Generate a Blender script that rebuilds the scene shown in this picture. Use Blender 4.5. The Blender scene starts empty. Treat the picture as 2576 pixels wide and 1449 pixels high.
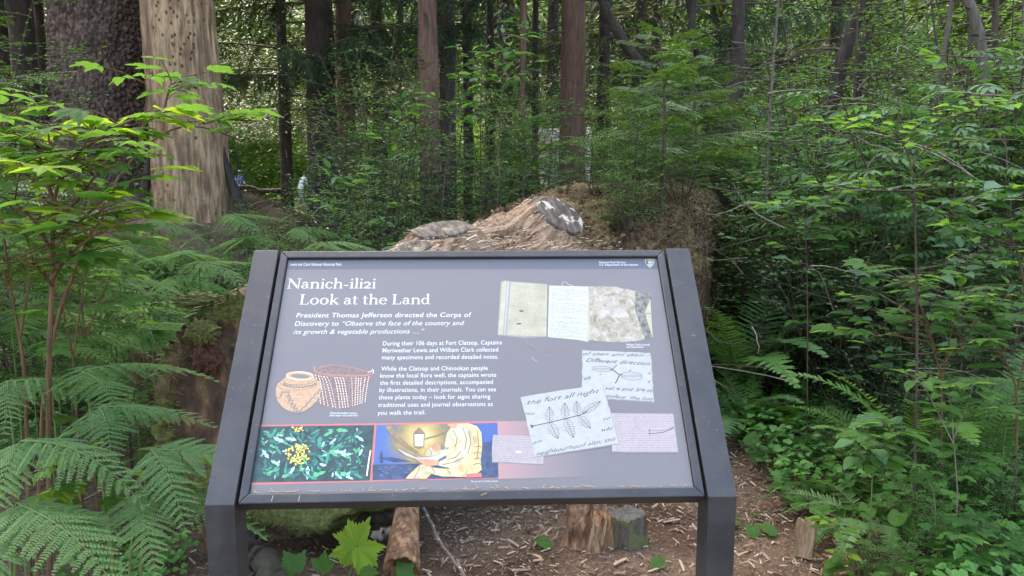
import bpy, math, random
import numpy as np
from mathutils import Matrix, Vector

# ------------------------------------------------------------------ camera, sky, sun, exposure
S = bpy.context.scene
COL = S.collection
CAM_H, PITCH, FPX = 1.55, 0.1442, 1985.0
cam_data = bpy.data.cameras.new("camera")
cam_data.sensor_width = 36.0
cam_data.lens = 36.0 * FPX / 2576.0
cam_data.clip_start = 0.05
cam_data.clip_end = 600.0
cam = bpy.data.objects.new("camera", cam_data)
cam.location = (0, 0, CAM_H)
cam.rotation_euler = (math.pi / 2 - PITCH, 0, 0)
COL.objects.link(cam)
S.camera = cam

SUN_EL, SUN_AZ = math.radians(54), math.radians(-28)      # azimuth measured from straight ahead (+y) towards the right (+x)
world = bpy.data.worlds.new("World")
S.world = world
world.use_nodes = True
wn = world.node_tree.nodes
wl = world.node_tree.links
wn.clear()
sky = wn.new("ShaderNodeTexSky")
sky.sky_type = 'NISHITA'
sky.sun_disc = False
sky.sun_elevation = SUN_EL
sky.sun_rotation = SUN_AZ
sky.air_density = 1.0
sky.dust_density = 3.0
bg = wn.new("ShaderNodeBackground")
bg.inputs["Strength"].default_value = 0.15
wo = wn.new("ShaderNodeOutputWorld")
wl.new(sky.outputs[0], bg.inputs[0])
wl.new(bg.outputs[0], wo.inputs[0])

sl = bpy.data.lights.new("sun", 'SUN')
sl.energy = 1.5
sl.angle = math.radians(10)
sl.color = (1.0, 0.93, 0.82)
sun = bpy.data.objects.new("sun", sl)
sd = Vector((math.sin(SUN_AZ) * math.cos(SUN_EL), math.cos(SUN_AZ) * math.cos(SUN_EL), math.sin(SUN_EL)))
sun.rotation_euler = sd.to_track_quat('Z', 'Y').to_euler()
COL.objects.link(sun)

S.view_settings.view_transform = 'Standard'
S.view_settings.look = 'None'
S.view_settings.exposure = 3.02
S.view_settings.gamma = 1.0
S.view_settings.use_white_balance = True                  # the photograph is balanced for open shade
S.view_settings.white_balance_temperature = 7400
S.view_settings.white_balance_tint = 10
S.view_settings.use_curve_mapping = False
S.render.engine = 'CYCLES'
cy = S.cycles
cy.use_denoising = True
cy.max_bounces = 7
cy.diffuse_bounces = 4
cy.glossy_bounces = 2
cy.transmission_bounces = 4
cy.transparent_max_bounces = 4
cy.sample_clamp_indirect = 6.0
cy.use_adaptive_sampling = True
cy.adaptive_threshold = 0.015
cy.caustics_reflective = False
cy.caustics_refractive = False

# ------------------------------------------------------------------ maths helpers
rng = np.random.RandomState(7)
CP, SP = math.cos(PITCH), math.sin(PITCH)


def at(px, py, Y):
    """World point at forward distance Y that was measured at (px, py) on the photograph."""
    a = (px - 1288.0) / FPX
    b = -(py - 724.5) / FPX
    d = np.array([a, CP + b * SP, -SP + b * CP])
    return np.array([0, 0, CAM_H]) + d * (Y / d[1])


def gx(px, Y, z=0.0):
    return (px - 1288.0) / FPX * (Y * CP + (CAM_H - z) * SP)


def hash3(i, j, k):
    n = (i.astype(np.int64) * 73856093) ^ (j.astype(np.int64) * 19349663) ^ (k.astype(np.int64) * 83492791)
    n = (n ^ (n >> 13)) * 1274126177
    n = n & 0x7fffffff
    n = (n ^ (n >> 16)) * 668265263 & 0x7fffffff
    return (n & 0xffff) / 65535.0


def vnoise(P, seed=0):
    P = np.asarray(P, float) + seed * 17.31
    I = np.floor(P)
    F = P - I
    F = F * F * (3 - 2 * F)
    I = I.astype(np.int64)
    out = 0
    for a in (0, 1):
        for b in (0, 1):
            for c in (0, 1):
                w = (F[..., 0] if a else 1 - F[..., 0]) * (F[..., 1] if b else 1 - F[..., 1]) * (F[..., 2] if c else 1 - F[..., 2])
                out = out + w * hash3(I[..., 0] + a, I[..., 1] + b, I[..., 2] + c)
    return out * 2 - 1


def fbm(P, octaves=4, seed=0):
    P = np.asarray(P, float)
    s, a, t = 0, 1.0, 0
    for o in range(octaves):
        s = s + a * vnoise(P * (2.03 ** o), seed + o)
        t += a
        a *= 0.5
    return s / t


def cells(U, V, seed=0):
    """F1 and F2 distances of a jittered 2-D cell pattern."""
    I, J = np.floor(U).astype(np.int64), np.floor(V).astype(np.int64)
    d1 = np.full(U.shape, 9.0)
    d2 = np.full(U.shape, 9.0)
    hid = np.zeros(U.shape)
    z = np.zeros_like(I) + seed
    for a in (-1, 0, 1):
        for b in (-1, 0, 1):
            jx = hash3(I + a, J + b, z)
            jy = hash3(I + a, J + b, z + 57)
            d = np.hypot(I + a + jx - U, J + b + jy - V)
            near = d < d1
            d2 = np.where(near, d1, np.minimum(d2, d))
            hid = np.where(near, hash3(I + a, J + b, z + 91), hid)
            d1 = np.where(near, d, d1)
    return d1, d2, hid


def unit(v):
    v = np.asarray(v, float)
    return v / (np.linalg.norm(v) + 1e-9)


def basis(d, up=(0, 0, 1), roll=0.0):
    """Columns x, y, z: y runs along d, z as near to up as it can."""
    y = unit(d)
    x = np.cross(y, up)
    if np.linalg.norm(x) < 1e-4:
        x = np.cross(y, (1, 0, 0.01))
    x = unit(x)
    z = np.cross(x, y)
    if roll:
        c, s = math.cos(roll), math.sin(roll)
        x, z = x * c + z * s, -x * s + z * c
    return np.stack([x, y, z], axis=1)


def rotz(v, a):
    c, s = math.cos(a), math.sin(a)
    return np.array([v[0] * c - v[1] * s, v[0] * s + v[1] * c, v[2]])


# ------------------------------------------------------------------ mesh builder
class MB:
    def __init__(self):
        self.V, self.L, self.T, self.M, self.n = [], [], [], [], 0

    def add(self, V, F, mat=0):
        """V: n x 3; F: list of index tuples or an m x k array."""
        V = np.asarray(V, float).reshape(-1, 3)
        self.V.append(V)
        if isinstance(F, np.ndarray):
            self.L.append((F + self.n).ravel())
            self.T.append(np.full(len(F), F.shape[1]))
            self.M.append(np.full(len(F), mat) if np.isscalar(mat) else np.asarray(mat))
        else:
            for f in F:
                self.L.append(np.asarray(f) + self.n)
            self.T.append(np.array([len(f) for f in F]))
            self.M.append(np.full(len(F), mat))
        self.n += len(V)
        return self

    def batch(self, tpl, R, P, Sc, mat=0):
        """Many copies of a template (V, F): R n x 3 x 3, P n x 3, Sc n or n x 3."""
        V, F = tpl[0], tpl[1]
        n = len(P)
        if n == 0:
            return self
        Sc = np.asarray(Sc, float)
        if Sc.ndim == 1:
            Sc = Sc[:, None]
        W = V[None] * Sc[:, None, :]
        W = np.einsum('nij,nvj->nvi', R, W) + P[:, None, :]
        Fa = (F[None] + (np.arange(n) * len(V))[:, None, None]).reshape(-1, F.shape[1])
        return self.add(W.reshape(-1, 3), Fa, mat)

    def tube(self, pts, radii, n=6, mat=0, cap=True, jitter=0.0):
        pts = np.asarray(pts, float)
        m = len(pts)
        if np.isscalar(radii):
            radii = np.full(m, radii)
        radii = np.asarray(radii, float)
        tan = np.gradient(pts, axis=0)
        tan /= np.linalg.norm(tan, axis=1)[:, None] + 1e-9
        ref = np.array([0, 0, 1.0]) if abs(tan[:, 2]).mean() < 0.8 else np.array([1.0, 0, 0])
        x = np.cross(tan, ref)
        x /= np.linalg.norm(x, axis=1)[:, None] + 1e-9
        y = np.cross(tan, x)
        a = np.arange(n) / n * 2 * math.pi
        r = radii[:, None] * (1 + (jitter * (rng.rand(m, n) - .5) if jitter else 0))
        V = pts[:, None] + (x[:, None] * np.cos(a)[None, :, None] + y[:, None] * np.sin(a)[None, :, None]) * r[..., None]
        i = np.arange(m - 1)[:, None] * n
        j = np.arange(n)[None]
        k = (j + 1) % n
        F = np.stack([i + j, i + k, i + n + k, i + n + j], -1).reshape(-1, 4)
        self.add(V.reshape(-1, 3), F, mat)
        if cap:
            self.add(V[0], [tuple(range(n))], mat)
            self.add(V[-1], [tuple(range(n))[::-1]], mat)
        return self

    def box(self, c, s, R=None, mat=0):
        c, s = np.asarray(c, float), np.asarray(s, float) / 2
        V = np.array([[x, y, z] for x in (-1, 1) for y in (-1, 1) for z in (-1, 1)]) * s
        if R is not None:
            V = V @ np.asarray(R).T
        F = np.array([[0, 1, 3, 2], [4, 6, 7, 5], [0, 4, 5, 1], [2, 3, 7, 6], [0, 2, 6, 4], [1, 5, 7, 3]])
        return self.add(V + c, F, mat)

    def mesh(self, name, mats, smooth=False, attr=None):
        me = bpy.data.meshes.new(name)
        V = np.concatenate(self.V)
        L = np.concatenate(self.L).astype(np.int32)
        T = np.concatenate(self.T).astype(np.int32)
        M = np.concatenate(self.M).astype(np.int32)
        me.vertices.add(len(V))
        me.vertices.foreach_set('co', V.ravel().astype(np.float32))
        me.loops.add(len(L))
        me.loops.foreach_set('vertex_index', L)
        me.polygons.add(len(T))
        me.polygons.foreach_set('loop_start', np.concatenate([[0], np.cumsum(T)[:-1]]).astype(np.int32))
        me.polygons.foreach_set('material_index', M)
        me.polygons.foreach_set('use_smooth', np.full(len(T), smooth))
        for m in (mats if isinstance(mats, (list, tuple)) else [mats]):
            me.materials.append(m)
        if attr is not None:
            for k, v in attr.items():
                at_ = me.attributes.new(k, 'FLOAT', 'POINT')
                at_.data.foreach_set('value', np.asarray(v, np.float32).ravel())
        me.update(calc_edges=True)
        return me


def link(name, me, parent=None, loc=None, M=None, **props):
    o = bpy.data.objects.new(name, me)
    COL.objects.link(o)
    if parent is not None:
        o.parent = parent
    if M is not None:
        o.matrix_basis = M
    elif loc is not None:
        o.location = loc
    for k, v in props.items():
        o[k] = v
    return o


def thing(name, label, cat, loc=(0, 0, 0), rz=0.0, group=None, scale=1.0):
    o = bpy.data.objects.new(name, None)
    COL.objects.link(o)
    o.location = loc
    o.rotation_euler = (0, 0, rz)
    o.scale = (scale,) * 3
    o.empty_display_size = 0.05
    o["label"] = label
    o["category"] = cat
    if group:
        o["group"] = group
    return o


def mat4(B, p, s=1.0):
    M = Matrix.Identity(4)
    s = (s, s, s) if np.isscalar(s) else s
    for i in range(3):
        for j in range(3):
            M[i][j] = B[i, j] * s[j]
        M[i][3] = p[i]
    return M


# ------------------------------------------------------------------ materials
def new_mat(name):
    m = bpy.data.materials.new(name)
    m.use_nodes = True
    nt = m.node_tree
    for n in list(nt.nodes):
        nt.nodes.remove(n)
    out = nt.nodes.new("ShaderNodeOutputMaterial")
    return m, nt, out


def N(nt, kind, **kw):
    n = nt.nodes.new(kind)
    for k, v in kw.items():
        if k in n.inputs:
            n.inputs[k].default_value = v
        else:
            setattr(n, k, v)
    return n


def principled(nt, out, rough=0.6, spec=0.5):
    p = nt.nodes.new("ShaderNodeBsdfPrincipled")
    p.inputs["Roughness"].default_value = rough
    p.inputs["Specular IOR Level"].default_value = spec
    nt.links.new(p.outputs[0], out.inputs[0])
    return p


def ramp(nt, fac, stops):
    r = nt.nodes.new("ShaderNodeValToRGB")
    e = r.color_ramp.elements
    while len(e) < len(stops):
        e.new(0.5)
    for i, (p, c) in enumerate(stops):
        e[i].position = p
        e[i].color = (*c, 1)
    nt.links.new(fac, r.inputs[0])
    return r.outputs[0]


def flat(name, col, rough=0.6, spec=0.5, metal=0.0, var=0.0, scale=30.0, bump=0.0):
    m, nt, out = new_mat(name)
    p = principled(nt, out, rough, spec)
    p.inputs["Metallic"].default_value = metal
    p.inputs["Base Color"].default_value = (*col, 1)
    if var or bump:
        tc = nt.nodes.new("ShaderNodeTexCoord")
        no = N(nt, "ShaderNodeTexNoise", Scale=scale, Detail=5.0)
        nt.links.new(tc.outputs["Object"], no.inputs["Vector"])
        if var:
            c = ramp(nt, no.outputs[0], [(0.3, tuple(x * (1 - var) for x in col)), (0.7, tuple(min(1, x * (1 + var)) for x in col))])
            nt.links.new(c, p.inputs["Base Color"])
        if bump:
            b = N(nt, "ShaderNodeBump", Strength=bump, Distance=0.002)
            nt.links.new(no.outputs[0], b.inputs["Height"])
            nt.links.new(b.outputs[0], p.inputs["Normal"])
    return m


def leaf_mat(name, dark, light, trans, tmix=0.38, rough=0.42, island=False, veins=False, spec=0.32, spots=0.0):
    """A leaf: colour differs from leaf to leaf, light passes through it."""
    m, nt, out = new_mat(name)
    L = nt.links
    if island:
        g = nt.nodes.new("ShaderNodeNewGeometry")
        r0 = g.outputs["Random Per Island"]
    else:
        g = nt.nodes.new("ShaderNodeObjectInfo")
        r0 = g.outputs["Random"]
    tc = nt.nodes.new("ShaderNodeTexCoord")
    no = N(nt, "ShaderNodeTexNoise", Scale=3.5 if not island else 1.3, Detail=3.0)
    L.new(tc.outputs["Object"], no.inputs["Vector"])
    ad = N(nt, "ShaderNodeMath", operation='MULTIPLY_ADD')
    L.new(r0, ad.inputs[0])
    ad.inputs[1].default_value = 0.6
    mu = N(nt, "ShaderNodeMath", operation='MULTIPLY')
    L.new(no.outputs[0], mu.inputs[0])
    mu.inputs[1].default_value = 0.4
    L.new(mu.outputs[0], ad.inputs[2])
    mid = tuple((a + b) / 2 for a, b in zip(dark, light))
    col = ramp(nt, ad.outputs[0], [(0.12, dark), (0.5, mid), (0.85, light)])
    if spots:
        n2 = N(nt, "ShaderNodeTexNoise", Scale=9.0, Detail=2.0)
        L.new(tc.outputs["Object"], n2.inputs["Vector"])
        f = ramp(nt, n2.outputs[0], [(0.66, (0, 0, 0)), (0.72, (1, 1, 1))])
        mx = N(nt, "ShaderNodeMix", data_type='RGBA')
        L.new(f, mx.inputs[0])
        L.new(col, mx.inputs[6])
        mx.inputs[7].default_value = (0.22, 0.13, 0.03, 1)
        col = mx.outputs[2]
    p = nt.nodes.new("ShaderNodeBsdfPrincipled")
    p.inputs["Roughness"].default_value = rough
    p.inputs["Specular IOR Level"].default_value = spec
    L.new(col, p.inputs["Base Color"])
    t = nt.nodes.new("ShaderNodeBsdfTranslucent")
    tcx = N(nt, "ShaderNodeMix", data_type='RGBA')
    tcx.inputs[0].default_value = 0.5
    L.new(col, tcx.inputs[6])
    tcx.inputs[7].default_value = (*trans, 1)
    L.new(tcx.outputs[2], t.inputs[0])
    if veins:
        w = N(nt, "ShaderNodeTexWave", Scale=veins, Distortion=1.5)
        w.bands_direction = 'DIAGONAL'
        w.inputs["Detail"].default_value = 2.0
        L.new(tc.outputs["Object"], w.inputs["Vector"])
        b = N(nt, "ShaderNodeBump", Strength=0.35, Distance=0.02)
        L.new(w.outputs[1], b.inputs["Height"])
        L.new(b.outputs[0], p.inputs["Normal"])
    mx = N(nt, "ShaderNodeMixShader")
    mx.inputs[0].default_value = tmix
    L.new(p.outputs[0], mx.inputs[1])
    L.new(t.outputs[0], mx.inputs[2])
    L.new(mx.outputs[0], out.inputs[0])
    return m


def grain_mat(name, stops, pstretch=None, stretch=(1, 1, 0.12), scale=14.0, rough=0.85, bump=0.6, dist=0.01, detail=8.0, patch=None, pscale=2.0, spec=0.3, plo=0.55, phi=0.66):
    """Bark or wood: noise stretched along the stem, with optional patches (moss, stain) of their own shape."""
    m, nt, out = new_mat(name)
    L = nt.links
    p = principled(nt, out, rough, spec)
    tc = nt.nodes.new("ShaderNodeTexCoord")
    mp = N(nt, "ShaderNodeMapping")
    mp.inputs["Scale"].default_value = stretch
    L.new(tc.outputs["Object"], mp.inputs[0])
    no = N(nt, "ShaderNodeTexNoise", Scale=scale, Detail=detail, Roughness=0.62)
    L.new(mp.outputs[0], no.inputs["Vector"])
    col = ramp(nt, no.outputs[0], stops)
    if patch:
        n2 = N(nt, "ShaderNodeTexNoise", Scale=pscale, Detail=6.0, Roughness=0.6)
        if pstretch:
            m2 = N(nt, "ShaderNodeMapping")
            m2.inputs["Scale"].default_value = pstretch
            L.new(tc.outputs["Object"], m2.inputs[0])
            L.new(m2.outputs[0], n2.inputs["Vector"])
        else:
            L.new(tc.outputs["Object"], n2.inputs["Vector"])
        f = ramp(nt, n2.outputs[0], [(plo, (0, 0, 0)), (phi, (1, 1, 1))])
        mx = N(nt, "ShaderNodeMix", data_type='RGBA')
        L.new(f, mx.inputs[0])
        L.new(col, mx.inputs[6])
        mx.inputs[7].default_value = (*patch, 1)
        col = mx.outputs[2]
    L.new(col, p.inputs["Base Color"])
    b = N(nt, "ShaderNodeBump", Strength=bump, Distance=dist)
    L.new(no.outputs[0], b.inputs["Height"])
    L.new(b.outputs[0], p.inputs["Normal"])
    return m


M_LEAF_BIG = leaf_mat("leaf_soft_green", (0.040, 0.120, 0.025), (0.095, 0.225, 0.042), (0.26, 0.48, 0.04), 0.58, 0.5, veins=22.0, spots=0)
M_LEAF_YEL = leaf_mat("leaf_young_backlit", (0.14, 0.27, 0.025), (0.24, 0.38, 0.035), (0.52, 0.68, 0.03), 0.6, 0.45, veins=22.0)  # yellow-green leaves; light shining through them is added to the base colour
M_LEAF_SH = leaf_mat("leaf_shade_green", (0.03, 0.095, 0.035), (0.075, 0.18, 0.06), (0.12, 0.3, 0.03), 0.33, 0.48, veins=18.0, spec=0.4)
M_LEAF_OLD = leaf_mat("leaf_yellowing", (0.16, 0.17, 0.03), (0.3, 0.25, 0.04), (0.4, 0.4, 0.03), 0.4, 0.5, spots=1)
M_FERN = leaf_mat("fern_green", (0.055, 0.145, 0.042), (0.125, 0.24, 0.075), (0.24, 0.40, 0.04), 0.4, 0.5, spec=0.35, spots=1)
M_FERN_L = leaf_mat("fern_light_green", (0.08, 0.20, 0.045), (0.14, 0.28, 0.06), (0.24, 0.42, 0.03), 0.42, 0.42)
M_FERN_DEAD = leaf_mat("fern_dead", (0.22, 0.12, 0.04), (0.34, 0.2, 0.07), (0.3, 0.2, 0.05), 0.3, 0.7)
M_HUCK = leaf_mat("small_leaf_green", (0.045, 0.14, 0.03), (0.12, 0.27, 0.055), (0.2, 0.42, 0.03), 0.4, 0.5, island=True, spec=0.35)
M_HUCK_D = leaf_mat("evergreen_leaf_dark", (0.014, 0.055, 0.022), (0.05, 0.125, 0.04), (0.1, 0.22, 0.02), 0.2, 0.25, island=True, spec=0.8)
M_HEM = leaf_mat("hemlock_needle", (0.03, 0.10, 0.025), (0.11, 0.22, 0.03), (0.2, 0.36, 0.02), 0.32, 0.45, island=True)
M_NEEDLE = leaf_mat("spruce_needle_dark", (0.012, 0.032, 0.012), (0.04, 0.075, 0.02), (0.07, 0.11, 0.01), 0.25, 0.55, island=True)
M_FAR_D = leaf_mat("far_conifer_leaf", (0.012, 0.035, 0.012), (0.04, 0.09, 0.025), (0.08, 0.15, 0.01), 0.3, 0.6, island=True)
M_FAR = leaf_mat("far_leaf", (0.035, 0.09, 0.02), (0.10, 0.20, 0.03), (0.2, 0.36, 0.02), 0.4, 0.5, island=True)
M_OXALIS = leaf_mat("ground_cover_leaf", (0.045, 0.15, 0.03), (0.1, 0.24, 0.05), (0.18, 0.4, 0.02), 0.4, 0.5, island=True)
M_STEM = grain_mat("stem_brown", [(0.3, (0.06, 0.03, 0.015)), (0.7, (0.17, 0.09, 0.045))], scale=60, bump=0.2, dist=0.001)
M_STEM_G = grain_mat("stem_green", [(0.3, (0.06, 0.10, 0.03)), (0.7, (0.14, 0.17, 0.05))], scale=60, bump=0.2, dist=0.001)
M_TWIG = grain_mat("twig_dark", [(0.3, (0.025, 0.018, 0.012)), (0.7, (0.09, 0.065, 0.045))], scale=40, bump=0.3, dist=0.002)
M_TWIG_P = grain_mat("twig_grey", [(0.3, (0.11, 0.095, 0.07)), (0.7, (0.26, 0.22, 0.17))], scale=40, bump=0.3, dist=0.002)
M_BARK_D = grain_mat("bark_dark", [(0.25, (0.014, 0.010, 0.008)), (0.6, (0.04, 0.029, 0.022)), (0.85, (0.09, 0.07, 0.055))], stretch=(1, 1, 0.3), scale=16, bump=0.9, dist=0.02, patch=(0.06, 0.075, 0.03), pscale=0.9, plo=0.58, phi=0.75)
M_BARK_R = grain_mat("bark_red_brown", [(0.25, (0.045, 0.024, 0.016)), (0.6, (0.125, 0.068, 0.046)), (0.85, (0.2, 0.12, 0.09))], stretch=(1, 1, 0.12), scale=26, bump=0.9, dist=0.02)
M_BARK_SP = grain_mat("bark_spruce_plates", [(0.34, (0.016, 0.010, 0.007)), (0.5, (0.058, 0.036, 0.026)), (0.68, (0.16, 0.11, 0.080))], stretch=(1, 1, 0.6), scale=22, bump=0.8, dist=0.012, patch=(0.055, 0.06, 0.028), pscale=1.3, plo=0.6, phi=0.8)
M_SNAG = grain_mat("snag_bare_wood", [(0.25, (0.07, 0.04, 0.022)), (0.42, (0.16, 0.095, 0.052)), (0.56, (0.31, 0.20, 0.115)), (0.8, (0.48, 0.35, 0.225))], stretch=(1, 1, 0.2), scale=15, bump=1.0, dist=0.02, patch=(0.12, 0.075, 0.045), pstretch=(1, 1, .12), pscale=5.0, plo=0.50, phi=0.68)
# ------------------------------------------------------------------ leaf and frond templates (base at the origin, tip along +y, face up +z)
def blade_rows(n, width, fold=0.12, curl=0.12, teeth=0.0, tip=1.0, base=0.35, shape=0.8):
    """Ovate blade: rows of left edge, left mid, midrib, right mid, right edge."""
    V = []
    for i in range(n + 1):
        t = i / n
        w = width * 0.5 * (math.sin(math.pi * min(1, t ** shape)) ** 0.8) if 0 < t < 1 else 0.0
        if teeth and 0 < t < 1 and i % 2 == 0:
            w *= 1 - teeth
        z = -curl * t * t
        y = t * tip
        for s in (-1, -.5, 0, .5, 1):
            V.append((s * w, y - abs(s) * w * 0.25, z + abs(s) * w * fold * 2 - (abs(s) == 1) * 0.02 * math.sin(t * 19)))
    F = []
    for i in range(n):
        for k in range(4):
            a = i * 5 + k
            F.append((a, a + 1, a + 6, a + 5))
    return np.array(V, float), np.array(F)


def palmate(lobes, seg=11, notch=0.45, teeth=0.14, cup=0.10, droop=0.16, seed=0, back=2.55):
    """Lobed maple-like blade; lobes: list of (angle from +y, length)."""
    r_ = np.random.RandomState(seed)
    ang, rad = [], []
    lob = sorted(lobes)
    full = [(-back, 0.16)] + lob + [(back, 0.16)]
    for i in range(len(full) - 1):
        a0, l0 = full[i]
        a1, l1 = full[i + 1]
        for k in range(seg):
            t = k / seg
            a = a0 + (a1 - a0) * t
            # each lobe tapers away from its own axis; the notch lies between
            v = abs(2 * t - 1)                                    # 1 at the lobe axes, 0 half-way
            base = l0 + (l1 - l0) * t
            r = base * (notch + (1 - notch) * v ** 1.6)
            if k % 2:
                r *= 1 - teeth * (0.7 + 0.6 * r_.rand())
            ang.append(a)
            rad.append(r)
    ang.append(full[-1][0])
    rad.append(full[-1][1])
    ang, rad = np.array(ang), np.array(rad)
    n = len(ang)
    V = [(0, 0, 0)]
    for q in (0.5, 1.0):
        for a, r in zip(ang, rad):
            x, y = math.sin(a) * r * q, math.cos(a) * r * q
            near = min(abs(a - l[0]) for l in lob)
            z = cup * math.sin(min(near, .35) * 4.5) * r * q - droop * (r * q) ** 2
            V.append((x, y, z))
    F = []
    for i in range(n - 1):
        F.append((0, 1 + i, 2 + i, 2 + i))
    V = np.array(V, float)
    tri = np.array([(0, 2 + i, 1 + i) for i in range(n - 1)])
    quad = np.array([(1 + i, 2 + i, 2 + i + n, 1 + i + n) for i in range(n - 1)])
    return V, tri, quad


def heart(n=14, cup=0.18):
    V = [(0, 0.0, 0)]
    pts = []
    for i in range(n + 1):
        a = -math.pi + 2 * math.pi * i / n
        x = 0.5 * (math.sin(a) * (1 + 0.12 * math.cos(2 * a)))
        y = 0.44 - 0.56 * math.cos(a + math.pi) * 0.98 + (-0.16 if abs(a) > 2.2 else 0)
        pts.append((x, y))
    pts[0] = (0.0, 0.0)
    pts[-1] = (0.0, 0.0)
    for q in (0.5, 1.0):
        for x, y in pts:
            V.append((x * q, y * q if q == 1 else 0.2 + (y - 0.2) * q, cup * (abs(x) * q) - 0.25 * (y * q) ** 2 + 0.02 * math.sin(x * 40)))
    V[0] = (0, 0.2, 0)
    n1 = len(pts)
    tri = np.array([(0, 1 + i, 2 + i) for i in range(n1 - 1)])
    quad = np.array([(1 + i, 1 + i + n1, 2 + i + n1, 2 + i) for i in range(n1 - 1)])
    return np.array(V, float), tri, quad


def add_tpl(mb, tpl, M=None, p=(0, 0, 0), s=1.0, mat=0):
    V = tpl[0] * s
    if M is not None:
        V = V @ M.T
    V = V + np.asarray(p)
    n0 = mb.n
    mb.add(V, tpl[1], mat)
    for F in tpl[2:]:
        mb.L.append((F + n0).ravel())
        mb.T.append(np.full(len(F), F.shape[1]))
        mb.M.append(np.full(len(F), mat))


LEAF3 = blade_rows(12, 0.72, 0.14, 0.18, teeth=0.10)          # serrated ovate
OVAL = blade_rows(8, 0.50, 0.10, 0.12)
LANCE = blade_rows(8, 0.30, 0.14, 0.22)
# small leaf for shrubs: folded kite of two quads
SMALL = (np.array([(0, 0, 0), (-.27, .42, .06), (0, .5, -.02), (.27, .42, .06), (0, 1, -.05), (-.2, .78, .03), (.2, .78, .03)], float),
         np.array([(0, 2, 5, 1), (0, 3, 6, 2), (2, 4, 4, 5), (2, 6, 4, 4)]))
SMALL = (SMALL[0], np.array([(0, 2, 1, 1), (0, 3, 2, 2), (1, 2, 4, 5), (2, 3, 6, 4)]))
SMALL = (np.array([(0, 0, 0), (-.26, .5, .06), (0, .5, -.02), (.26, .5, .06), (0, 1, -.04)], float), np.array([(0, 2, 1), (0, 3, 2), (1, 2, 4), (2, 3, 4)]))
ROUNDED = (np.array([(0, 0, 0), (-.25, .25, .05), (-.27, .65, .04), (0, 1, -.03), (.27, .65, .04), (.25, .25, .05)], float), np.array([(0, 3, 2, 1), (0, 5, 4, 3)]))
NEEDL = (np.array([(-.06, 0, 0), (.06, 0, 0), (.03, 1, -.1), (-.03, 1, -.1)], float), np.array([(0, 1, 2, 3)]))


def leaf_mesh(name, kind, mat, seed=0, stem=0.0):
    r_ = np.random.RandomState(seed)
    mb = MB()
    j = lambda a: a * (1 + 0.16 * (r_.rand() - .5))
    if kind == 'trifoliate':                                  # salmonberry
        for a, l, p in ((0, 0.72, (0, .28, 0)), (1.15 + .2 * r_.rand(), 0.58, (0.02, .25, 0)), (-1.15 - .2 * r_.rand(), 0.58, (-.02, .25, 0))):
            B = basis(rotz((0, 1, -0.12 + .2 * (r_.rand() - .5)), -a), roll=0.25 * (r_.rand() - .5))
            add_tpl(mb, LEAF3, B, p, j(l))
        mb.tube([(0, -stem, .0), (0, .15, 0.01), (0, .3, 0)], 0.008, 4, 1, cap=False)
    elif kind == 'palmate':
        add_tpl(mb, palmate([(0, j(1.0)), (0.78, j(.88)), (-.78, j(.88)), (1.55, j(.66)), (-1.55, j(.66))], seed=seed, notch=.72, droop=0.06 + .18 * r_.rand()))
        if stem:
            mb.tube([(0, -stem, .0), (0, 0.02, 0)], 0.008, 4, 1, cap=False)
    elif kind == 'lobed':
        add_tpl(mb, palmate([(0, j(1.0)), (0.92, j(.86)), (-.92, j(.86))], seed=seed, notch=.74, back=2.4, droop=0.06 + .2 * r_.rand()))
        if stem:
            mb.tube([(0, -stem, .0), (0, 0.02, 0)], 0.008, 4, 1, cap=False)
    elif kind == 'broad':
        add_tpl(mb, palmate([(0, j(.86)), (0.80, j(.92)), (-.80, j(.92))], seed=seed, notch=.80, back=1.85, teeth=.13, cup=.16, droop=0.12 + .3 * r_.rand()))
        if stem:
            mb.tube([(0, -stem, .0), (0, 0.02, 0)], 0.008, 4, 1, cap=False)
    elif kind == 'oval':
        t = blade_rows(10, 0.52 * j(1), 0.10 + .1 * r_.rand(), 0.05 + .25 * r_.rand(), teeth=0.03)
        add_tpl(mb, t)
        if stem:
            mb.tube([(0, -stem, .0), (0, 0.02, 0)], 0.008, 4, 1, cap=False)
    elif kind == 'serrate':
        t = blade_rows(14, 0.74 * j(1), 0.16, 0.06 + .2 * r_.rand(), teeth=0.08)
        add_tpl(mb, t)
        if stem:
            mb.tube([(0, -stem, .0), (0, 0.02, 0)], 0.008, 4, 1, cap=False)
    elif kind == 'pinnate':                                   # elderberry: seven leaflets
        droop = 0.1 + .2 * r_.rand()
        pts = [(0, t, -droop * t * t) for t in np.linspace(-stem, 0.75, 6)]
        mb.tube(pts, 0.008, 4, 1, cap=False)
        for t, a in ((.12, 1.05), (.12, -1.05), (.42, .85), (.42, -.85), (.68, .6), (.68, -.6), (.74, 0)):
            B = basis(rotz((0, 1, -0.05 - .25 * r_.rand()), -a), roll=0.5 * (r_.rand() - .5))
            add_tpl(mb, blade_rows(8, .34, .12, .2, teeth=.04), B, (0, t, -droop * t * t), j(.52))
    elif kind == 'heart':
        add_tpl(mb, heart(cup=0.1 + .15 * r_.rand()))
    return mb.mesh(name, [mat, M_STEM_G], smooth=True)


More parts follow.
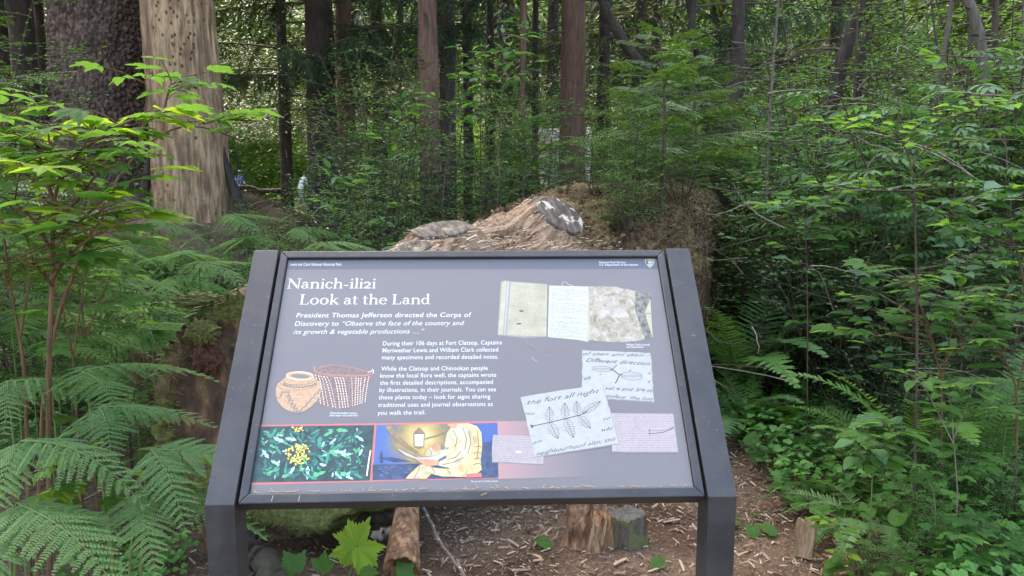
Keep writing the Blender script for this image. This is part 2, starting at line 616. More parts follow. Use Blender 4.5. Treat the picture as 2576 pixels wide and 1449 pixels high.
def bracken_mesh(seed, mat):
    """One lacy triangular blade, twice divided; length 1."""
    r_ = np.random.RandomState(seed)
    mb = MB()
    np_ = 14
    spine = lambda t: np.array([0.03 * math.sin(3 * t), t, 0.04 * math.sin(2.5 * t) - 0.26 * t * t])
    mb.tube([spine(t) for t in np.linspace(0, 1, 9)], np.linspace(.007, .002, 9), 4, 1, cap=False)
    pv = np.array([(0, -.5, 0), (.25, -.5, .04), (.7, -.36, .02), (1, 0, -.12), (.7, .36, .02), (.25, .5, .04), (0, .5, 0)], float)
    pf = [(0, 1, 2, 3, 4, 5, 6)]
    pinn = (np.array([(0, 0, 0), (-.5, .1, .05), (-.42, .72, .02), (0, 1, -.08), (.42, .72, .02), (.5, .1, .05), (0, .5, -.04)], float),
            np.array([(0, 6, 2, 1), (0, 5, 4, 6), (6, 4, 3, 2)]))
    for i in range(np_):
        t = 0.06 + 0.90 * (i / (np_ - 1)) ** 0.92
        Lp = 0.46 * (1 - t) ** 0.82 * (0.80 + .34 * r_.rand()) + 0.02
        for s in (-1, 1):
            a = s * (1.22 - 0.35 * t) + .22 * (r_.rand() - .5)
            c = spine(t)
            dirn = rotz((0, 1, -0.05 - 0.1 * r_.rand()), -a)
            B0 = basis(dirn)
            sag = 0.15 + .9 * r_.rand()
            m = max(3, int(Lp / 0.021))
            P, R, Sc = [], [], []
            for k in range(m):
                u = (k + .4) / m
                q = c + B0 @ np.array([0, u * Lp, -sag * (u * Lp) ** 2])
                w = (Lp * 0.10 + .010) * (1 - u) ** 0.6 * min(1, 0.6 + u * 3) + 0.006
                for s2 in (-1, 1):
                    bd = B0 @ np.array([s2 * math.sin(1.2), math.cos(1.2), -.16 - .1 * r_.rand()])
                    R.append(basis(bd, roll=.25 * (r_.rand() - .5)))
                    P.append(q)
                    Sc.append((0.0185, w * (.8 + .35 * r_.rand()), w))
            mb.batch(pinn, np.array(R), np.array(P), np.array(Sc))
            mb.tube([c, c + B0 @ np.array([0, .5 * Lp, -sag * (.5 * Lp) ** 2]), c + B0 @ np.array([0, Lp, -sag * Lp ** 2])], [.003, .002, .001], 3, 1, cap=False)
    return mb.mesh("bracken_frond", [mat, M_STEM_G], smooth=False)


def sword_mesh(seed, mat, pairs=34, sag=0.55, width=0.13):
    """One long once-divided frond, arching; length 1."""
    r_ = np.random.RandomState(seed)
    mb = MB()
    side = 0.12 * (r_.rand() - .5)

    def spine(t):
        return np.array([side * t * t, t * (1 - .12 * t * t), 0.35 * t - sag * t * t])
    mb.tube([spine(t) for t in np.linspace(0, 1, 10)], np.linspace(.006, .0015, 10), 4, 1, cap=False)
    tp = (np.array([(-.5, 0, 0), (.5, 0, 0), (-.36, .55, .03), (.36, .55, .03), (0, 1, -.06), (0, .5, -.03)], float),
          np.array([(0, 1, 3, 5), (0, 5, 2, 0), (2, 5, 3, 4)]))
    tp = (np.array([(-.5, 0, 0), (.5, 0, 0), (.4, .6, .0), (0, 1, -.06), (-.4, .6, 0)], float), np.array([(0, 1, 2, 4), (4, 2, 3, 3)]))
    q1 = (tp[0], np.array([(0, 1, 2, 4)]))
    q2 = (tp[0], np.array([(4, 2, 3)]))
    R, P, Sc = [], [], []
    for i in range(pairs):
        t = 0.13 + 0.86 * i / (pairs - 1)
        w = width * (min(1, (t - .05) * 5) ** .5) * (1 - max(0, t - .45) / .56) ** 0.7 + .006
        d = spine(t + .01) - spine(t - .01)
        B0 = basis(d)
        for s in (-1, 1):
            a = 1.32 - .25 * t
            bd = B0 @ np.array([s * math.sin(a), math.cos(a), .22 - .35 * r_.rand()])
            R.append(basis(bd, up=B0[:, 2], roll=s * .35))
            P.append(spine(t))
            ww = w * (0.92 + .16 * r_.rand())
            Sc.append((.019, ww, ww))
    R, P, Sc = np.array(R), np.array(P), np.array(Sc)
    mb.batch(q1, R, P, Sc)
    mb.batch(q2, R, P, Sc)
    return mb.mesh("sword_fern_frond", [mat, M_STEM_G], smooth=False)


def hemlock_spray_mesh(seed, mat):
    """Flat spray of short needles with nodding tips; length 1."""
    r_ = np.random.RandomState(seed)
    mb = MB()
    R, P, Sc = [], [], []

    def twig(p, d, L, lev):
        n = 5
        pts = [p]
        dd = np.array(d, float)
        for i in range(n):
            dd = unit(dd + np.array([.16 * (r_.rand() - .5), .16 * (r_.rand() - .5), -.07]))
            pts.append(pts[-1] + dd * L / n)
        pts = np.array(pts)
        mb.tube(pts, np.linspace(.006, .0015, n + 1) * (1 if lev == 0 else .55), 3, 1, cap=False)
        m = int(L / (0.022 if lev else 0.03))
        for k in range(m):
            t = (k + .5) / m * n
            i = min(n - 1, int(t))
            q = pts[i] + (pts[i + 1] - pts[i]) * (t - i)
            dr = pts[i + 1] - pts[i]
            B0 = basis(dr)
            for s in (-1, 1):
                bd = B0 @ np.array([s, .55, .15 * (r_.rand() - .3)])
                R.append(basis(bd))
                P.append(q)
                Sc.append((.10 + .05 * r_.rand(), .042 * (.8 + .4 * r_.rand()), .04))
        if lev < 2:
            cnt = 9 if lev == 0 else 4
            for k in range(cnt):
                t = (0.12 + .8 * k / cnt) * n
                i = min(n - 1, int(t))
                q = pts[i] + (pts[i + 1] - pts[i]) * (t - i)
                dr = unit(pts[i + 1] - pts[i])
                s = -1 if k % 2 else 1
                twig(q, rotz(dr, s * (.8 + .3 * r_.rand())), L * (.48 - .32 * k / cnt) * (1 if lev == 0 else .8), lev + 1)
    twig(np.zeros(3), np.array([0, 1, .05]), 1.0, 0)
    Sc = np.array(Sc)
    mb.batch(NEEDL, np.array(R), np.array(P), Sc)
    return mb.mesh("needle_spray", [mat, M_TWIG], smooth=False)


LEAVES = {}


def leaf_variants(kind, mat, stem=0.0, n=4):
    key = (kind, mat.name, stem)
    if key not in LEAVES:
        LEAVES[key] = [leaf_mesh("leaf", kind, mat, seed=i * 7 + 3, stem=stem) for i in range(n)]
    return LEAVES[key]


# ------------------------------------------------------------------ ground
def ground_z(x, y):
    x, y = np.asarray(x, float), np.asarray(y, float)
    P = np.stack([x, y, 0 * x], -1)
    near = np.clip((y - 2) / 12, 0, 1)
    z = 0.035 * fbm(P * 1.3, 3, 5) + 0.012 * fbm(P * 7, 3, 9) + near * 0.25 * fbm(P * 0.18, 2, 12)
    z = z + 1.5 * np.exp(-(((x + 4.8) / 2.7) ** 2 + ((y - 11.2) / 2.5) ** 2))          # root mound of the two big trunks
    z = z - 0.10 * np.exp(-(((x + 0.62) / .55) ** 2 + ((y - 3.45) / .5) ** 2))           # hollow under the log end
    z = z - 0.6 * np.exp(-(((x - 2.5) / .6) ** 2 + ((y - 7.2) / .9) ** 2))               # dark hollow beside the far end
    return z


# ------------------------------------------------------------------ growing shrubs
def grow(seed, height, spread, stems=5, branches=7, twigs=3, leaf_gap=0.05, leaf=(0.03, 0.05), lean=0.35, start=0.25, up=0.35, thick=0.008, flatness=0.8, wig=0.25):
    """Returns stem polylines [(pts, r0, r1)] and leaf seats [(pos, dir, size)]."""
    r_ = np.random.RandomState(seed)
    tubes, seats = [], []

    def line(p, d, L, n, bend, g):
        pts = [np.array(p, float)]
        d = unit(d)
        for i in range(n):
            d = unit(d + np.array([bend * (r_.rand() - .5), bend * (r_.rand() - .5), bend * (r_.rand() - .5) + g]))
            pts.append(pts[-1] + d * L / n)
        return np.array(pts)

    def leaves(pts, gap, t0=0.1):
        seg = np.linalg.norm(np.diff(pts, axis=0), axis=1)
        tot = seg.sum()
        m = max(2, int(tot / gap))
        cum = np.concatenate([[0], np.cumsum(seg)])
        for k in range(m + 1):
            s = tot * (t0 + (1 - t0) * k / m)
            i = min(len(seg) - 1, int(np.searchsorted(cum, s) - 1))
            i = max(i, 0)
            q = pts[i] + (pts[i + 1] - pts[i]) * ((s - cum[i]) / seg[i])
            d = unit(pts[i + 1] - pts[i])
            side = -1 if k % 2 else 1
            dd = rotz(d, side * (0.75 + .5 * r_.rand())) if k < m else d
            dd = unit(np.array([dd[0], dd[1], dd[2] * (1 - flatness) + (.15 * (r_.rand() - .6))]))
            seats.append((q, dd, leaf[0] + (leaf[1] - leaf[0]) * r_.rand()))

    for s in range(stems):
        a = r_.rand() * 6.283
        p0 = np.array([math.cos(a), math.sin(a), 0]) * 0.08 * r_.rand() * (1 + spread)
        d = np.array([math.cos(a) * lean * r_.rand(), math.sin(a) * lean * r_.rand(), 1])
        L = height * (0.7 + .35 * r_.rand())
        pts = line(p0, d, L, 8, wig, 0.02)
        tubes.append((pts, thick, thick * .35))
        leaves(pts[-3:], leaf_gap)
        for b in range(branches):
            t = start + (1 - start) * (b + r_.rand() * .8) / branches
            i = min(7, int(t * 8))
            q = pts[i] + (pts[i + 1] - pts[i]) * (t * 8 - i if t < 1 else 0)
            a2 = r_.rand() * 6.283
            bd = np.array([math.cos(a2), math.sin(a2), up])
            BL = spread * (1.05 - 0.6 * t) * (.6 + .5 * r_.rand())
            bp = line(q, bd, BL, 5, wig, -0.05)
            tubes.append((bp, thick * .5, thick * .2))
            leaves(bp, leaf_gap, .2)
            for w in range(twigs):
                k = 1 + r_.randint(4)
                td = rotz(unit(bp[k + 1] - bp[k]), (1 if w % 2 else -1) * (.6 + .5 * r_.rand()))
                tp = line(bp[k], td + np.array([0, 0, .1]), BL * (.25 + .3 * r_.rand()), 3, wig, -0.04)
                tubes.append((tp, thick * .25, thick * .12))
                leaves(tp, leaf_gap)
    return tubes, seats


def stems_mesh(tubes, mat=None, n=5, name="stem"):
    mb = MB()
    for pts, r0, r1 in tubes:
        mb.tube(pts, np.linspace(r0, r1, len(pts)), n if r0 > .004 else 3, cap=False)
    return mb.mesh(name, mat or M_TWIG, smooth=True)


def foliage_mesh(seats, tpl, mat, seed=0, jit=0.5, name="foliage", aspect=1.0):
    r_ = np.random.RandomState(seed)
    mb = MB()
    R = np.array([basis(d, roll=jit * (r_.rand() - .5)) for _, d, _ in seats])
    P = np.array([p for p, _, _ in seats])
    Sc = np.array([(s * aspect, s, s) for _, _, s in seats])
    mb.batch(tpl, R, P, Sc)
    return mb.mesh(name, mat, smooth=False)


def leafy_thing(name, label, cat, loc, tubes, seats, kinds, group=None, stem_mat=None, rz=0.0, jit=0.6, pet=0.25, seed=0, scale=1.0, maxn=300):
    """A plant whose leaves are large enough to pick apart: every leaf is a child."""
    r_ = np.random.RandomState(seed + 99)
    t = thing(name, label, cat, loc, rz, group, scale)
    link("stem", stems_mesh(tubes, stem_mat or M_STEM), t)
    if len(seats) > maxn:
        seats = [seats[i] for i in sorted(r_.choice(len(seats), maxn, replace=False))]
    for p, d, s in seats:
        kind, mat = kinds[r_.randint(len(kinds))]
        me = leaf_variants(kind, mat, pet)
        B = basis(d, roll=jit * (r_.rand() - .5))
        link("leaf", me[r_.randint(len(me))], t, M=mat4(B, p + B[:, 1] * s * pet, s))
    return t


def copy_tree(o, parent=None):
    c = o.copy()
    COL.objects.link(c)
    if parent is not None:
        c.parent = parent
    for ch in list(KIDS.get(o.name, [])):
        copy_tree(ch, c)
    return c


KIDS = {}
# ------------------------------------------------------------------ the information sign
SYAW, STILT, SH, SW = 0.0398, 0.8314, 0.6497, 1.10
SA = np.array([math.cos(SYAW), math.sin(SYAW), 0])
SNH = np.array([-math.sin(SYAW), math.cos(SYAW), 0])
SV = math.cos(STILT) * SNH + np.array([0, 0, math.sin(STILT)])
SN = np.cross(SA, SV)
SB = np.array([-0.0783, 1.5525, CAM_H - 0.6703])
SR = np.stack([SA, SV, SN], 1)


def uv(px, py, w=-0.010):
    """Position on the panel (metres from the middle of its lower edge) of a point measured on the photograph."""
    d = at(px, py, 1.0) - np.array([0, 0, CAM_H])
    o = SB + SN * w
    t = ((o - np.array([0, 0, CAM_H])) @ SN) / (d @ SN)
    q = np.array([0, 0, CAM_H]) + d * t - SB
    return np.array([q @ SA, q @ SV])


z1 = lambda X, Y: uv(590.3 + .26042 * X, 603.75 + .26042 * Y)
z2 = lambda X, Y: uv(1207.5 + .26042 * X, 603.75 + .26042 * Y)
z3 = lambda X, Y: uv(603.75 + .26042 * X, 1046.5 + .26042 * Y)
z4 = lambda X, Y: uv(1207.5 + .3148 * X, 858.66 + .3148 * Y)
z5 = lambda X, Y: uv(603.75 + .15626 * X, 898.9 + .15626 * Y)

M_POWDER = flat("dark_powder_coat", (0.022, 0.022, 0.024), 0.42, 0.5, var=0.12, scale=900, bump=0.12)
nt = M_POWDER.node_tree                                     # dust, pollen specks and drip marks
p = [n for n in nt.nodes if n.type == 'BSDF_PRINCIPLED'][0]
old = p.inputs["Base Color"].links[0].from_socket
tc = nt.nodes.new("ShaderNodeTexCoord")
n1 = N(nt, "ShaderNodeTexNoise", Scale=150.0, Detail=2.0)
n2 = N(nt, "ShaderNodeTexNoise", Scale=7.0, Detail=6.0, Roughness=.7)
for a in (n1, n2):
    nt.links.new(tc.outputs["Object"], a.inputs["Vector"])
mx = N(nt, "ShaderNodeMix", data_type='RGBA')
nt.links.new(ramp(nt, n1.outputs[0], [(0.70, (0, 0, 0)), (0.76, (1, 1, 1))]), mx.inputs[0])
nt.links.new(old, mx.inputs[6])
mx.inputs[7].default_value = (.12, .12, .11, 1)
m2 = N(nt, "ShaderNodeMix", data_type='RGBA')
nt.links.new(ramp(nt, n2.outputs[0], [(0.45, (0, 0, 0)), (0.75, (.5, .5, .5))]), m2.inputs[0])
nt.links.new(mx.outputs[2], m2.inputs[6])
m2.inputs[7].default_value = (.06, .06, .055, 1)
nt.links.new(m2.outputs[2], p.inputs["Base Color"])
nt.links.new(ramp(nt, n2.outputs[0], [(0.35, (.34, .34, .34)), (0.7, (.6, .6, .6))]), p.inputs["Roughness"])
M_LAMINATE = flat("grey_laminate", (0.135, 0.125, 0.125), 0.34, 0.5, var=0.035, scale=260, bump=0.03)  # plain grey base with faint mottling
M_BAND = flat("dark_laminate", (0.085, 0.085, 0.10), 0.36, 0.5, var=0.10, scale=600, bump=0.05)
M_INK = flat("print_white", (0.52, 0.53, 0.51), 0.5)
M_RED = flat("print_red", (0.42, 0.12, 0.11), 0.5)
M_CREAM = flat("print_old_page", (0.33, 0.31, 0.22), 0.6, var=0.14, scale=30)
M_PAGE = flat("print_white_page", (0.38, 0.38, 0.40), 0.6, var=0.05, scale=60)
M_PAPER = flat("print_pale_paper", (0.31, 0.31, 0.29), 0.6, var=0.06, scale=70)
M_PINK = flat("print_pink_paper", (0.31, 0.265, 0.265), 0.6, var=0.05, scale=70)
M_WRITE = flat("print_brown_ink", (0.085, 0.07, 0.06), 0.7)
M_WRITE_G = flat("print_grey_ink", (0.055, 0.055, 0.055), 0.7)
M_EDGE_SHADOW = flat("print_edge_and_drop_shadow", (0.22, 0.21, 0.2), 0.7)  # page edges, also drop shadows printed under the torn notes
M_BSK = flat("print_tan_weave", (0.40, 0.25, 0.15), 0.7, var=0.2, scale=220)
M_BSK2 = flat("print_dark_weave", (0.17, 0.12, 0.115), 0.7, var=0.35, scale=260)
M_BSKR = flat("print_red_brown_rim", (0.34, 0.15, 0.12), 0.7, var=0.2, scale=150)
M_BSKP = flat("print_pale_stitch", (0.72, 0.58, 0.44), 0.7)
M_BSKG = flat("print_grey_pattern", (0.16, 0.15, 0.13), 0.7)
M_FD = flat("print_dark_green", (0.016, 0.045, 0.045), 0.5, var=0.5, scale=60)
M_FT = [flat("print_teal", (0.03, 0.22, 0.15), 0.5), flat("print_green", (0.07, 0.34, 0.15), 0.5), flat("print_pale_teal", (0.32, 0.60, 0.52), 0.5),
        flat("print_deep_teal", (0.015, 0.12, 0.10), 0.5), flat("print_rust", (0.45, 0.24, 0.12), 0.5)]
M_FY = flat("print_yellow", (0.66, 0.52, 0.10), 0.5, var=0.2, scale=150)
M_NB = flat("print_night_blue", (0.05, 0.14, 0.42), 0.5, var=0.45, scale=26)
M_ND = flat("print_night_dark", (0.03, 0.05, 0.10), 0.5, var=0.5, scale=60)
M_GL = [flat("print_amber", (0.38, 0.27, 0.09), 0.5, var=0.25, scale=50), flat("print_gold", (0.36, 0.26, 0.08), 0.5, var=0.2, scale=50), flat("print_pale_gold", (0.5, 0.4, 0.17), 0.5, var=0.1, scale=50)]
M_CL = flat("print_cream_cloth", (0.42, 0.38, 0.25), 0.5, var=0.22, scale=34)
M_CL2 = flat("print_buff_cloth", (0.50, 0.38, 0.18), 0.5, var=0.3, scale=40)
M_SK = flat("print_skin", (0.45, 0.22, 0.12), 0.5, var=0.2, scale=60)
M_BR = flat("print_branch", (0.20, 0.14, 0.07), 0.5, var=0.3, scale=60)

mF, nt, out = new_mat("print_leather")
p = principled(nt, out, 0.6)
tc = nt.nodes.new("ShaderNodeTexCoord")
no = N(nt, "ShaderNodeTexNoise", Scale=42.0, Detail=9.0, Roughness=0.72, Distortion=1.2)
nt.links.new(tc.outputs["Object"], no.inputs["Vector"])
nt.links.new(ramp(nt, no.outputs[0], [(0.30, (0.11, 0.095, 0.06)), (0.47, (0.26, 0.23, 0.17)), (0.62, (0.37, 0.34, 0.30))]), p.inputs["Base Color"])
M_LTH = mF
M_LTHD = flat("print_dark_leather", (0.13, 0.13, 0.11), 0.6, var=0.6, scale=90)

mG, nt, out = new_mat("print_pink_fading_band")          # printed gradient of the panel art
p = principled(nt, out, 0.4)
tc = nt.nodes.new("ShaderNodeTexCoord")
sx = nt.nodes.new("ShaderNodeSeparateXYZ")
nt.links.new(tc.outputs["Object"], sx.inputs[0])
mr = nt.nodes.new("ShaderNodeMapRange")
mr.inputs[1].default_value, mr.inputs[2].default_value = uv(1252, 1130)[0], uv(1480, 1130)[0]
nt.links.new(sx.outputs[0], mr.inputs[0])
nt.links.new(ramp(nt, mr.outputs[0], [(0.0, (0.33, 0.19, 0.18)), (0.45, (0.21, 0.16, 0.16)), (1.0, (0.135, 0.125, 0.125))]), p.inputs["Base Color"])
M_FADE = mG

sign = thing("information_sign", "slanted information sign in a dark metal frame titled Look at the Land", "sign", tuple(SB + np.array([0, 0, -SB[2]])))
SIGN0 = SB + np.array([0, 0, -SB[2]])
SM = mat4(SR, SB - SIGN0)                                   # panel space inside the sign


def prism(poly, w0, w1, mat=0, mb=None):
    mb = mb or MB()
    poly = np.asarray(poly, float)
    n = len(poly)
    V = np.concatenate([np.c_[poly, np.full(n, w0)], np.c_[poly, np.full(n, w1)]])
    F = [tuple(range(n))[::-1], tuple(range(n, 2 * n))] + [(i, (i + 1) % n, (i + 1) % n + n, i + n) for i in range(n)]
    return mb.add(V, F, mat)


def bevel(o, w=0.0015, seg=2):
    m = o.modifiers.new("bevel", 'BEVEL')
    m.width = w
    m.segments = seg
    m.limit_method = 'ANGLE'
    return o


# posts: side outline (h = horizontal depth, z), pushed 60 mm sideways
ct, st = math.cos(STILT), math.sin(STILT)
D = 0.076
prof = [(0, -SB[2] - .06), (D, -SB[2] - .06), (D, -(ct * D) + (D - st * D) / ct * st), (SH * ct + st * D, SH * st - ct * D), (SH * ct, SH * st), (0, 0)]
for s in (-1, 1):
    mb = MB()
    u0, u1 = (-SW / 2, -SW / 2 + .06) if s < 0 else (SW / 2 - .06, SW / 2)
    V = []
    for u in (u0, u1):
        for h, z in prof:
            V.append(SA * u + SNH * h + np.array([0, 0, z]))
    n = len(prof)
    F = [tuple(range(n)), tuple(range(n, 2 * n))[::-1]] + [(i, i + n, (i + 1) % n + n, (i + 1) % n) for i in range(n)]
    mb.add(V, F)
    bevel(link("post", mb.mesh("post", M_POWDER), sign, loc=SB - SIGN0))
    # cap plate closing the upper end of the arm
    c = MB().box((0, 0, 0), (.052, .003, D - .008))
    link("end_cap", c.mesh("end_cap", M_POWDER), sign, M=SM @ Matrix.Translation(((u0 + u1) / 2, SH + .0018, -D / 2)))

uo = SW / 2 - .06 - .006
ui, vb, vt, rw = uo - .0185, .0235, SH - .022, -0.002
corners_o = [(-uo, .002), (uo, .002), (uo, SH - .001), (-uo, SH - .001)]
corners_i = [(-ui, vb), (ui, vb), (ui, vt), (-ui, vt)]
for i in range(4):
    j = (i + 1) % 4
    mb = prism([corners_o[i], corners_o[j], corners_i[j], corners_i[i]], -.042, rw)
    bevel(link("frame_rail", mb.mesh("frame_rail", M_POWDER), sign, M=SM), .0028, 3)
board = link("panel_board", prism([(-ui + .001, vb + .001), (ui - .001, vb + .001), (ui - .001, vt - .001), (-ui + .001, vt - .001)], -.020, -.0105).mesh("panel_board", M_LAMINATE), sign, M=SM)
back = link("back_plate", prism([(-ui + .002, vb + .002), (ui - .002, vb + .002), (ui - .002, vt - .002), (-ui + .002, vt - .002)], -.038, -.0215).mesh("back_plate", M_POWDER), sign, M=SM)
for s in (-1, 1):                                         # brackets that carry the tray on the posts
    for v in (.12, .5):
        c = MB().box((0, 0, 0), (.022, .05, .004))
        link("bracket", c.mesh("bracket", M_POWDER), sign, M=SM @ Matrix.Translation((s * (uo - .001), v, -.046)))


class Pic:
    """Flat print: polygons on the board, each layer 0.12 mm above the one below."""

    def __init__(self, name, base=0):
        self.name, self.mb, self.mats, self.base = name, MB(), [], base

    def m(self, mat):
        if mat not in self.mats:
            self.mats.append(mat)
        return self.mats.index(mat)

    def poly(self, pts, mat, layer=0):
        pts = np.asarray(pts, float)
        a = 0.5 * np.sum(pts[:, 0] * np.roll(pts[:, 1], -1) - np.roll(pts[:, 0], -1) * pts[:, 1])
        if a < 0:
            pts = pts[::-1]
        self.mb.add(np.c_[pts, np.full(len(pts), -.0105 + .00012 * (self.base + layer + 1))], [tuple(range(len(pts)))], self.m(mat))

    def line(self, pts, wd, mat, layer=0):
        pts = np.asarray(pts, float)
        t = np.gradient(pts, axis=0)
        t /= np.linalg.norm(t, axis=1)[:, None] + 1e-12
        nn = np.c_[-t[:, 1], t[:, 0]]
        wd = np.full(len(pts), wd) if np.isscalar(wd) else np.asarray(wd)
        A, B = pts - nn * wd[:, None] / 2, pts + nn * wd[:, None] / 2
        n = len(pts)
        V = np.c_[np.concatenate([A, B]), np.full(2 * n, -.0105 + .00012 * (self.base + layer + 1))]
        i = np.arange(n - 1)
        self.mb.add(V, np.stack([i, i + 1, i + 1 + n, i + n], 1), self.m(mat))

    def done(self, label=None):
        o = link(self.name, self.mb.mesh(self.name, self.mats), board)
        if label:
            o["label"] = label
        return o


def ell(c, rx, ry, n=20, rot=0.0, a0=0, a1=2 * math.pi):
    a = np.linspace(a0, a1, n, endpoint=(abs(a1 - a0 - 2 * math.pi) > 1e-6))
    x, y = np.cos(a) * rx, np.sin(a) * ry
    return np.c_[c[0] + x * math.cos(rot) - y * math.sin(rot), c[1] + x * math.sin(rot) + y * math.cos(rot)]


def text(body, x0, y0, x1, y1, cap, mat=None, shear=0.0, bold=0.0, name="lettering", layer=0, font_scale=None, uvf=uv, par=None):
    """One line of print from its measured ends and capital height."""
    cu = bpy.data.curves.new("text", 'FONT')
    cu.body = body
    cu.size = 1.0
    cu.shear = shear
    cu.offset = bold
    cu.resolution_u = 3
    cu.space_character = 1.04
    o = bpy.data.objects.new("text", cu)
    me = bpy.data.meshes.new_from_object(o)
    n = len(me.vertices)
    co = np.zeros(n * 3)
    me.vertices.foreach_get('co', co)
    co = co.reshape(-1, 3)
    a, b, c = uvf(x0, y0), uvf(x1, y1), uvf(x0, y0 - cap)
    h = np.linalg.norm(c - a)
    d = b - a
    Lx = np.linalg.norm(d)
    d = d / Lx
    perp = np.array([-d[1], d[0]])
    w = co[:, 0].max() - co[:, 0].min()
    X = (co[:, 0] - co[:, 0].min()) / w * Lx
    Y = co[:, 1] / 0.69 * h
    if name == "handwriting":                              # an uneven hand
        Y = Y * (1 + .12 * np.sin(X * 310 + y0)) + h * .07 * np.sin(X * 170 + x0)
        X = X + .03 * h * np.sin(X * 520)
    P = a[None] + X[:, None] * d + Y[:, None] * perp
    out_ = np.c_[P, np.full(n, -.0105 + .00012 * (layer + 1))]
    me.vertices.foreach_set('co', out_.ravel().astype(np.float32))
    me.materials.clear()
    me.materials.append(mat or M_INK)
    me.update()
    bpy.data.objects.remove(o)
    return link(name, me, par or board)


# header band
P_ = Pic("header_band")
P_.poly([(-ui + .0015, vt - .0015), (ui - .0015, vt - .0015), (ui - .0015, uv(1670, 676)[1]), (-ui + .0015, uv(700, 677.5)[1])], M_BAND)
P_.done()
text("Lewis and Clark National Historical Park", 729.6, 668, 859, 668, 6.6, bold=.012, layer=1, name="small_lettering")
text("National Park Service", 1507, 662, 1573.5, 662, 4.9, bold=.012, layer=1, name="small_lettering")
text("U.S. Department of the Interior", 1507.8, 668.2, 1606, 668.2, 4.9, bold=.012, layer=1, name="small_lettering")
P_ = Pic("arrowhead_emblem", 1)
zz = lambda X, Y: z2(1640 + (X) * 42, 222 + Y * 42)
oa = [(-1, -.85), (-.5, -.72), (0, -.98), (.5, -.72), (1, -.85), (.98, -.2), (.72, .45), (.3, .85), (.08, 1.05), (-.25, .8), (-.7, .35), (-.95, -.2)]
P_.poly([zz(x * 1.08, y * 1.06) for x, y in oa], M_INK)
P_.poly([zz(x, y) for x, y in oa], M_BSKR, 1)
P_.poly([zz(*q) for q in [(-.9, -.1), (-.4, -.45), (0, -.55), (.45, -.35), (.93, -.1), (.7, .35), (-.7, .3)]], M_FT[1], 2)
P_.poly([zz(*q) for q in [(-.5, -.05), (-.1, -.42), (.1, -.25), (.3, -.4), (.6, -.02)]], M_PAGE, 3)
P_.poly([zz(*q) for q in [(-.7, .25), (.7, .25), (.3, .8), (.05, .95), (-.3, .72)]], M_PAPER, 3)
P_.poly([zz(*q) for q in [(-.75, -.65), (-.55, -.68), (-.42, .3), (-.8, .3)]], M_FD, 4)
P_.done("arrowhead emblem with a white peak and green trees")

# title in hand-cut serif letters -----------------------------------------------------------------
GL = {}


def ring(cx, cy, rx, ry, a0, a1, tv=.13, th=.045, n=18):
    a = np.linspace(math.radians(a0), math.radians(a1), n)
    t = th + (tv - th) * np.abs(np.cos(a)) ** 1.4
    o = np.c_[cx + np.cos(a) * rx, cy + np.sin(a) * ry]
    i = np.c_[cx + np.cos(a) * (rx - t), cy + np.sin(a) * (ry - np.minimum(t, th + .03))]
    return [np.array([o[k], o[k + 1], i[k + 1], i[k]]) for k in range(n - 1)]


def bar(x0, y0, x1, y1, w):
    d = unit(np.array([x1 - x0, y1 - y0, 0]))[:2]
    q = np.array([-d[1], d[0]]) * w / 2
    a, b = np.array([x0, y0]), np.array([x1, y1])
    return [np.array([a - q, b - q, b + q, a + q])]


def serif(x0, x1, y, h=.045):
    m = (x0 + x1) / 2
    k = .02 if y > .3 else -.02
    return [np.array([(x0, y - h / 2), (x1, y - h / 2), (x1, y + h / 2), (x0, y + h / 2)])]


GL['N'] = (.98, bar(.16, .02, .16, .98, .06) + bar(.16, .95, .80, .04, .15) + bar(.82, .02, .82, .98, .06) + serif(.02, .32, .02) + serif(.0, .26, .98) + serif(.66, .98, .98))
GL['L'] = (.74, bar(.20, .02, .20, .98, .135) + serif(.04, .64, .025, .05) + serif(.03, .38, .98) + bar(.63, 0, .66, .26, .05))
GL['l'] = (.33, bar(.17, .02, .17, 1.05, .12) + serif(.03, .31, .02) + bar(.04, .97, .2, 1.04, .05))
GL['i'] = (.33, bar(.17, .02, .17, .64, .12) + serif(.03, .31, .02) + bar(.04, .58, .2, .65, .05) + [ell((.165, .89), .075, .075, 12)])
GL['n'] = (.72, bar(.16, .02, .16, .64, .12) + bar(.03, .58, .2, .65, .05) + serif(.03, .29, .02) + ring(.37, .42, .25, .24, 0, 165, .12, .07) + bar(.56, .02, .56, .44, .12) + serif(.44, .70, .02))
GL['h'] = (.72, bar(.16, .02, .16, 1.05, .12) + bar(.03, .97, .2, 1.04, .05) + serif(.03, .29, .02) + ring(.37, .42, .25, .24, 0, 165, .12, .07) + bar(.56, .02, .56, .44, .12) + serif(.44, .70, .02))
GL['a'] = (.60, ring(.26, .45, .21, .21, 0, 165, .12, .06) + bar(.41, .12, .41, .46, .12) + bar(.40, .1, .56, .03, .06) + ring(.25, .19, .22, .20, 60, 340, .12, .05))
GL['c'] = (.56, ring(.31, .325, .28, .34, 38, 322, .13, .05) + [ell((.49, .52), .06, .06, 10)])
GL['o'] = (.68, ring(.33, .325, .30, .34, 0, 360, .13, .05, 26))
GL['k'] = (.70, bar(.16, .02, .16, 1.05, .12) + bar(.03, .97, .2, 1.04, .05) + serif(.03, .29, .02) + bar(.2, .30, .50, .62, .055) + bar(.27, .40, .58, .03, .13) + serif(.40, .62, .62, .04) + serif(.5, .72, .02))
GL['t'] = (.42, bar(.17, .12, .17, .84, .115) + serif(.03, .38, .62, .05) + ring(.27, .13, .155, .14, 180, 320, .1, .05) + bar(.06, .64, .19, .83, .03))
GL['e'] = (.60, ring(.31, .325, .28, .34, 8, 320, .125, .05, 24) + bar(.10, .36, .56, .36, .045) )
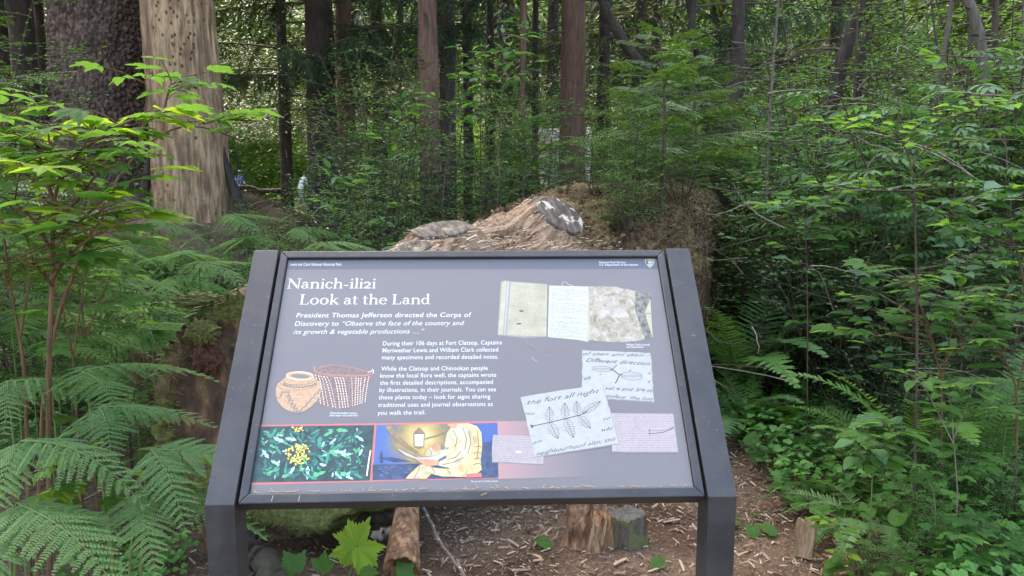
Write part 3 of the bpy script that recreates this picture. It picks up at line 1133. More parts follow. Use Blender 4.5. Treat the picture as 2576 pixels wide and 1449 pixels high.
GL['d'] = (.70, ring(.29, .32, .26, .33, 30, 330, .125, .05) + bar(.50, .06, .50, 1.05, .12) + bar(.38, .97, .53, 1.04, .05) + serif(.5, .68, .03))
GL['-'] = (.42, bar(.06, .29, .36, .29, .07))
GL['O'] = (.56, ring(.24, .44, .25, .23, -85, 165, .14, .07) + bar(.28, .21, .06, .06, .08) + serif(.04, .52, .04, .09))   # the turned c with a foot
GL[' '] = (.30, [])


def title(s, x0, y0, x1, y1, cap):
    P_ = Pic("title_lettering", 0)
    total = sum(GL[c][0] for c in s)
    a, b = uv(x0, y0), uv(x1, y1)
    h = np.linalg.norm(uv(x0, y0 - cap) - a)
    x = 0
    for c in s:
        for pl in GL[c][1]:
            q = np.asarray(pl)
            X = (q[:, 0] + x) / total
            P_.poly(np.c_[a[0] + X * (b[0] - a[0]), a[1] + (b[1] - a[1]) * X + q[:, 1] * h], M_INK)
        x += GL[c][0]
    P_.done()


title("Nanich-iliOi", 720.5, 725.5, 946, 725, 24.8)
title("Look at the Land", 751, 765.8, 1083.5, 765, 25)

text("President Thomas Jefferson directed the Corps of", 744.7, 798.5, 1186, 797, 11.4, shear=.12, bold=.004)
text("Discovery to", 741, 819.5, 851.5, 819, 11.4, shear=.12, bold=.004)
text("\u201cObserve the face of the country and", 861, 819, 1168, 817.6, 11.4, shear=.28)
text("its growth & vegetable productions \u2026\u201d", 738, 840, 1067, 838.5, 11.4, shear=.28)
for s_, a_, b_, y_, y2_ in (("During their 106 days at Fort Clatsop, Captains", 963, 1262.5, 869, 866), ("Meriwether Lewis and William Clark collected", 962, 1253.5, 886.5, 884),
                            ("many specimens and recorded detailed notes.", 960.5, 1254, 904, 902), ("While the Clatsop and Chinookan people", 958.5, 1227, 932.5, 930.5),
                            ("know the local flora well, the captains wrote", 956.5, 1248.5, 950, 947.5), ("the first detailed descriptions, accompanied", 955.5, 1240, 968, 965.5),
                            ("by illustrations, in their journals. You can see", 954, 1248, 986, 984), ("these plants today \u2013 look for signs sharing", 952.5, 1233.5, 1004.5, 1002),
                            ("traditional uses and journal observations as", 951, 1239.5, 1023.5, 1021), ("you walk the trail.", 949.5, 1070.5, 1043.5, 1042)):
    text(s_, a_, y_, b_, y2_, 10.6, bold=.003)
for s_, a_, b_, y_ in (("Chinook baskets woven", 829, 897, 1041), ("with cedar root and bark", 828.5, 900.5, 1047)):
    text(s_, a_, y_, b_, y_, 5.0, shear=.25, bold=.01, name="small_lettering")
text("William Clark's journal", 1575.5, 869, 1634.5, 869, 4.6, bold=.008, name="small_lettering")
text("and illustrations", 1576.5, 874.8, 1619, 874.8, 4.6, bold=.008, name="small_lettering")
text("\u201cThe Journal\u201d by Michael Haynes", 1183, 1213, 1252.5, 1212, 4.4, shear=.2, name="small_lettering")


def scribble(P_, a, b, mat, wd=.00045, amp=.0012, layer=2, seed=0, gaps=True):
    r_ = np.random.RandomState(seed)
    a, b = np.array(a), np.array(b)
    L = np.linalg.norm(b - a)
    d = (b - a) / L
    q = np.array([-d[1], d[0]])
    x = 0.0
    while x < L * .97:
        w = min(L - x, .005 + .012 * r_.rand())
        n = max(4, int(w / .0008))
        xs = np.linspace(x, x + w, n)
        ys = amp * (.5 * np.sin(np.arange(n) * 2.2 + r_.rand() * 6) + .5 * (r_.rand(n) - .5))
        P_.line(a + xs[:, None] * d + ys[:, None] * q, wd, mat, layer)
        x += w + (.002 + .003 * r_.rand())


def torn(pts, jit=.0018, n=14, seed=0):
    r_ = np.random.RandomState(seed)
    out_ = []
    for i in range(len(pts)):
        a, b = np.array(pts[i]), np.array(pts[(i + 1) % len(pts)])
        for k in range(n):
            out_.append(a + (b - a) * k / n + (r_.rand(2) - .5) * jit)
    return out_


mN, nt, out = new_mat("print_night_glow")               # printed: amber round the lantern, blue beyond
p = principled(nt, out, 0.5)
tc = nt.nodes.new("ShaderNodeTexCoord")
vm = N(nt, "ShaderNodeVectorMath", operation='DISTANCE')
nt.links.new(tc.outputs["Object"], vm.inputs[0])
vm.inputs[1].default_value = (*z3(1750, 215), -.0105)
no = N(nt, "ShaderNodeTexNoise", Scale=55.0, Detail=6.0)
nt.links.new(tc.outputs["Object"], no.inputs["Vector"])
ma = N(nt, "ShaderNodeMath", operation='MULTIPLY_ADD')
nt.links.new(no.outputs[0], ma.inputs[0])
ma.inputs[1].default_value = .045
nt.links.new(vm.outputs["Value"], ma.inputs[2])
mr = nt.nodes.new("ShaderNodeMapRange")
mr.inputs[1].default_value, mr.inputs[2].default_value = .02, .15
nt.links.new(ma.outputs[0], mr.inputs[0])
nt.links.new(ramp(nt, mr.outputs[0], [(0.0, (0.50, 0.42, 0.22)), (0.25, (0.36, 0.25, 0.08)), (0.45, (0.17, 0.14, 0.08)), (0.6, (0.06, 0.11, 0.26)), (1.0, (0.035, 0.085, 0.24))]), p.inputs["Base Color"])
M_NIGHT = mN
# the journal
P_ = Pic("journal_picture")
P_.poly([z2(*q) for q in ((200, 400), (245, 388), (290, 396), (652, 424), (642, 936), (430, 945), (168, 917))], M_EDGE_SHADOW)
P_.poly([z2(*q) for q in ((212, 410), (243, 395), (258, 400), (222, 915), (176, 912))], M_CREAM, 1)
P_.poly([z2(*q) for q in ((262, 402), (284, 402), (244, 918), (232, 915))], M_PAPER, 1)
P_.poly([z2(*q) for q in ((298, 405), (650, 432), (640, 928), (256, 920))], M_CREAM, 1)
P_.poly(torn([z2(*q) for q in ((1056, 448), (1300, 450), (1480, 490), (1650, 512), (1656, 560), (1600, 690), (1625, 830), (1672, 940), (1500, 976), (1300, 990), (1060, 962))], .002, 5), M_LTH, 1)
P_.poly(torn([z2(*q) for q in ((1500, 496), (1650, 512), (1656, 560), (1600, 690), (1625, 830), (1672, 940), (1600, 962), (1530, 800), (1500, 650))], .004, 5), M_LTHD, 2)
P_.poly([z2(*q) for q in ((1646, 572), (1668, 930), (1630, 830), (1594, 700))], M_CREAM, 3)
P_.line([z2(*q) for q in ((1600, 712), (1625, 706), (1652, 714))], .0016, M_WRITE, 4)
P_.poly(torn([z2(*q) for q in ((672, 440), (1052, 450), (1066, 960), (1042, 985), (940, 965), (655, 938))], .001, 8), M_CREAM, 2)
P_.poly(torn([z2(*q) for q in ((668, 440), (1048, 450), (1036, 972), (655, 930))], .001, 8), M_PAGE, 3)
P_.line([z2(*q) for q in ((790, 438), (800, 405), (830, 402), (843, 425), (900, 442))], .002, M_CREAM, 2)
for k in range(25):
    t = k / 24
    scribble(P_, z2(300 - 40 * t, 432 + 480 * t), z2(630 - 4 * t, 455 + 462 * t), M_WRITE, seed=k, layer=3, wd=.0004)
for k in range(27):
    t = k / 26
    if k in (7, 14, 17):
        continue
    e_ = 1035 if k % 5 else 900
    scribble(P_, z2(700 - 25 * t, 465 + 460 * t), z2(e_, 482 + 460 * t), M_WRITE_G, seed=60 + k, layer=5, wd=.0005)
P_.poly(ell(z2(400, 686), .006, .0025, 9, -.2), M_WRITE, 4)
P_.poly(ell(z2(376, 810), .007, .0022, 9, .2), M_WRITE, 4)
P_.line([z2(*q) for q in ((435, 950), (455, 1000), (500, 1045), (560, 1075), (640, 1085), (740, 1068), (830, 1050), (885, 1062))], .0016, M_BR, 1)
P_.line([z4(*q) for q in ((413, 125), (430, 145), (457, 162))], .0012, M_PAPER, 1)
P_.done("open old notebook with two written pages and a leather flap")

# torn notes
P_ = Pic("leaf_sketch_note", 0)
P_.poly(torn([z4(*q) for q in ((822, 74), (1368, 98), (1394, 486), (819, 450))], seed=1), M_EDGE_SHADOW, 0)
P_.poly(torn([z4(*q) for q in ((818, 70), (1362, 93), (1388, 478), (815, 445))], seed=1), M_PAPER, 1)
for c_, rx, ry, rot in (((975, 220), .0235, .0075, -.05), ((1210, 277), .0245, .0105, -.08)):
    e_ = ell(z4(*c_), rx, ry, 22, rot)
    P_.line(np.r_[e_, e_[:1]], .0009, M_WRITE, 2)
    for k in range(7):
        f_ = -0.75 + .25 * k
        a_ = z4(*c_) + np.array([rx * f_, 0])
        P_.line([a_, a_ + np.array([.004, ry * .75 * (1 - abs(f_) * .7)])], .0005, M_WRITE, 2)
        P_.line([a_, a_ + np.array([.004, -ry * .75 * (1 - abs(f_) * .7)])], .0005, M_WRITE, 2)
    P_.line([z4(*c_) - np.array([rx, 0]), z4(*c_) + np.array([rx, 0])], .0007, M_WRITE, 2)
P_.line([z4(*q) for q in ((1040, 222), (1075, 235), (1105, 262), (1140, 268))], .0026, M_WRITE, 2)
P_.line([z4(*q) for q in ((1060, 226), (1075, 205), (1095, 190))], .002, M_WRITE, 2)
P_.line([z4(*q) for q in ((1115, 268), (1100, 300), (1088, 325), (1080, 335))], .0026, M_WRITE, 2)
nA = P_.done()
tz = lambda X, Y: z4(X, Y)


def hand(s, x0, y0, x1, y1, cap, layer, par):
    text(s, x0, y0, x1, y1, cap, mat=M_WRITE_G, shear=.55, layer=layer, uvf=z4, name="handwriting", par=par)


hand("of then and their i", 822, 108, 1360, 124, 24, 3, nA)
hand("Different direction", 845, 162, 1362, 192, 30, 3, nA)
hand("th", 828, 305, 885, 308, 26, 3, nA)
hand("A", 945, 268, 970, 270, 14, 3, nA)
hand("A", 1185, 238, 1208, 240, 14, 3, nA)
hand("A", 1338, 264, 1362, 266, 18, 3, nA)
hand("B", 1338, 332, 1362, 334, 18, 3, nA)
hand("val 4 and 3/4 in", 1005, 385, 1378, 406, 26, 3, nA)
hand("tiolate  the hos", 1010, 447, 1384, 474, 26, 3, nA)

P_ = Pic("feather_sketch_note", 4)
P_.poly(torn([z4(*q) for q in ((1046, 580), (1546, 584), (1586, 890), (1060, 887))], seed=3, jit=.001), M_EDGE_SHADOW, 0)
P_.poly(torn([z4(*q) for q in ((1040, 575), (1540, 578), (1580, 882), (1055, 880))], seed=3, jit=.001), M_PINK, 1)
for k in range(16):
    t = k / 15
    e_ = 1535 + 35 * t
    if 6 <= k <= 8:
        e_ = 1330
    scribble(P_, z4(1075 + 12 * t, 584 + 286 * t), z4(e_, 584 + 286 * t), M_WRITE, wd=.00042, seed=200 + k, layer=2, amp=.001)
P_.line([z4(*q) for q in ((1352, 738), (1400, 735), (1460, 728), (1520, 708), (1550, 686))], .0016, M_WRITE_G, 2)
P_.line([z4(*q) for q in ((1355, 712), (1420, 716), (1480, 708), (1530, 694), (1550, 686))], .0009, M_WRITE_G, 2)
P_.line([z4(*q) for q in ((1352, 700), (1352, 750))], .0014, M_WRITE_G, 2)
P_.done()

P_ = Pic("small_written_note", 4)
P_.poly(torn([z4(*q) for q in ((108, 752), (420, 764), (510, 914), (510, 986), (92, 966))], seed=4, jit=.001), M_EDGE_SHADOW, 0)
P_.poly(torn([z4(*q) for q in ((105, 748), (420, 760), (505, 910), (505, 980), (88, 960))], seed=4, jit=.001), M_PINK, 1)
for k in range(13):
    t = k / 12
    scribble(P_, z4(115 - 18 * t, 762 + 186 * t), z4(400 + 95 * t, 770 + 190 * t), M_WRITE, wd=.00042, seed=300 + k, layer=2, amp=.001)
P_.poly(ell(z4(308, 884), .006, .002, 9, -.1), M_BSKP, 3)
P_.done()

P_ = Pic("holly_sprig_note", 7)
P_.poly(torn([z4(*q) for q in ((330, 450), (982, 346), (1118, 822), (448, 928))], seed=2), M_EDGE_SHADOW, 0)
P_.poly(torn([z4(*q) for q in ((323, 445), (975, 340), (1110, 815), (440, 920))], seed=2), M_PAPER, 1)


def spiny(c0, c1, wd, seed):
    a, b = z4(*c0), z4(*c1)
    L = np.linalg.norm(b - a)
    d = (b - a) / L
    q = np.array([-d[1], d[0]])
    out_, mid = [], []
    for s in (1, -1):
        ks = range(9) if s > 0 else range(8, -1, -1)
        for k in ks:
            t = k / 8
            w_ = wd * math.sin(math.pi * min(1, .12 + t * .9)) * (1.0 if k % 2 == 0 else .66)
            out_.append(a + d * L * t + q * s * w_)
    P_.line(np.array(out_ + [out_[0]]), .0007, M_WRITE_G, 2)
    P_.line([a, b], .0008, M_WRITE_G, 2)
    for k in range(1, 8):
        for s in (-1, 1):
            o_ = a + d * L * k / 8
            P_.line([o_, o_ + d * .0035 + q * s * wd * .75 * math.sin(math.pi * k / 8)], .0006, M_WRITE_G, 2)


P_.line([z4(*q) for q in ((415, 680), (550, 650), (680, 620), (800, 590), (860, 560))], .0017, M_WRITE_G, 3)
P_.poly([z4(*q) for q in ((400, 668), (428, 672), (424, 690), (412, 694))], M_WRITE_G, 3)
for c0, c1, wd, sd_ in (((555, 648), (555, 522), .0105, 1), ((678, 618), (678, 490), .0105, 2), ((780, 590), (770, 478), .0105, 3), ((820, 575), (965, 478), .0095, 4),
                        ((560, 655), (625, 780), .0125, 5), ((690, 625), (748, 772), .0125, 6), ((790, 600), (885, 698), .0115, 7)):
    spiny(c0, c1, wd, sd_)
P_.poly(ell(z4(716, 588), .0012, .0035, 9, .1), M_FT[4], 4)
nB = P_.done()
hand("the fort all night", 378, 508, 960, 410, 34, 9, nB)
hand("neighbourhood also; this", 448, 915, 1092, 790, 30, 9, nB)
hand("kens", 360, 590, 440, 582, 20, 9, nB)
hand("nia", 420, 828, 500, 800, 22, 9, nB)
hand("whi", 975, 724, 1072, 700, 26, 9, nB)
hand("ro", 985, 636, 1045, 620, 24, 9, nB)

# baskets
P_ = Pic("basket_picture")
bowl = [(1180, 128), (1205, 130), (1235, 200), (1260, 190), (1300, 150), (1450, 124), (1600, 130), (1760, 150), (1900, 185), (2060, 235), (2140, 180), (2160, 200), (2140, 262), (2110, 330), (2040, 520),
        (1960, 680), (1860, 790), (1740, 835), (1620, 843), (1480, 830), (1330, 780), (1240, 730), (1230, 500), (1195, 300)]
P_.poly([z5(*q) for q in bowl], M_BSK2, 1)
P_.line([z5(*q) for q in ((1190, 140), (1205, 215), (1260, 252), (1400, 278), (1600, 292), (1800, 300), (2000, 290), (2140, 262))], .0042, M_BSKR, 2)
P_.line([z5(*q) for q in ((1262, 190), (1300, 150), (1450, 126), (1600, 132), (1760, 152), (1900, 187), (2060, 238))], .0022, M_BSKR, 2)
P_.line([z5(*q) for q in ((2062, 240), (2110, 226), (2138, 190), (2152, 210), (2140, 258))], .0018, M_BSKP, 2)
for x0, x1, h0 in ((1210, 1300, 280), (1260, 1360, 290), (1300, 1420, 295), (1345, 1500, 300), (1400, 1545, 310), (1520, 1610, 320), (1560, 1660, 320), (1610, 1700, 325), (1655, 1745, 325),
                   (1800, 1810, 330), (1870, 1850, 330), (1910, 1890, 330), (1950, 1930, 330), (2020, 1960, 320), (2080, 2010, 310)):
    m_ = 12
    for k in range(m_):
        a_, b_ = k / m_, (k + .62) / m_
        bot = 740 + 90 * math.sin((x1 - 1240) / 750 * math.pi)
        f_ = lambda t: z5(x0 + (x1 - x0) * (t ** .7), h0 + (bot - h0) * t)
        P_.line([f_(a_), f_(b_)], .0017 if x0 % 100 else .0011, M_BSKP, 2)
jar = [(735, 320), (690, 360), (612, 420), (575, 500), (578, 600), (610, 710), (690, 810), (790, 865), (900, 888), (1020, 872), (1130, 810), (1230, 710), (1290, 600), (1308, 480), (1290, 395),
       (1200, 335), (1188, 280), (1120, 240), (1000, 222), (880, 228), (790, 250), (745, 285)]
P_.poly([z5(*q) for q in jar], M_BSK, 3)
P_.poly([z5(*q) for q in ell((970, 303), 150, 34, 20, .06)], M_BSKG, 4)
P_.line([z5(*q) for q in ell((965, 298), 215, 62, 30, .05)], .0016, M_BSKP, 4)
P_.line([z5(*q) for q in ((650, 400), (680, 440), (760, 475), (880, 488), (1030, 478), (1150, 450), (1230, 410), (1250, 370))], .0014, M_BSKG, 4)
P_.line([z5(*q) for q in ((700, 370), (720, 410), (800, 435), (930, 445), (1050, 435), (1160, 410), (1225, 370))], .0014, M_BSKG, 4)
for k in range(17):
    a = math.radians(190 + k * 9.6)
    c0 = (965 + math.cos(a) * -270 * -1, 395 - math.sin(a) * 62)
    P_.line([z5(*c0), z5(c0[0] + 12, c0[1] + 34)], .0022, M_BSKG, 4)
zig = [(655, 560), (800, 560), (770, 600), (820, 640), (780, 700), (860, 690), (820, 760), (900, 750), (860, 820), (935, 820), (900, 868), (980, 860), (1010, 800), (1060, 790), (1080, 730), (1120, 720), (1150, 660), (1190, 650), (1200, 600), (1250, 580), (1290, 500)]
P_.line([z5(*q) for q in zig], .0032, M_BSKG, 4)
P_.line([z5(x - 14, y + 40) for x, y in zig[1:12]], .0022, M_BSKG, 4)
P_.line([z5(*q) for q in ((640, 600), (680, 580), (650, 640), (620, 650))], .003, M_BSKG, 4)
P_.line([z5(*q) for q in ((640, 500), (760, 528), (900, 530), (1050, 510), (1200, 470))], .001, M_BSKG, 4)
P_.done("round tan basket beside a dark striped bowl basket")

# red bordered strip of two pictures
P_ = Pic("picture_strip")
P_.poly([z3(*q) for q in ((148, 86), (1300, 70), (2576, 47), (2576, 190), (2495, 600), (52, 668))], M_RED, 0)
P_.poly([uv(*q) for q in ((1251, 1060), (1490, 1057), (1510, 1199), (1253, 1204.5))], M_FADE, 1)
P_.done("red border around the two pictures")
P_ = Pic("flower_photograph", 2)
fq = [np.array(z3(*q)) for q in ((147, 103), (1297, 87), (1253, 622), (57, 643))]
P_.poly(fq, M_FD, 0)
r_ = np.random.RandomState(5)


def fin(s, t):
    return (fq[0] * (1 - s) + fq[1] * s) * (1 - t) + (fq[3] * (1 - s) + fq[2] * s) * t


for k in range(300):
    s, t = r_.rand() * .94 + .03, r_.rand() * .9 + .05
    c = fin(s, t)
    a = r_.rand() * 6.28
    L = .004 + .012 * r_.rand() ** 2
    if .25 < s < .52 and .3 < t < .75 and r_.rand() < .6:
        continue
    w_ = L * (.2 + .22 * r_.rand())
    d, q = np.array([math.cos(a), math.sin(a)]), np.array([-math.sin(a), math.cos(a)])
    pl = [c - d * L, c - d * L * .3 + q * w_, c - d * L * .1 + q * w_ * .5, c + d * L * .4 + q * w_ * .9, c + d * L, c + d * L * .3 - q * w_ * .8, c - q * w_ * .45, c - d * L * .4 - q * w_]
    lo, hi = fin(0.01, .01), fin(.99, .99)
    if all(fq[3][0] + .012 < x[0] < fq[1][0] - .014 and fq[3][1] + .003 < x[1] < fq[1][1] - .004 for x in pl):
        P_.poly(pl, M_FT[[0, 0, 1, 3, 3, 2, 0, 3, 3, 1, 2, 4][r_.randint(11 if k % 9 else 12)]], 1 + k % 3)
for k in range(85):
    a, r = r_.rand() * 6.28, r_.rand() ** .6
    P_.poly(ell(z3(560 + 125 * r * math.cos(a), 368 + 105 * r * math.sin(a)), .0022, .0022, 7), M_FY, 5 + k % 2)
for k in range(16):
    P_.poly(ell(z3(500 + r_.rand() * 130, 105 + r_.rand() * 45), .0018, .0018, 7), M_FY, 5)
P_.line([z3(*q) for q in ((1262, 330), (1245, 430), (1225, 580))], .003, M_BSKP, 5)
P_.done("photograph of yellow blossom among dark green prickly leaves")

# night picture: plain stand-in of the same colours
P_ = Pic("lantern_painting", 2)
pq = [np.array(z3(*q)) for q in ((1318, 87), (2487, 66), (2497, 593), (1280, 618))]
P_.poly(pq, M_NIGHT, 0)
P_.poly([z3(*q) for q in ((1282, 470), (2494, 440), (2496, 592), (1281, 617))], M_ND, 1)
P_.line([z3(*q) for q in ((1430, 92), (1500, 190), (1600, 280), (1700, 350), (1760, 400))], np.linspace(.014, .005, 5), M_BR, 5)
P_.line([z3(*q) for q in ((1780, 222), (1900, 190), (2020, 130))], .003, M_BR, 5)
P_.poly([z3(*q) for q in ((1675, 165), (1728, 108), (1785, 165), (1778, 300), (1725, 318), (1678, 300))], M_BR, 6)
P_.poly([z3(*q) for q in ((1686, 178), (1774, 178), (1768, 292), (1690, 292))], M_INK, 7)
P_.poly([z3(*q) for q in ((2040, 110), (2090, 75), (2200, 70), (2290, 100), (2332, 160), (2340, 300), (2325, 430), (2335, 520), (2250, 585), (2100, 560), (2010, 500), (1990, 420), (2000, 320), (1985, 230), (2000, 160))], M_CL2, 5)
P_.poly([z3(*q) for q in ((2045, 115), (2100, 85), (2190, 90), (2235, 140), (2250, 260), (2225, 380), (2140, 460), (2000, 500), (1915, 480), (1925, 440), (2020, 400), (2100, 330), (2110, 230), (2060, 280), (2000, 330), (1975, 290), (2000, 180))], M_CL, 6)
P_.poly([z3(*q) for q in ((1790, 390), (1800, 340), (1850, 300), (1900, 310), (1960, 330), (2010, 300), (2060, 330), (1990, 380), (1900, 385))], M_CL, 6)
P_.poly([z3(*q) for q in ((1600, 606), (1640, 560), (1740, 470), (1800, 470), (1870, 500), (2050, 515), (2220, 520), (2290, 555), (2180, 590), (1950, 585), (1850, 560), (1800, 608))], M_CL2, 7)
P_.poly([z3(*q) for q in ((1690, 560), (1760, 490), (1860, 512), (2150, 540), (2140, 560), (1900, 556), (1800, 545), (1740, 606), (1670, 606))], M_CL, 8)
for q in (((2060, 140), (2100, 220), (2080, 300)), ((2150, 110), (2190, 220), (2170, 330)), ((2210, 150), (2232, 250), (2200, 370)), ((2000, 420), (2080, 400), (2140, 340)), ((1960, 470), (2060, 450), (2160, 400)),
          ((2290, 140), (2305, 260), (2290, 420)), ((2265, 300), (2310, 290), (2335, 300)), ((2262, 360), (2300, 350), (2330, 360)), ((2262, 420), (2300, 405), (2328, 415)), ((2255, 470), (2300, 455), (2328, 470)),
          ((1850, 500), (1880, 540), (1870, 560)), ((2000, 520), (2030, 545), (2020, 570)), ((1740, 480), (1720, 540), (1680, 600)), ((2200, 525), (2180, 560), (2150, 580)), ((1830, 330), (1850, 350), (1845, 380))):
    P_.line([z3(*p_) for p_ in q], .0016, M_BR, 9)
for k in range(5):
    P_.line([z3(1560 + 25 * k, 335 + 12 * k), z3(1700 + 14 * k, 385 + 8 * k)], .0009, M_BR, 9)
for k in range(26):
    x_, y_ = 1290 + r_.rand() * 420, 480 + r_.rand() * 110
    P_.line([z3(x_, y_), z3(x_ + 15 + 30 * r_.rand(), y_ - 8 + 10 * r_.rand())], .0012, (M_NB, M_FD, M_BR)[k % 3], 2)
for k in range(9):
    P_.line([z3(1330 + 20 * k, 405 + 5 * k), z3(1480 + 22 * k, 398 + 5 * k)], .0012, M_ND, 2)
P_.poly([z3(*q) for q in ((1520, 318), (1760, 405), (2010, 370), (1900, 432), (1740, 430), (1600, 380))], M_PAGE, 8)
P_.poly([z3(*q) for q in ((1700, 425), (1800, 415), (1920, 430), (1915, 475), (1800, 490))], M_SK, 9)
P_.poly(ell(z3(1895, 305), .010, .009, 12), M_SK, 9)
P_.poly([z3(*q) for q in ((2000, 80), (2100, 72), (2090, 112), (2030, 112))], M_SK, 9)
P_.poly([z3(*q) for q in ((2190, 560), (2330, 550), (2340, 592), (2180, 597))], M_RED, 9)
P_.poly([z3(*q) for q in ((1350, 370), (1372, 330), (1385, 450), (1352, 450))], M_ND, 4)
P_.poly([z3(*q) for q in ((2340, 260), (2430, 240), (2440, 590), (2330, 592))], M_ND, 4)
P_.done("night picture of a pale clothed seated figure with an open book by a lantern")

# needles caught along the lower lip
mb = MB()
r_ = np.random.RandomState(3)
for k in range(85):
    u = (r_.rand() * 2 - 1) * (ui - .008)
    a = (r_.rand() - .5) * (2.6 if r_.rand() < .25 else .7)
    L = .004 + .010 * r_.rand() ** 1.5
    if r_.rand() < .3 and u > .0:
        L *= 1.3
    c = np.array([u, vb + .003 + .003 * r_.rand() + abs(math.sin(a)) * L * .5, -.0085 + .002 * r_.rand()])
    B = np.array([[math.cos(a), -math.sin(a), 0], [math.sin(a), math.cos(a), 0], [0, 0, 1.0]])
    mb.box(c, (L, .0013, .0006), B)
for u, v, a in ((-.415, .012, 1.4), (-.36, .011, 1.5), (.02, .014, .4)):
    B = np.array([[math.cos(a), -math.sin(a), 0], [math.sin(a), math.cos(a), 0], [0, 0, 1.0]])
    mb.box((u, v, -.0008), (.013, .0015, .0008), B)
nd = link("fallen_needles", mb.mesh("fallen_needles", flat("dry_needle", (0.36, 0.24, 0.13), 0.7)), M=Matrix.Translation(SIGN0) @ SM)
nd["kind"] = "stuff"
nd["label"] = "dry conifer needles lying along the lower lip of the sign"
nd["category"] = "needles"
# ------------------------------------------------------------------ forest floor
m, nt, out = new_mat("forest_floor")
p = principled(nt, out, 0.95, 0.15)
tc = nt.nodes.new("ShaderNodeTexCoord")
n1 = N(nt, "ShaderNodeTexNoise", Scale=55.0, Detail=9.0, Roughness=0.75, Distortion=1.5)
n2 = N(nt, "ShaderNodeTexNoise", Scale=1.6, Detail=4.0)
for a in (n1, n2):
    nt.links.new(tc.outputs["Object"], a.inputs["Vector"])
c1 = ramp(nt, n1.outputs[0], [(0.3, (0.022, 0.014, 0.010)), (0.5, (0.145, 0.095, 0.062)), (0.68, (0.30, 0.21, 0.14))])
c2 = ramp(nt, n1.outputs[0], [(0.3, (0.018, 0.012, 0.008)), (0.5, (0.06, 0.036, 0.022)), (0.7, (0.15, 0.08, 0.045))])
mx = N(nt, "ShaderNodeMix", data_type='RGBA')
nt.links.new(ramp(nt, n2.outputs[0], [(0.42, (0, 0, 0)), (0.6, (1, 1, 1))]), mx.inputs[0])
nt.links.new(c1, mx.inputs[6])
nt.links.new(c2, mx.inputs[7])
nt.links.new(mx.outputs[2], p.inputs["Base Color"])
b = N(nt, "ShaderNodeBump", Strength=1.0, Distance=0.012)
nt.links.new(n1.outputs[0], b.inputs["Height"])
nt.links.new(b.outputs[0], p.inputs["Normal"])
M_FLOOR = m

k = np.linspace(-1, 1, 330)
xs = 200 * np.sinh(5.2 * k) / math.sinh(5.2)
ys = 200 * np.sinh(5.2 * k) / math.sinh(5.2) + 3.2
X, Y = np.meshgrid(xs, ys, indexing='xy')
Z = ground_z(X, Y)
n = len(xs)
i = np.arange(n - 1)[:, None] * n + np.arange(n - 1)[None]
F = np.stack([i, i + 1, i + 1 + n, i + n], -1).reshape(-1, 4)
g = link("ground", MB().add(np.stack([X, Y, Z], -1).reshape(-1, 3), F).mesh("ground", M_FLOOR, smooth=True))
g["kind"] = "structure"


def gp(px, Y, dz=0.0):
    """Ground point below the photograph column px at forward distance Y."""
    x = gx(px, Y)
    return np.array([x, Y, float(ground_z(x, Y)) + dz])


def scatter(n, x0, x1, y0, y1, seed=0, dens=None):
    r_ = np.random.RandomState(seed)
    x, y = x0 + (x1 - x0) * r_.rand(n), y0 + (y1 - y0) * r_.rand(n)
    if dens is not None:
        keep = r_.rand(n) < dens(x, y)
        x, y = x[keep], y[keep]
    return x, y, ground_z(x, y)


def rand_R(n, tilt=0.35, seed=0):
    """Random heading, small random tilt."""
    r_ = np.random.RandomState(seed)
    a = r_.rand(n) * 6.283
    t1, t2 = (r_.rand(n) - .5) * 2 * tilt, (r_.rand(n) - .5) * 2 * tilt
    Rz = np.zeros((n, 3, 3))
    Rz[:, 0, 0], Rz[:, 0, 1], Rz[:, 1, 0], Rz[:, 1, 1], Rz[:, 2, 2] = np.cos(a), -np.sin(a), np.sin(a), np.cos(a), 1
    Rx = np.zeros((n, 3, 3))
    Rx[:, 0, 0], Rx[:, 1, 1], Rx[:, 1, 2], Rx[:, 2, 1], Rx[:, 2, 2] = 1, np.cos(t1), -np.sin(t1), np.sin(t1), np.cos(t1)
    Ry = np.zeros((n, 3, 3))
    Ry[:, 1, 1], Ry[:, 0, 0], Ry[:, 0, 2], Ry[:, 2, 0], Ry[:, 2, 2] = 1, np.cos(t2), np.sin(t2), -np.sin(t2), np.cos(t2)
    return Rz @ Rx @ Ry


def isl_mat(name, stops, rough=0.85, bump=0.0):
    m, nt, out = new_mat(name)
    p = principled(nt, out, rough, 0.3)
    g_ = nt.nodes.new("ShaderNodeNewGeometry")
    c = ramp(nt, g_.outputs["Random Per Island"], stops)
    tc = nt.nodes.new("ShaderNodeTexCoord")
    no = N(nt, "ShaderNodeTexNoise", Scale=160.0, Detail=4.0)
    nt.links.new(tc.outputs["Object"], no.inputs["Vector"])
    mx = N(nt, "ShaderNodeMix", data_type='RGBA', blend_type='MULTIPLY')
    mx.inputs[0].default_value = 0.8
    nt.links.new(c, mx.inputs[6])
    nt.links.new(ramp(nt, no.outputs[0], [(0.3, (0.45, 0.42, 0.4)), (0.65, (1, 1, 1))]), mx.inputs[7])
    nt.links.new(mx.outputs[2], p.inputs["Base Color"])
    return m


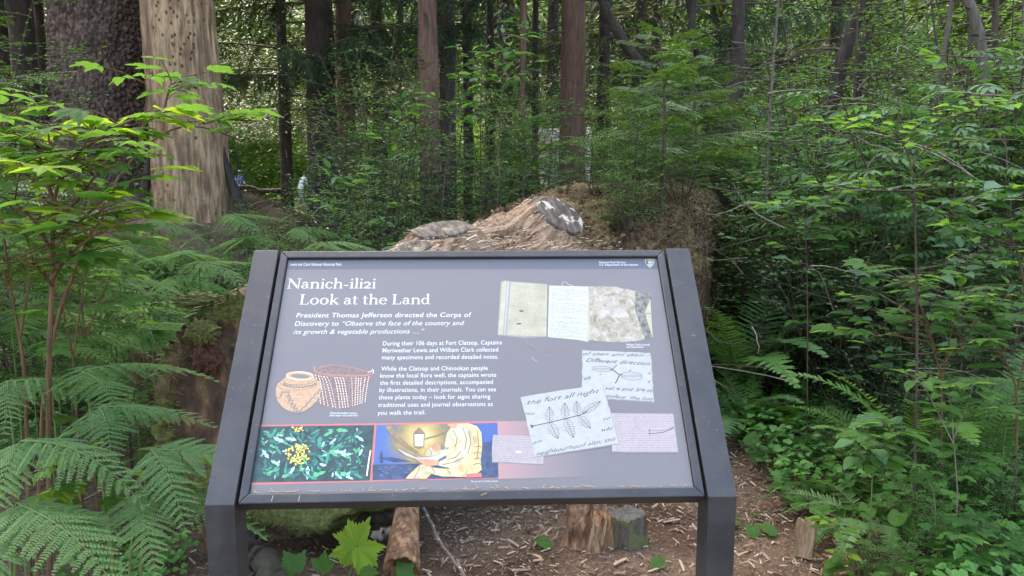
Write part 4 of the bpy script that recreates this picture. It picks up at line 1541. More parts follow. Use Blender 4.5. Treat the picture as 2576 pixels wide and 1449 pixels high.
M_CHIP = isl_mat("wood_chips", [(0.0, (0.11, 0.065, 0.040)), (0.4, (0.27, 0.18, 0.115)), (0.8, (0.40, 0.29, 0.20)), (1.0, (0.56, 0.44, 0.33))])
M_DUFF = isl_mat("needle_litter", [(0.0, (0.07, 0.035, 0.02)), (0.4, (0.19, 0.10, 0.05)), (0.8, (0.30, 0.17, 0.085)), (1.0, (0.40, 0.26, 0.13))])
M_DUFFG = isl_mat("mossy_needle_litter", [(0.0, (0.02, 0.012, 0.008)), (0.35, (0.09, 0.042, 0.022)), (0.6, (0.17, 0.10, 0.048)), (0.88, (0.27, 0.19, 0.09)), (1.0, (0.15, 0.17, 0.05))])
CHIP = (np.array([(-.5, -1, 0), (.42, -.86, 0), (.55, .8, 0), (-.3, 1, 0), (-.38, -.8, .32), (.3, -.6, .4), (.32, .6, .3), (-.2, .7, .36)], float),
        np.array([(4, 5, 6, 7), (0, 1, 5, 4), (1, 2, 6, 5), (2, 3, 7, 6), (3, 0, 4, 7)]))


def stuff(name, me, label, M=None):
    o = link(name, me, M=M)
    o["kind"] = "stuff"
    o["label"] = label
    return o


dn = lambda x, y: np.where(x > -.35, 1.0, .4) * np.clip(.75 + 1.2 * fbm(np.stack([x * 3, y * 3, 0 * x], -1), 3, 44), .12, 1) * np.where((x > 2.2) & (y > 3), .4, 1)
x, y, z = scatter(42000, -1.8, 3.2, 2.3, 6.0, 1, dn)
n = len(x)
r_ = np.random.RandomState(4)
ln = .005 + .021 * r_.rand(n) ** 3.2
mb = MB().batch(CHIP, rand_R(n, .5, 2), np.c_[x, y, z + .003 + .01 * r_.rand(n)], np.c_[ln * (.25 + .35 * r_.rand(n)), ln, .004 + .006 * r_.rand(n)])
stuff("wood_chips", mb.mesh("wood_chips", M_CHIP), "brown wood chips scattered over the forest floor behind the sign")
x, y, z = scatter(42000, -2.5, 4.5, 2.2, 7.0, 3)
n = len(x)
mb = MB().batch(NEEDL, rand_R(n, .4, 5), np.c_[x, y, z + .004 + .008 * r_.rand(n)], np.c_[np.full(n, .014), .02 + .03 * r_.rand(n), np.full(n, .02)])
x, y, z = scatter(9000, -7, 9, 5.0, 18, 6)
n = len(x)
mb.batch(ROUNDED, rand_R(n, .5, 7), np.c_[x, y, z + .01 * r_.rand(n)], .03 + .05 * r_.rand(n))
stuff("needle_litter", mb.mesh("needle_litter", M_DUFF), "fallen needles and dead leaves covering the ground")

# the largest chips, one by one
for s_ in range(3):
    v = CHIP[0] * np.array([.35, 1, .5]) + (np.random.RandomState(s_).rand(8, 3) - .5) * .12
    mb = MB().add(v, [(0, 3, 2, 1)])
    mb.add(v, CHIP[1])
    globals()["BIGCHIP%d" % s_] = mb.mesh("wood_chip", M_CHIP)
r_ = np.random.RandomState(12)
for k_, (px, py) in enumerate(((1120, 1390), (1180, 1330), (1200, 1415), (1290, 1360), (1310, 1435), (1250, 1300), (1690, 1310), (1700, 1360), (1715, 1425), (1650, 1440), (1880, 1300), (1900, 1270),
                               (1925, 1235), (1870, 1390), (1380, 1330), (1085, 1440), (1400, 1290), (1350, 1400), (1560, 1425), (1470, 1420), (1160, 1290), (1230, 1350), (1890, 1420), (1970, 1300))):
    d = at(px, py, 1.0) - np.array([0, 0, CAM_H])
    q = np.array([0, 0, CAM_H]) + d * (CAM_H / -d[2])
    B = rand_R(1, .3, k_ + 40)[0]
    s_ = .022 + .022 * r_.rand()
    o = link("wood_chip", globals()["BIGCHIP%d" % (k_ % 3)], M=mat4(B, (q[0], q[1], float(ground_z(q[0], q[1])) + .012), (s_ * (.7 + .5 * r_.rand()), s_, s_ * .5)))
    o["label"] = "long flat splinter of pale wood lying on the chip covered ground"
    o["category"] = "wood chip"
    o["group"] = "large wood chips on the ground"

# ------------------------------------------------------------------ the great fallen log
LC = np.array([(-.97, 3.17, .56), (-.62, 3.65, .58), (-.22, 4.25, .60), (.12, 4.80, .64), (.52, 5.5, .68), (1.0, 6.4, .72), (1.55, 7.6, .76), (2.1, 8.9, .80)])
LR = np.array([.53, .56, .60, .68, .79, .75, .66, .56])
LT = np.array([0, .1, .24, .38, .54, .72, .90, 1.0])


def log_frame(t):
    c = np.stack([np.interp(t, LT, LC[:, k]) for k in range(3)], -1)
    r = np.interp(t, LT, LR)
    w = np.clip(t / .35, 0, 1)[..., None]
    e1 = (1 - w) * np.array([1.0, .04, 0]) + w * np.array([.88, -.48, 0])
    e1 = e1 / np.linalg.norm(e1, axis=-1, keepdims=True)
    return c, r, e1


def log_point(t, ph, rel=1.0):
    """ph: 0 right side, pi/2 top, pi left side."""
    t, ph = np.broadcast_arrays(np.asarray(t, float), np.asarray(ph, float))
    c, r, e1 = log_frame(t)
    rad = r * rel
    pw = 1 - .42 * np.clip((t - .36) / .14, 0, 1) * np.clip((.95 - t) / .3, 0, 1)             # the far part has broad square shoulders
    cs, sn = np.cos(ph), np.sin(ph)
    cs, sn = np.sign(cs) * np.abs(cs) ** pw, np.sign(sn) * np.abs(sn) ** pw
    return c + e1 * (cs * rad)[..., None] + np.stack([0 * ph, 0 * ph, sn * rad * (1 - .06 * np.clip((t - .36) / .14, 0, 1))], -1)


nt_, nph = 400, 400
t = np.linspace(0, 1, nt_)[:, None] * np.ones((1, nph))
ph = np.ones((nt_, 1)) * (np.arange(nph) / nph * 2 * math.pi)[None]
base = log_point(t, ph)
cc, rr, _ = log_frame(t)
cyc = np.stack([np.cos(ph) * 3.5, np.sin(ph) * 3.5, t * 6.0], -1)
bare = np.clip((0.40 - t + .05 * fbm(cyc * 1.2, 3, 2) + .06 * np.sin(ph - 1.2)) / .03, 0, 1) * np.clip((np.sin(ph) + .35) / .2, 0, 1)
# wandering fibres run along the log
wph = ph + .10 * np.sin(t * 23 + 2 * np.sin(ph * 2)) + .22 * fbm(cyc * .6, 2, 7)
fib = np.stack([np.cos(wph) * 20, np.sin(wph) * 20, t * 5.0], -1)
f1 = 1 - np.abs(fbm(fib * 1.0, 3, 11)) * 2.4
f2 = 1 - np.abs(fbm(fib * np.array([3.2, 3.2, 2.4]), 3, 14)) * 2.2
disp = .055 * fbm(cyc * .55, 3, 3) + bare * (.040 * f1 + .018 * f2 - .038) + (1 - bare) * (.045 * fbm(cyc * 2.0, 4, 5) + .022 * fbm(cyc * 8, 3, 6) + .030 * (1 - 2.4 * np.abs(fbm(np.stack([np.cos(wph) * 5, np.sin(wph) * 5, t * 5.0], -1), 3, 18))))
disp += .035 * (1 - bare) * np.clip(t - .3, 0, 1)
STUBS = [("A", at(1112, 577, 3.92), .145, np.array([-.10, -.20, 1.0]), (1.0, .80)), ("B", at(1412, 540, 4.62), .145, np.array([.50, -.55, .85]), (1.0, .82)), ("C", at(1040, 624, 3.62), .085, np.array([-.1, -.35, 1.0]), (1, .6))]
V = base
for nm, q, sr, nrm, _ in STUBS:
    pass
nrmv = base - cc
nrmv /= np.linalg.norm(nrmv, axis=-1, keepdims=True)
disp = disp - .34 * np.exp(-(((t - .86) / .20) ** 2 + ((np.angle(np.exp(1j * (ph - .05)))) / .55) ** 2))      # undercut flank at the far right
V = base + nrmv * disp[..., None]
for nm, q, sr, nrm, _ in STUBS:                             # the wood swells into a collar round each cut
    un = unit(nrm)
    dv = V - q
    hh = dv @ un
    rho = np.linalg.norm(dv - hh[..., None] * un, axis=-1)
    w_ = np.clip((2.3 * sr - rho) / (1.1 * sr), 0, 1)
    w_ = w_ * w_ * (3 - 2 * w_) * (np.abs(hh) < .4)
    ht = -.006 - .45 * np.clip(rho - sr, 0, 9) + .012 * fbm(V * 22, 3, 4)
    V = V + (w_ * (ht - hh))[..., None] * un
moss = np.clip(fbm(cyc * 1.0, 4, 21) * 3 + .1 + .8 * np.clip(.12 - t, 0, .12) / .12 + 1.2 * (np.sin(ph) < -.1), 0, 1) * np.clip(1.1 - 3.0 * np.abs(t - .02), 0, 1)
Fi = np.arange(nt_ - 1)[:, None] * nph
Fj = np.arange(nph)[None]
Fk = (Fj + 1) % nph
F = np.stack([Fi + Fj, Fi + Fk, Fi + nph + Fk, Fi + nph + Fj], -1).reshape(-1, 4)


def log_mat():
    m, nt, out = new_mat("fallen_log_wood")
    p = principled(nt, out, 0.9, 0.2)
    L = nt.links
    tc = nt.nodes.new("ShaderNodeTexCoord")
    cb = nt.nodes.new("ShaderNodeCombineXYZ")
    for k_, nm_ in enumerate(("fibre_a", "fibre_b", "fibre_c")):
        fa = N(nt, "ShaderNodeAttribute")
        fa.attribute_name = nm_
        L.new(fa.outputs["Fac"], cb.inputs[k_])
    g = N(nt, "ShaderNodeTexNoise", Scale=34.0, Detail=8.0, Roughness=0.68, Distortion=.5)
    L.new(cb.outputs[0], g.inputs["Vector"])
    wood = ramp(nt, g.outputs[0], [(0.34, (0.04, 0.022, 0.014)), (0.44, (0.19, 0.115, 0.07)), (0.56, (0.34, 0.225, 0.145)), (0.72, (0.47, 0.35, 0.24))])
    n2 = N(nt, "ShaderNodeTexNoise", Scale=42.0, Detail=8.0, Roughness=0.8)
    L.new(tc.outputs["Object"], n2.inputs["Vector"])
    duffa = ramp(nt, n2.outputs[0], [(0.38, (0.014, 0.009, 0.006)), (0.5, (0.085, 0.048, 0.027)), (0.62, (0.20, 0.13, 0.07))])
    duffb = ramp(nt, n2.outputs[0], [(0.38, (0.03, 0.018, 0.01)), (0.5, (0.15, 0.10, 0.045)), (0.62, (0.28, 0.22, 0.10))])
    n3 = N(nt, "ShaderNodeTexNoise", Scale=2.6, Detail=4.0)
    L.new(tc.outputs["Object"], n3.inputs["Vector"])
    xd = N(nt, "ShaderNodeMix", data_type='RGBA')
    L.new(ramp(nt, n3.outputs[0], [(0.44, (0, 0, 0)), (0.58, (1, 1, 1))]), xd.inputs[0])
    L.new(duffa, xd.inputs[6])
    L.new(duffb, xd.inputs[7])
    duff = xd.outputs[2]
    mossc = ramp(nt, n2.outputs[0], [(0.3, (0.02, 0.022, 0.006)), (0.55, (0.085, 0.095, 0.02)), (0.72, (0.17, 0.17, 0.05))])
    a1 = N(nt, "ShaderNodeAttribute")
    a1.attribute_name = "bare"
    a2 = N(nt, "ShaderNodeAttribute")
    a2.attribute_name = "moss"
    x1 = N(nt, "ShaderNodeMix", data_type='RGBA')
    L.new(a1.outputs["Fac"], x1.inputs[0])
    L.new(duff, x1.inputs[6])
    L.new(wood, x1.inputs[7])
    x2 = N(nt, "ShaderNodeMix", data_type='RGBA')
    L.new(a2.outputs["Fac"], x2.inputs[0])
    L.new(x1.outputs[2], x2.inputs[6])
    L.new(mossc, x2.inputs[7])
    L.new(x2.outputs[2], p.inputs["Base Color"])
    s = N(nt, "ShaderNodeMath", operation='ADD')
    L.new(g.outputs[0], s.inputs[0])
    L.new(n2.outputs[0], s.inputs[1])
    b = N(nt, "ShaderNodeBump", Strength=0.9, Distance=0.012)
    L.new(s.outputs[0], b.inputs["Height"])
    L.new(b.outputs[0], p.inputs["Normal"])
    return m


M_LOG = log_mat()
M_STUB = grain_mat("weathered_cut_wood", [(0.36, (0.03, 0.023, 0.018)), (0.48, (0.085, 0.068, 0.052)), (0.62, (0.17, 0.135, 0.10))], stretch=(1, .25, 1), scale=34, bump=.7, dist=.006, patch=(0.24, 0.22, 0.12), pscale=9, plo=.58, phi=.62)
M_STUBW = grain_mat("bleached_cut_wood", [(0.34, (0.035, 0.026, 0.02)), (0.5, (0.09, 0.07, 0.055)), (0.62, (0.16, 0.125, 0.095))], stretch=(1, .3, 1), scale=26, bump=.6, dist=.005, patch=(0.48, 0.42, 0.34), pscale=11, plo=.56, phi=.59)
M_ROT = grain_mat("rotten_heartwood", [(0.3, (0.025, 0.016, 0.012)), (0.5, (0.085, 0.048, 0.03)), (0.72, (0.24, 0.13, 0.07))], stretch=(1, 1, .5), scale=14, bump=1.0, dist=.03, patch=(0.10, 0.10, 0.03), pscale=5.5, plo=.60, phi=.66)
M_REDROT = grain_mat("red_crumbling_wood", [(0.3, (0.025, 0.010, 0.007)), (0.55, (0.10, 0.04, 0.022)), (0.8, (0.20, 0.085, 0.045))], stretch=(1, 1, 1), scale=30, bump=1.0, dist=.02)
M_MOSS = grain_mat("moss", [(0.3, (0.035, 0.035, 0.012)), (0.55, (0.12, 0.125, 0.035)), (0.8, (0.22, 0.22, 0.075))], stretch=(1, 1, 1), scale=50, bump=1.0, dist=.02)

log = thing("fallen_log", "huge fallen log with stripped wood and needle cover behind the sign", "log", (LC[0][0], LC[0][1], 0))
LO = np.array([LC[0][0], LC[0][1], 0])
link("trunk_wood", MB().add((V - LO).reshape(-1, 3), F).mesh("trunk_wood", M_LOG, smooth=True, attr={"bare": bare, "moss": moss, "fibre_a": np.cos(wph) * .62, "fibre_b": np.sin(wph) * .62, "fibre_c": t * .42}), log)
# end face: broken, hollowed, mossy rim
q_ = np.linspace(1, 0, 34)
ring0 = V[0]
c0 = ring0.mean(0)
EV = []
for a, q in enumerate(q_):
    P = c0 + (ring0 - c0) * q
    nn = np.stack([P[:, 0] * 4, P[:, 2] * 4, P[:, 1] * 0], -1)
    dep = .02 * fbm(nn * 1.4, 4, 31) + .05 * fbm(nn * .5, 2, 33)
    hol = .16 * np.exp(-(((P[:, 0] - c0[0] - .18) / .30) ** 2 + ((P[:, 2] - c0[2] - .02) / .34) ** 2))
    fade = np.clip((1 - q) * 5, 0, 1)
    P = P.copy()
    P[:, 1] += fade * (hol + dep) - .05 * fade * (1 - fade)
    P[:, 1] += .035 * np.sin(ph[0] * 3 + 1) * (1 - fade) * (q < 1)
    EV.append(P)
EV = np.array(EV)
EV[0] = ring0
Fi = np.arange(len(q_) - 1)[:, None] * nph
F = np.stack([Fi + Fj, Fi + nph + Fj, Fi + nph + Fk, Fi + Fk], -1).reshape(-1, 4)
fc = EV[:-1].reshape(-1, 3)
fm = ((fc[:, 2] < .34 + .10 * fbm(fc * 5, 3, 61)) | (fc[:, 2] > .98 + .10 * fbm(fc * 6, 3, 62)) | (fc[:, 0] < -1.40 + .08 * fbm(fc * 7, 3, 63))) & (fbm(fc * 9, 3, 64) > -.25)
link("broken_end", MB().add((EV - LO).reshape(-1, 3), F, fm.astype(int)).mesh("broken_end", [M_ROT, M_MOSS], smooth=True), log)


def lump(c, r, seed, amp=.35, freq=3.0, n=40, sq=(1, 1, 1)):
    a = np.linspace(0, math.pi, n)[:, None] * np.ones((1, n * 2))
    b_ = np.ones((n, 1)) * (np.arange(n * 2) / (n * 2) * 2 * math.pi)[None]
    D_ = np.stack([np.sin(a) * np.cos(b_), np.sin(a) * np.sin(b_), np.cos(a)], -1)
    R_ = r * (1 + amp * fbm(D_ * freq, 4, seed))
    V = D_ * R_[..., None] * np.array(sq) + np.array(c)
    m_ = n * 2
    Fi = np.arange(n - 1)[:, None] * m_
    Fj = np.arange(m_)[None]
    Fk = (Fj + 1) % m_
    return V.reshape(-1, 3), np.stack([Fi + Fj, Fi + m_ + Fj, Fi + m_ + Fk, Fi + Fk], -1).reshape(-1, 4)


kn = at(520, 905, 3.14)
link("rotten_knob", MB().add(*lump(kn - LO, .050, 3, .8, 4.5, 44, (1, .7, 1.1))).mesh("rotten_knob", M_REDROT, smooth=True), log)
kn = at(510, 835, 3.13)
mb = MB().add(*lump(kn - LO, .055, 5, .8, 5, 44, (1.1, .5, .8)))
mb.add(*lump(at(500, 755, 3.2) - LO, .075, 8, .6, 5, 44, (1.3, .6, .4)))
link("moss_cushion", mb.mesh("moss_cushion", M_MOSS, smooth=True), log)
for nm, q, sr, nrm, (ax, ay) in STUBS:
    B = basis(unit(np.cross(nrm, (1, .3, 0))), up=nrm)
    n_ = 44
    a = np.arange(n_) / n_ * 2 * math.pi
    rj = sr * (1 + .10 * fbm(np.stack([np.cos(a) * 2, np.sin(a) * 2, a * 0], -1), 3, int(sr * 999)))
    mb = MB()
    rows = []
    for q2, zz_ in ((1.10, -.05), (1.03, -.010), (1.0, -.002), (.97, 0), (.6, .003), (.3, .001), (.02, .002)):
        rows.append(np.stack([np.cos(a) * rj * q2 * ax, np.sin(a) * rj * q2 * ay * 1.25, zz_ + .004 * fbm(np.stack([np.cos(a) * q2 * 9, np.sin(a) * q2 * 9, a * 0], -1), 2, 5)], -1))
    R_ = np.array(rows).reshape(-1, 3)
    Fi = np.arange(len(rows) - 1)[:, None] * n_
    Fj2 = np.arange(n_)[None]
    Fk2 = (Fj2 + 1) % n_
    mb.add(R_, np.stack([Fi + Fj2, Fi + Fk2, Fi + n_ + Fk2, Fi + n_ + Fj2], -1).reshape(-1, 4))
    o = link("cut_branch_stub", mb.mesh("cut_branch_stub", M_STUBW if nm == "B" else M_STUB, smooth=False), log, M=mat4(np.stack([B[:, 0], B[:, 1], B[:, 2]], 1), q + unit(nrm) * .008 - LO))
    o["label"] = {"A": "grey round saw cut on top of the log", "B": "bleached oval saw cut with pale edge", "C": "small grey saw cut near the sign's edge"}[nm]

# loose splinters along the stripped wood, needles on the covered part
r_ = np.random.RandomState(8)
n = 2600
tt, pp = r_.rand(n) * .40, .25 + r_.rand(n) * 2.6
P = log_point(tt, pp, 1.0)
c_, r0, _ = log_frame(tt)
it = (tt * (nt_ - 1)).astype(int)
ip = (pp / (2 * math.pi) * nph).astype(int)
P = V[it, ip]
dn_ = unit(LC[4] - LC[0])
nv = nrmv[it, ip]
R = np.array([basis(unit(dn_ + .35 * (r_.rand(3) - .5)), up=nv[k]) for k in range(n)])
mb = MB().batch(CHIP, R, P + nv * .004, np.c_[.003 + .006 * r_.rand(n), .012 + .05 * r_.rand(n) ** 2, .003 + .008 * r_.rand(n)])
M_SPL = isl_mat("wood_splinters", [(0.0, (0.20, 0.12, 0.07)), (0.4, (0.42, 0.29, 0.19)), (0.8, (0.58, 0.43, 0.30)), (1.0, (0.68, 0.55, 0.42))])
o = stuff("wood_splinters", mb.mesh("wood_splinters", M_SPL), "loose splinters along the stripped top of the fallen log")
n = 14000
tt, pp = .30 + r_.rand(n) * .66, -.9 + r_.rand(n) * 4.6
it = (tt * (nt_ - 1)).astype(int)
ip = ((pp % (2 * math.pi)) / (2 * math.pi) * nph).astype(int)
ok = bare[it, ip] < .4
it, ip = it[ok], ip[ok]
n = len(it)
P, nv = V[it, ip], nrmv[it, ip]
down = -np.array([0, 0, 1.0])[None] + nv * nv[:, 2:3]
hg = np.clip(1.1 - nv[:, 2:3] * 1.3, 0, 1)
dirs = r_.randn(n, 3) * (1 - .75 * hg) + down * hg * 2.2
R = np.array([basis(dirs[k], up=nv[k]) for k in range(n)])
mb = MB().batch(NEEDL, R, P + nv * (.004 + .012 * r_.rand(n))[:, None], np.c_[.016 + .03 * r_.rand(n), .015 + .035 * r_.rand(n) ** 2, np.full(n, .03)])
m3 = 3600
j3 = r_.randint(0, n, m3)
mb.batch(ROUNDED, np.array([basis(r_.randn(3) - nv[k] * .0, up=nv[k] + .5 * (r_.rand(3) - .5)) for k in j3]), P[j3] + nv[j3] * .012, .016 + .026 * r_.rand(m3))
for k in r_.randint(0, n, 170):
    d = unit(np.cross(nv[k], r_.randn(3)))
    q = P[k] + nv[k] * .015
    L = .08 + .28 * r_.rand()
    mb.tube([q, q + d * L * .5 + nv[k] * .012, q + d * L - nv[k] * .01], [.004, .003, .0015], 4, cap=False)
stuff("needle_cover", mb.mesh("needle_cover", M_DUFFG), "brown fallen needles and moss covering the far part of the log")
LOGV, LOGN, LOGBARE = V, nrmv, bare


def on_log(px, py):
    """Surface point of the log nearest the line of sight."""
    d = at(px, py, 1.0) - np.array([0, 0, CAM_H])
    d = d / np.linalg.norm(d)
    W = LOGV - np.array([0, 0, CAM_H])
    s = W @ d
    dist = np.linalg.norm(W - s[..., None] * d, axis=-1) + s * .01
    k = np.unravel_index(np.argmin(dist), dist.shape)
    return LOGV[k], LOGN[k]


# moss blades on the broken end and under side
n = 5000
r_ = np.random.RandomState(3)
k1 = r_.rand(n) < .4
ia, ib = r_.randint(0, 7, n), r_.randint(0, nph, n)
Pm = np.where(k1[:, None], EV[ia, ib], V[r_.randint(0, 26, n), r_.randint(int(nph * .48), int(nph * .92), n)])
ms = fbm(Pm * 4, 3, 77) > -.02
Pm = Pm[ms]
n = len(Pm)
R = np.array([basis(unit(np.array([0, -.8, .1]) + 1.4 * (r_.rand(3) - .5)), up=(r_.rand(3) - .5)) for _ in range(n)])
o = stuff("moss", MB().batch(NEEDL, R, Pm, np.c_[np.full(n, .035), .012 + .02 * r_.rand(n), np.full(n, .02)]).mesh("moss", leaf_mat("moss_blade", (0.06, 0.07, 0.012), (0.19, 0.2, 0.04), (0.2, 0.25, 0.02), .3, .8, island=True)), "moss growing round the broken end of the fallen log")

# ------------------------------------------------------------------ stump, broken wood, sticks
def woody_mesh(name, r, h, mat, seed, top=.04, flare=.35, jag=.0, mats=None, n=72, m=26, hollow=0.0):
    """Short stump: fluted sides, uneven or splintered top."""
    a = np.arange(n) / n * 2 * math.pi
    Z_ = np.linspace(0, 1, m)
    rows = []
    topz = h * (1 - jag * np.abs(fbm(np.stack([np.cos(a) * 5, np.sin(a) * 5, a * 0], -1), 4, seed)) * 2.2) + top * fbm(np.stack([np.cos(a), np.sin(a), a * 0], -1), 2, seed + 4)
    for z in Z_:
        P = np.stack([np.cos(a) * 6, np.sin(a) * 6, np.full(n, z * 1.2)], -1)
        rr_ = r * (1 + flare * (1 - z) ** 3 + .10 * fbm(P * .35, 2, seed) + .09 * (1 - np.abs(fbm(P, 4, seed + 2)) * 2))
        rows.append(np.stack([np.cos(a) * rr_, np.sin(a) * rr_, -.05 + z * (topz + .05)], -1))
    nr = len(rows)
    lastr = rows[-1]
    for q in (.92, .75, .5, .25, .03):
        P = lastr * np.array([q, q, 1])
        zz_ = (lastr[:, 2] * q + h * (1 - hollow) * (1 - q)) + .012 * fbm(np.stack([P[:, 0] * 30, P[:, 1] * 30, a * 0], -1), 3, seed + 9)
        rows.append(np.c_[P[:, :2], zz_])
    V = np.array(rows).reshape(-1, 3)
    k = len(rows)
    Fi = np.arange(k - 1)[:, None] * n
    Fj = np.arange(n)[None]
    Fk = (Fj + 1) % n
    F = np.stack([Fi + Fj, Fi + Fk, Fi + n + Fk, Fi + n + Fj], -1).reshape(k - 1, n, 4)
    side = MB().add(V, F[:nr - 1].reshape(-1, 4)).mesh(name, mat, smooth=True)
    cap = MB().add(V, F[nr - 1:].reshape(-1, 4)).mesh(name, (mats or mat), smooth=True)
    return side, cap


M_RSTUMP = grain_mat("crumbling_stump_wood", [(0.3, (0.03, 0.014, 0.008)), (0.48, (0.14, 0.07, 0.036)), (0.68, (0.33, 0.20, 0.11))], stretch=(1, 1, .25), scale=34, bump=1, dist=.01)
M_CUTG = grain_mat("grey_cut_wood", [(0.3, (0.04, 0.038, 0.032)), (0.7, (0.10, 0.095, 0.08))], stretch=(1, .3, 1), scale=40, bump=.5, dist=.003)
M_BARKM = grain_mat("mossy_stump_bark", [(0.3, (0.03, 0.022, 0.016)), (0.6, (0.10, 0.075, 0.055)), (0.8, (0.18, 0.14, 0.10))], stretch=(1, 1, .5), scale=30, bump=1, dist=.012, patch=(0.09, 0.10, 0.035), pscale=14, plo=.5, phi=.6)
st_p = np.array([gx(1530, 3.16), 3.16, 0.0])
stump = thing("tree_stump", "small rotten stump with one sawn grey half under the sign's lower rail", "stump", (st_p[0], st_p[1], float(ground_z(st_p[0], st_p[1])) - .01))
a, b_ = woody_mesh("bark_half", .078, .14, M_BARKM, 4, .02, .35, .10)
link("bark_half", a, stump, loc=(.075, 0, 0))
link("sawn_top", woody_mesh("sawn_top", .078, .14, M_BARKM, 4, .02, .35, .10, M_CUTG)[1], stump, loc=(.075, 0, 0))
a, b_ = woody_mesh("crumbling_half", .095, .165, M_RSTUMP, 9, .06, .7, .8)
link("crumbling_half", a, stump, loc=(-.07, .01, 0))
link("crumbling_top", woody_mesh("crumbling_top", .095, .165, M_RSTUMP, 9, .06, .7, .8, M_RSTUMP)[1], stump, loc=(-.07, .01, 0))
for k in range(4):
    r2 = np.random.RandomState(k + 50)
    B = basis((.4 * (r2.rand() - .5), .4 * (r2.rand() - .5), 1), roll=r2.rand() * 6)
    link("splinter", globals()["BIGCHIP%d" % (k % 3)], stump, M=mat4(B, (-.16 + .2 * r2.rand(), -.11 - .03 * r2.rand(), .03 + .10 * r2.rand()), (.035, .05, .03)))

# hollow rotten branch piece leaning down towards the camera
pA, pB = at(1030, 1262, 3.15), at(1010, 1425, 2.82)
pA[2] = max(pA[2], .24)
pB[2] = .06
ax = np.linspace(0, 1, 26)
path = pA[None] * (1 - ax[:, None]) + pB[None] * ax[:, None]
n_ = 48
B = basis(unit(pB - pA))
a = np.arange(n_) / n_ * 2 * math.pi
mb = MB()
rows = []
for k, q in enumerate(ax):
    P = np.stack([np.cos(a) * 4, np.sin(a) * 4, np.full(n_, q * 1.6)], -1)
    rr_ = (.040 + .022 * q) * (1 + .22 * fbm(P, 4, 8) + .14 * (1 - np.abs(fbm(P * np.array([2, 2, .6]), 3, 3)) * 2))
    end = .03 * fbm(np.stack([np.cos(a) * 2, np.sin(a) * 2, a * 0], -1), 3, 5) * (q > .9)
    rows.append(path[k] + np.outer(np.cos(a) * rr_, B[:, 0]) + np.outer(np.sin(a) * rr_, B[:, 2]) + np.outer(end, B[:, 1]))
for q in (.75, .6):
    rows.append(path[-1] + (rows[25] - path[-1]) * q - B[:, 1] * .02)
rows.append(path[-1] + (rows[25] - path[-1]) * .5 - B[:, 1] * .12)
rows.append(path[-1] + (rows[25] - path[-1]) * .02 - B[:, 1] * .14)
V_ = np.array(rows).reshape(-1, 3)
Fi = np.arange(len(rows) - 1)[:, None] * n_
Fj3 = np.arange(n_)[None]
Fk3 = (Fj3 + 1) % n_
o = link("broken_branch", mb.add(V_ - pB, np.stack([Fi + Fj3, Fi + n_ + Fj3, Fi + n_ + Fk3, Fi + Fk3], -1).reshape(-1, 4)).mesh("broken_branch", M_RSTUMP, smooth=True), loc=pB)
o["label"], o["category"] = "short hollow rotten branch piece lying below the middle of the sign", "branch"


def stick(name, pts, r0, r1, mat, label, cat="stick", n=7):
    pts = np.array(pts, float)
    # resample with a little crookedness
    r2 = np.random.RandomState(int(abs(pts[0][0]) * 1000) % 9999)
    T = np.linspace(0, len(pts) - 1, 14)
    Q = np.stack([np.interp(T, range(len(pts)), pts[:, k]) for k in range(3)], -1) + (r2.rand(14, 3) - .5) * r0 * 1.4
    o = link(name, MB().tube(Q - pts[0], np.linspace(r0, r1, 14), n, jitter=.3).mesh(name, mat, smooth=True), loc=pts[0])
    o["label"], o["category"] = label, cat
    return o


def gpt(px, py, dz=0.0):
    d = at(px, py, 1.0) - np.array([0, 0, CAM_H])
    q = np.array([0, 0, CAM_H]) + d * ((CAM_H - dz) / -d[2])
    return np.array([q[0], q[1], dz])


M_STICK = grain_mat("lichen_stick", [(0.3, (0.12, 0.08, 0.055)), (0.7, (0.26, 0.20, 0.16))], stretch=(1, 1, 1), scale=60, bump=.4, dist=.002, patch=(0.42, 0.45, 0.44), pscale=30, plo=.58, phi=.62)
stick("fallen_stick", [gpt(1062, 1278, .05), gpt(1100, 1350, .035), gpt(1168, 1452, .02)], .008, .006, M_STICK, "thin grey stick with lichen beside the hollow branch piece")
stick("fallen_log_piece", [gpt(600, 1352, .05), gpt(650, 1410, .05), gpt(700, 1475, .04)], .055, .05, M_BARK_D, "short weathered log piece behind the left post", "log", 12)
stick("fallen_stick", [gpt(1880, 1160, .02), gpt(1990, 1210, .03), gpt(2060, 1260, .02)], .004, .002, M_TWIG, "thin dark twig on the ground right of the sign")
stick("fallen_stick", [gpt(1940, 1225, .015), gpt(2000, 1235, .015), gpt(2080, 1222, .015)], .006, .004, M_TWIG_P, "pale twig by the green plants right of the sign")
stick("root", [at(870, 1290, 3.35), at(985, 1310, 3.25), at(1040, 1262, 3.3)], .03, .022, M_BARK_D, "dark root in the hollow under the log", "root", 9)
stick("root", [gpt(940, 1345, .05), gpt(965, 1342, .06), gpt(985, 1338, .06)], .02, .018, M_TWIG_P, "short pale broken root end beside the hollow branch piece", "root", 9)
stick("fallen_stick", [gpt(1700, 1275, .02), gpt(1790, 1330, .02), gpt(1880, 1345, .02)], .004, .003, M_TWIG, "dark twig crossing behind the right post")
stick("fallen_stick", [gpt(380, 1370, .03), gpt(450, 1330, .05), gpt(520, 1310, .03)], .006, .004, M_TWIG, "dark twig on the bare soil left of the left post")
stick("fallen_stick", [gpt(250, 1240, .03), gpt(420, 1190, .05), gpt(540, 1130, .04)], .009, .005, M_STEM, "reddish brown fallen branch under the lacy ferns")
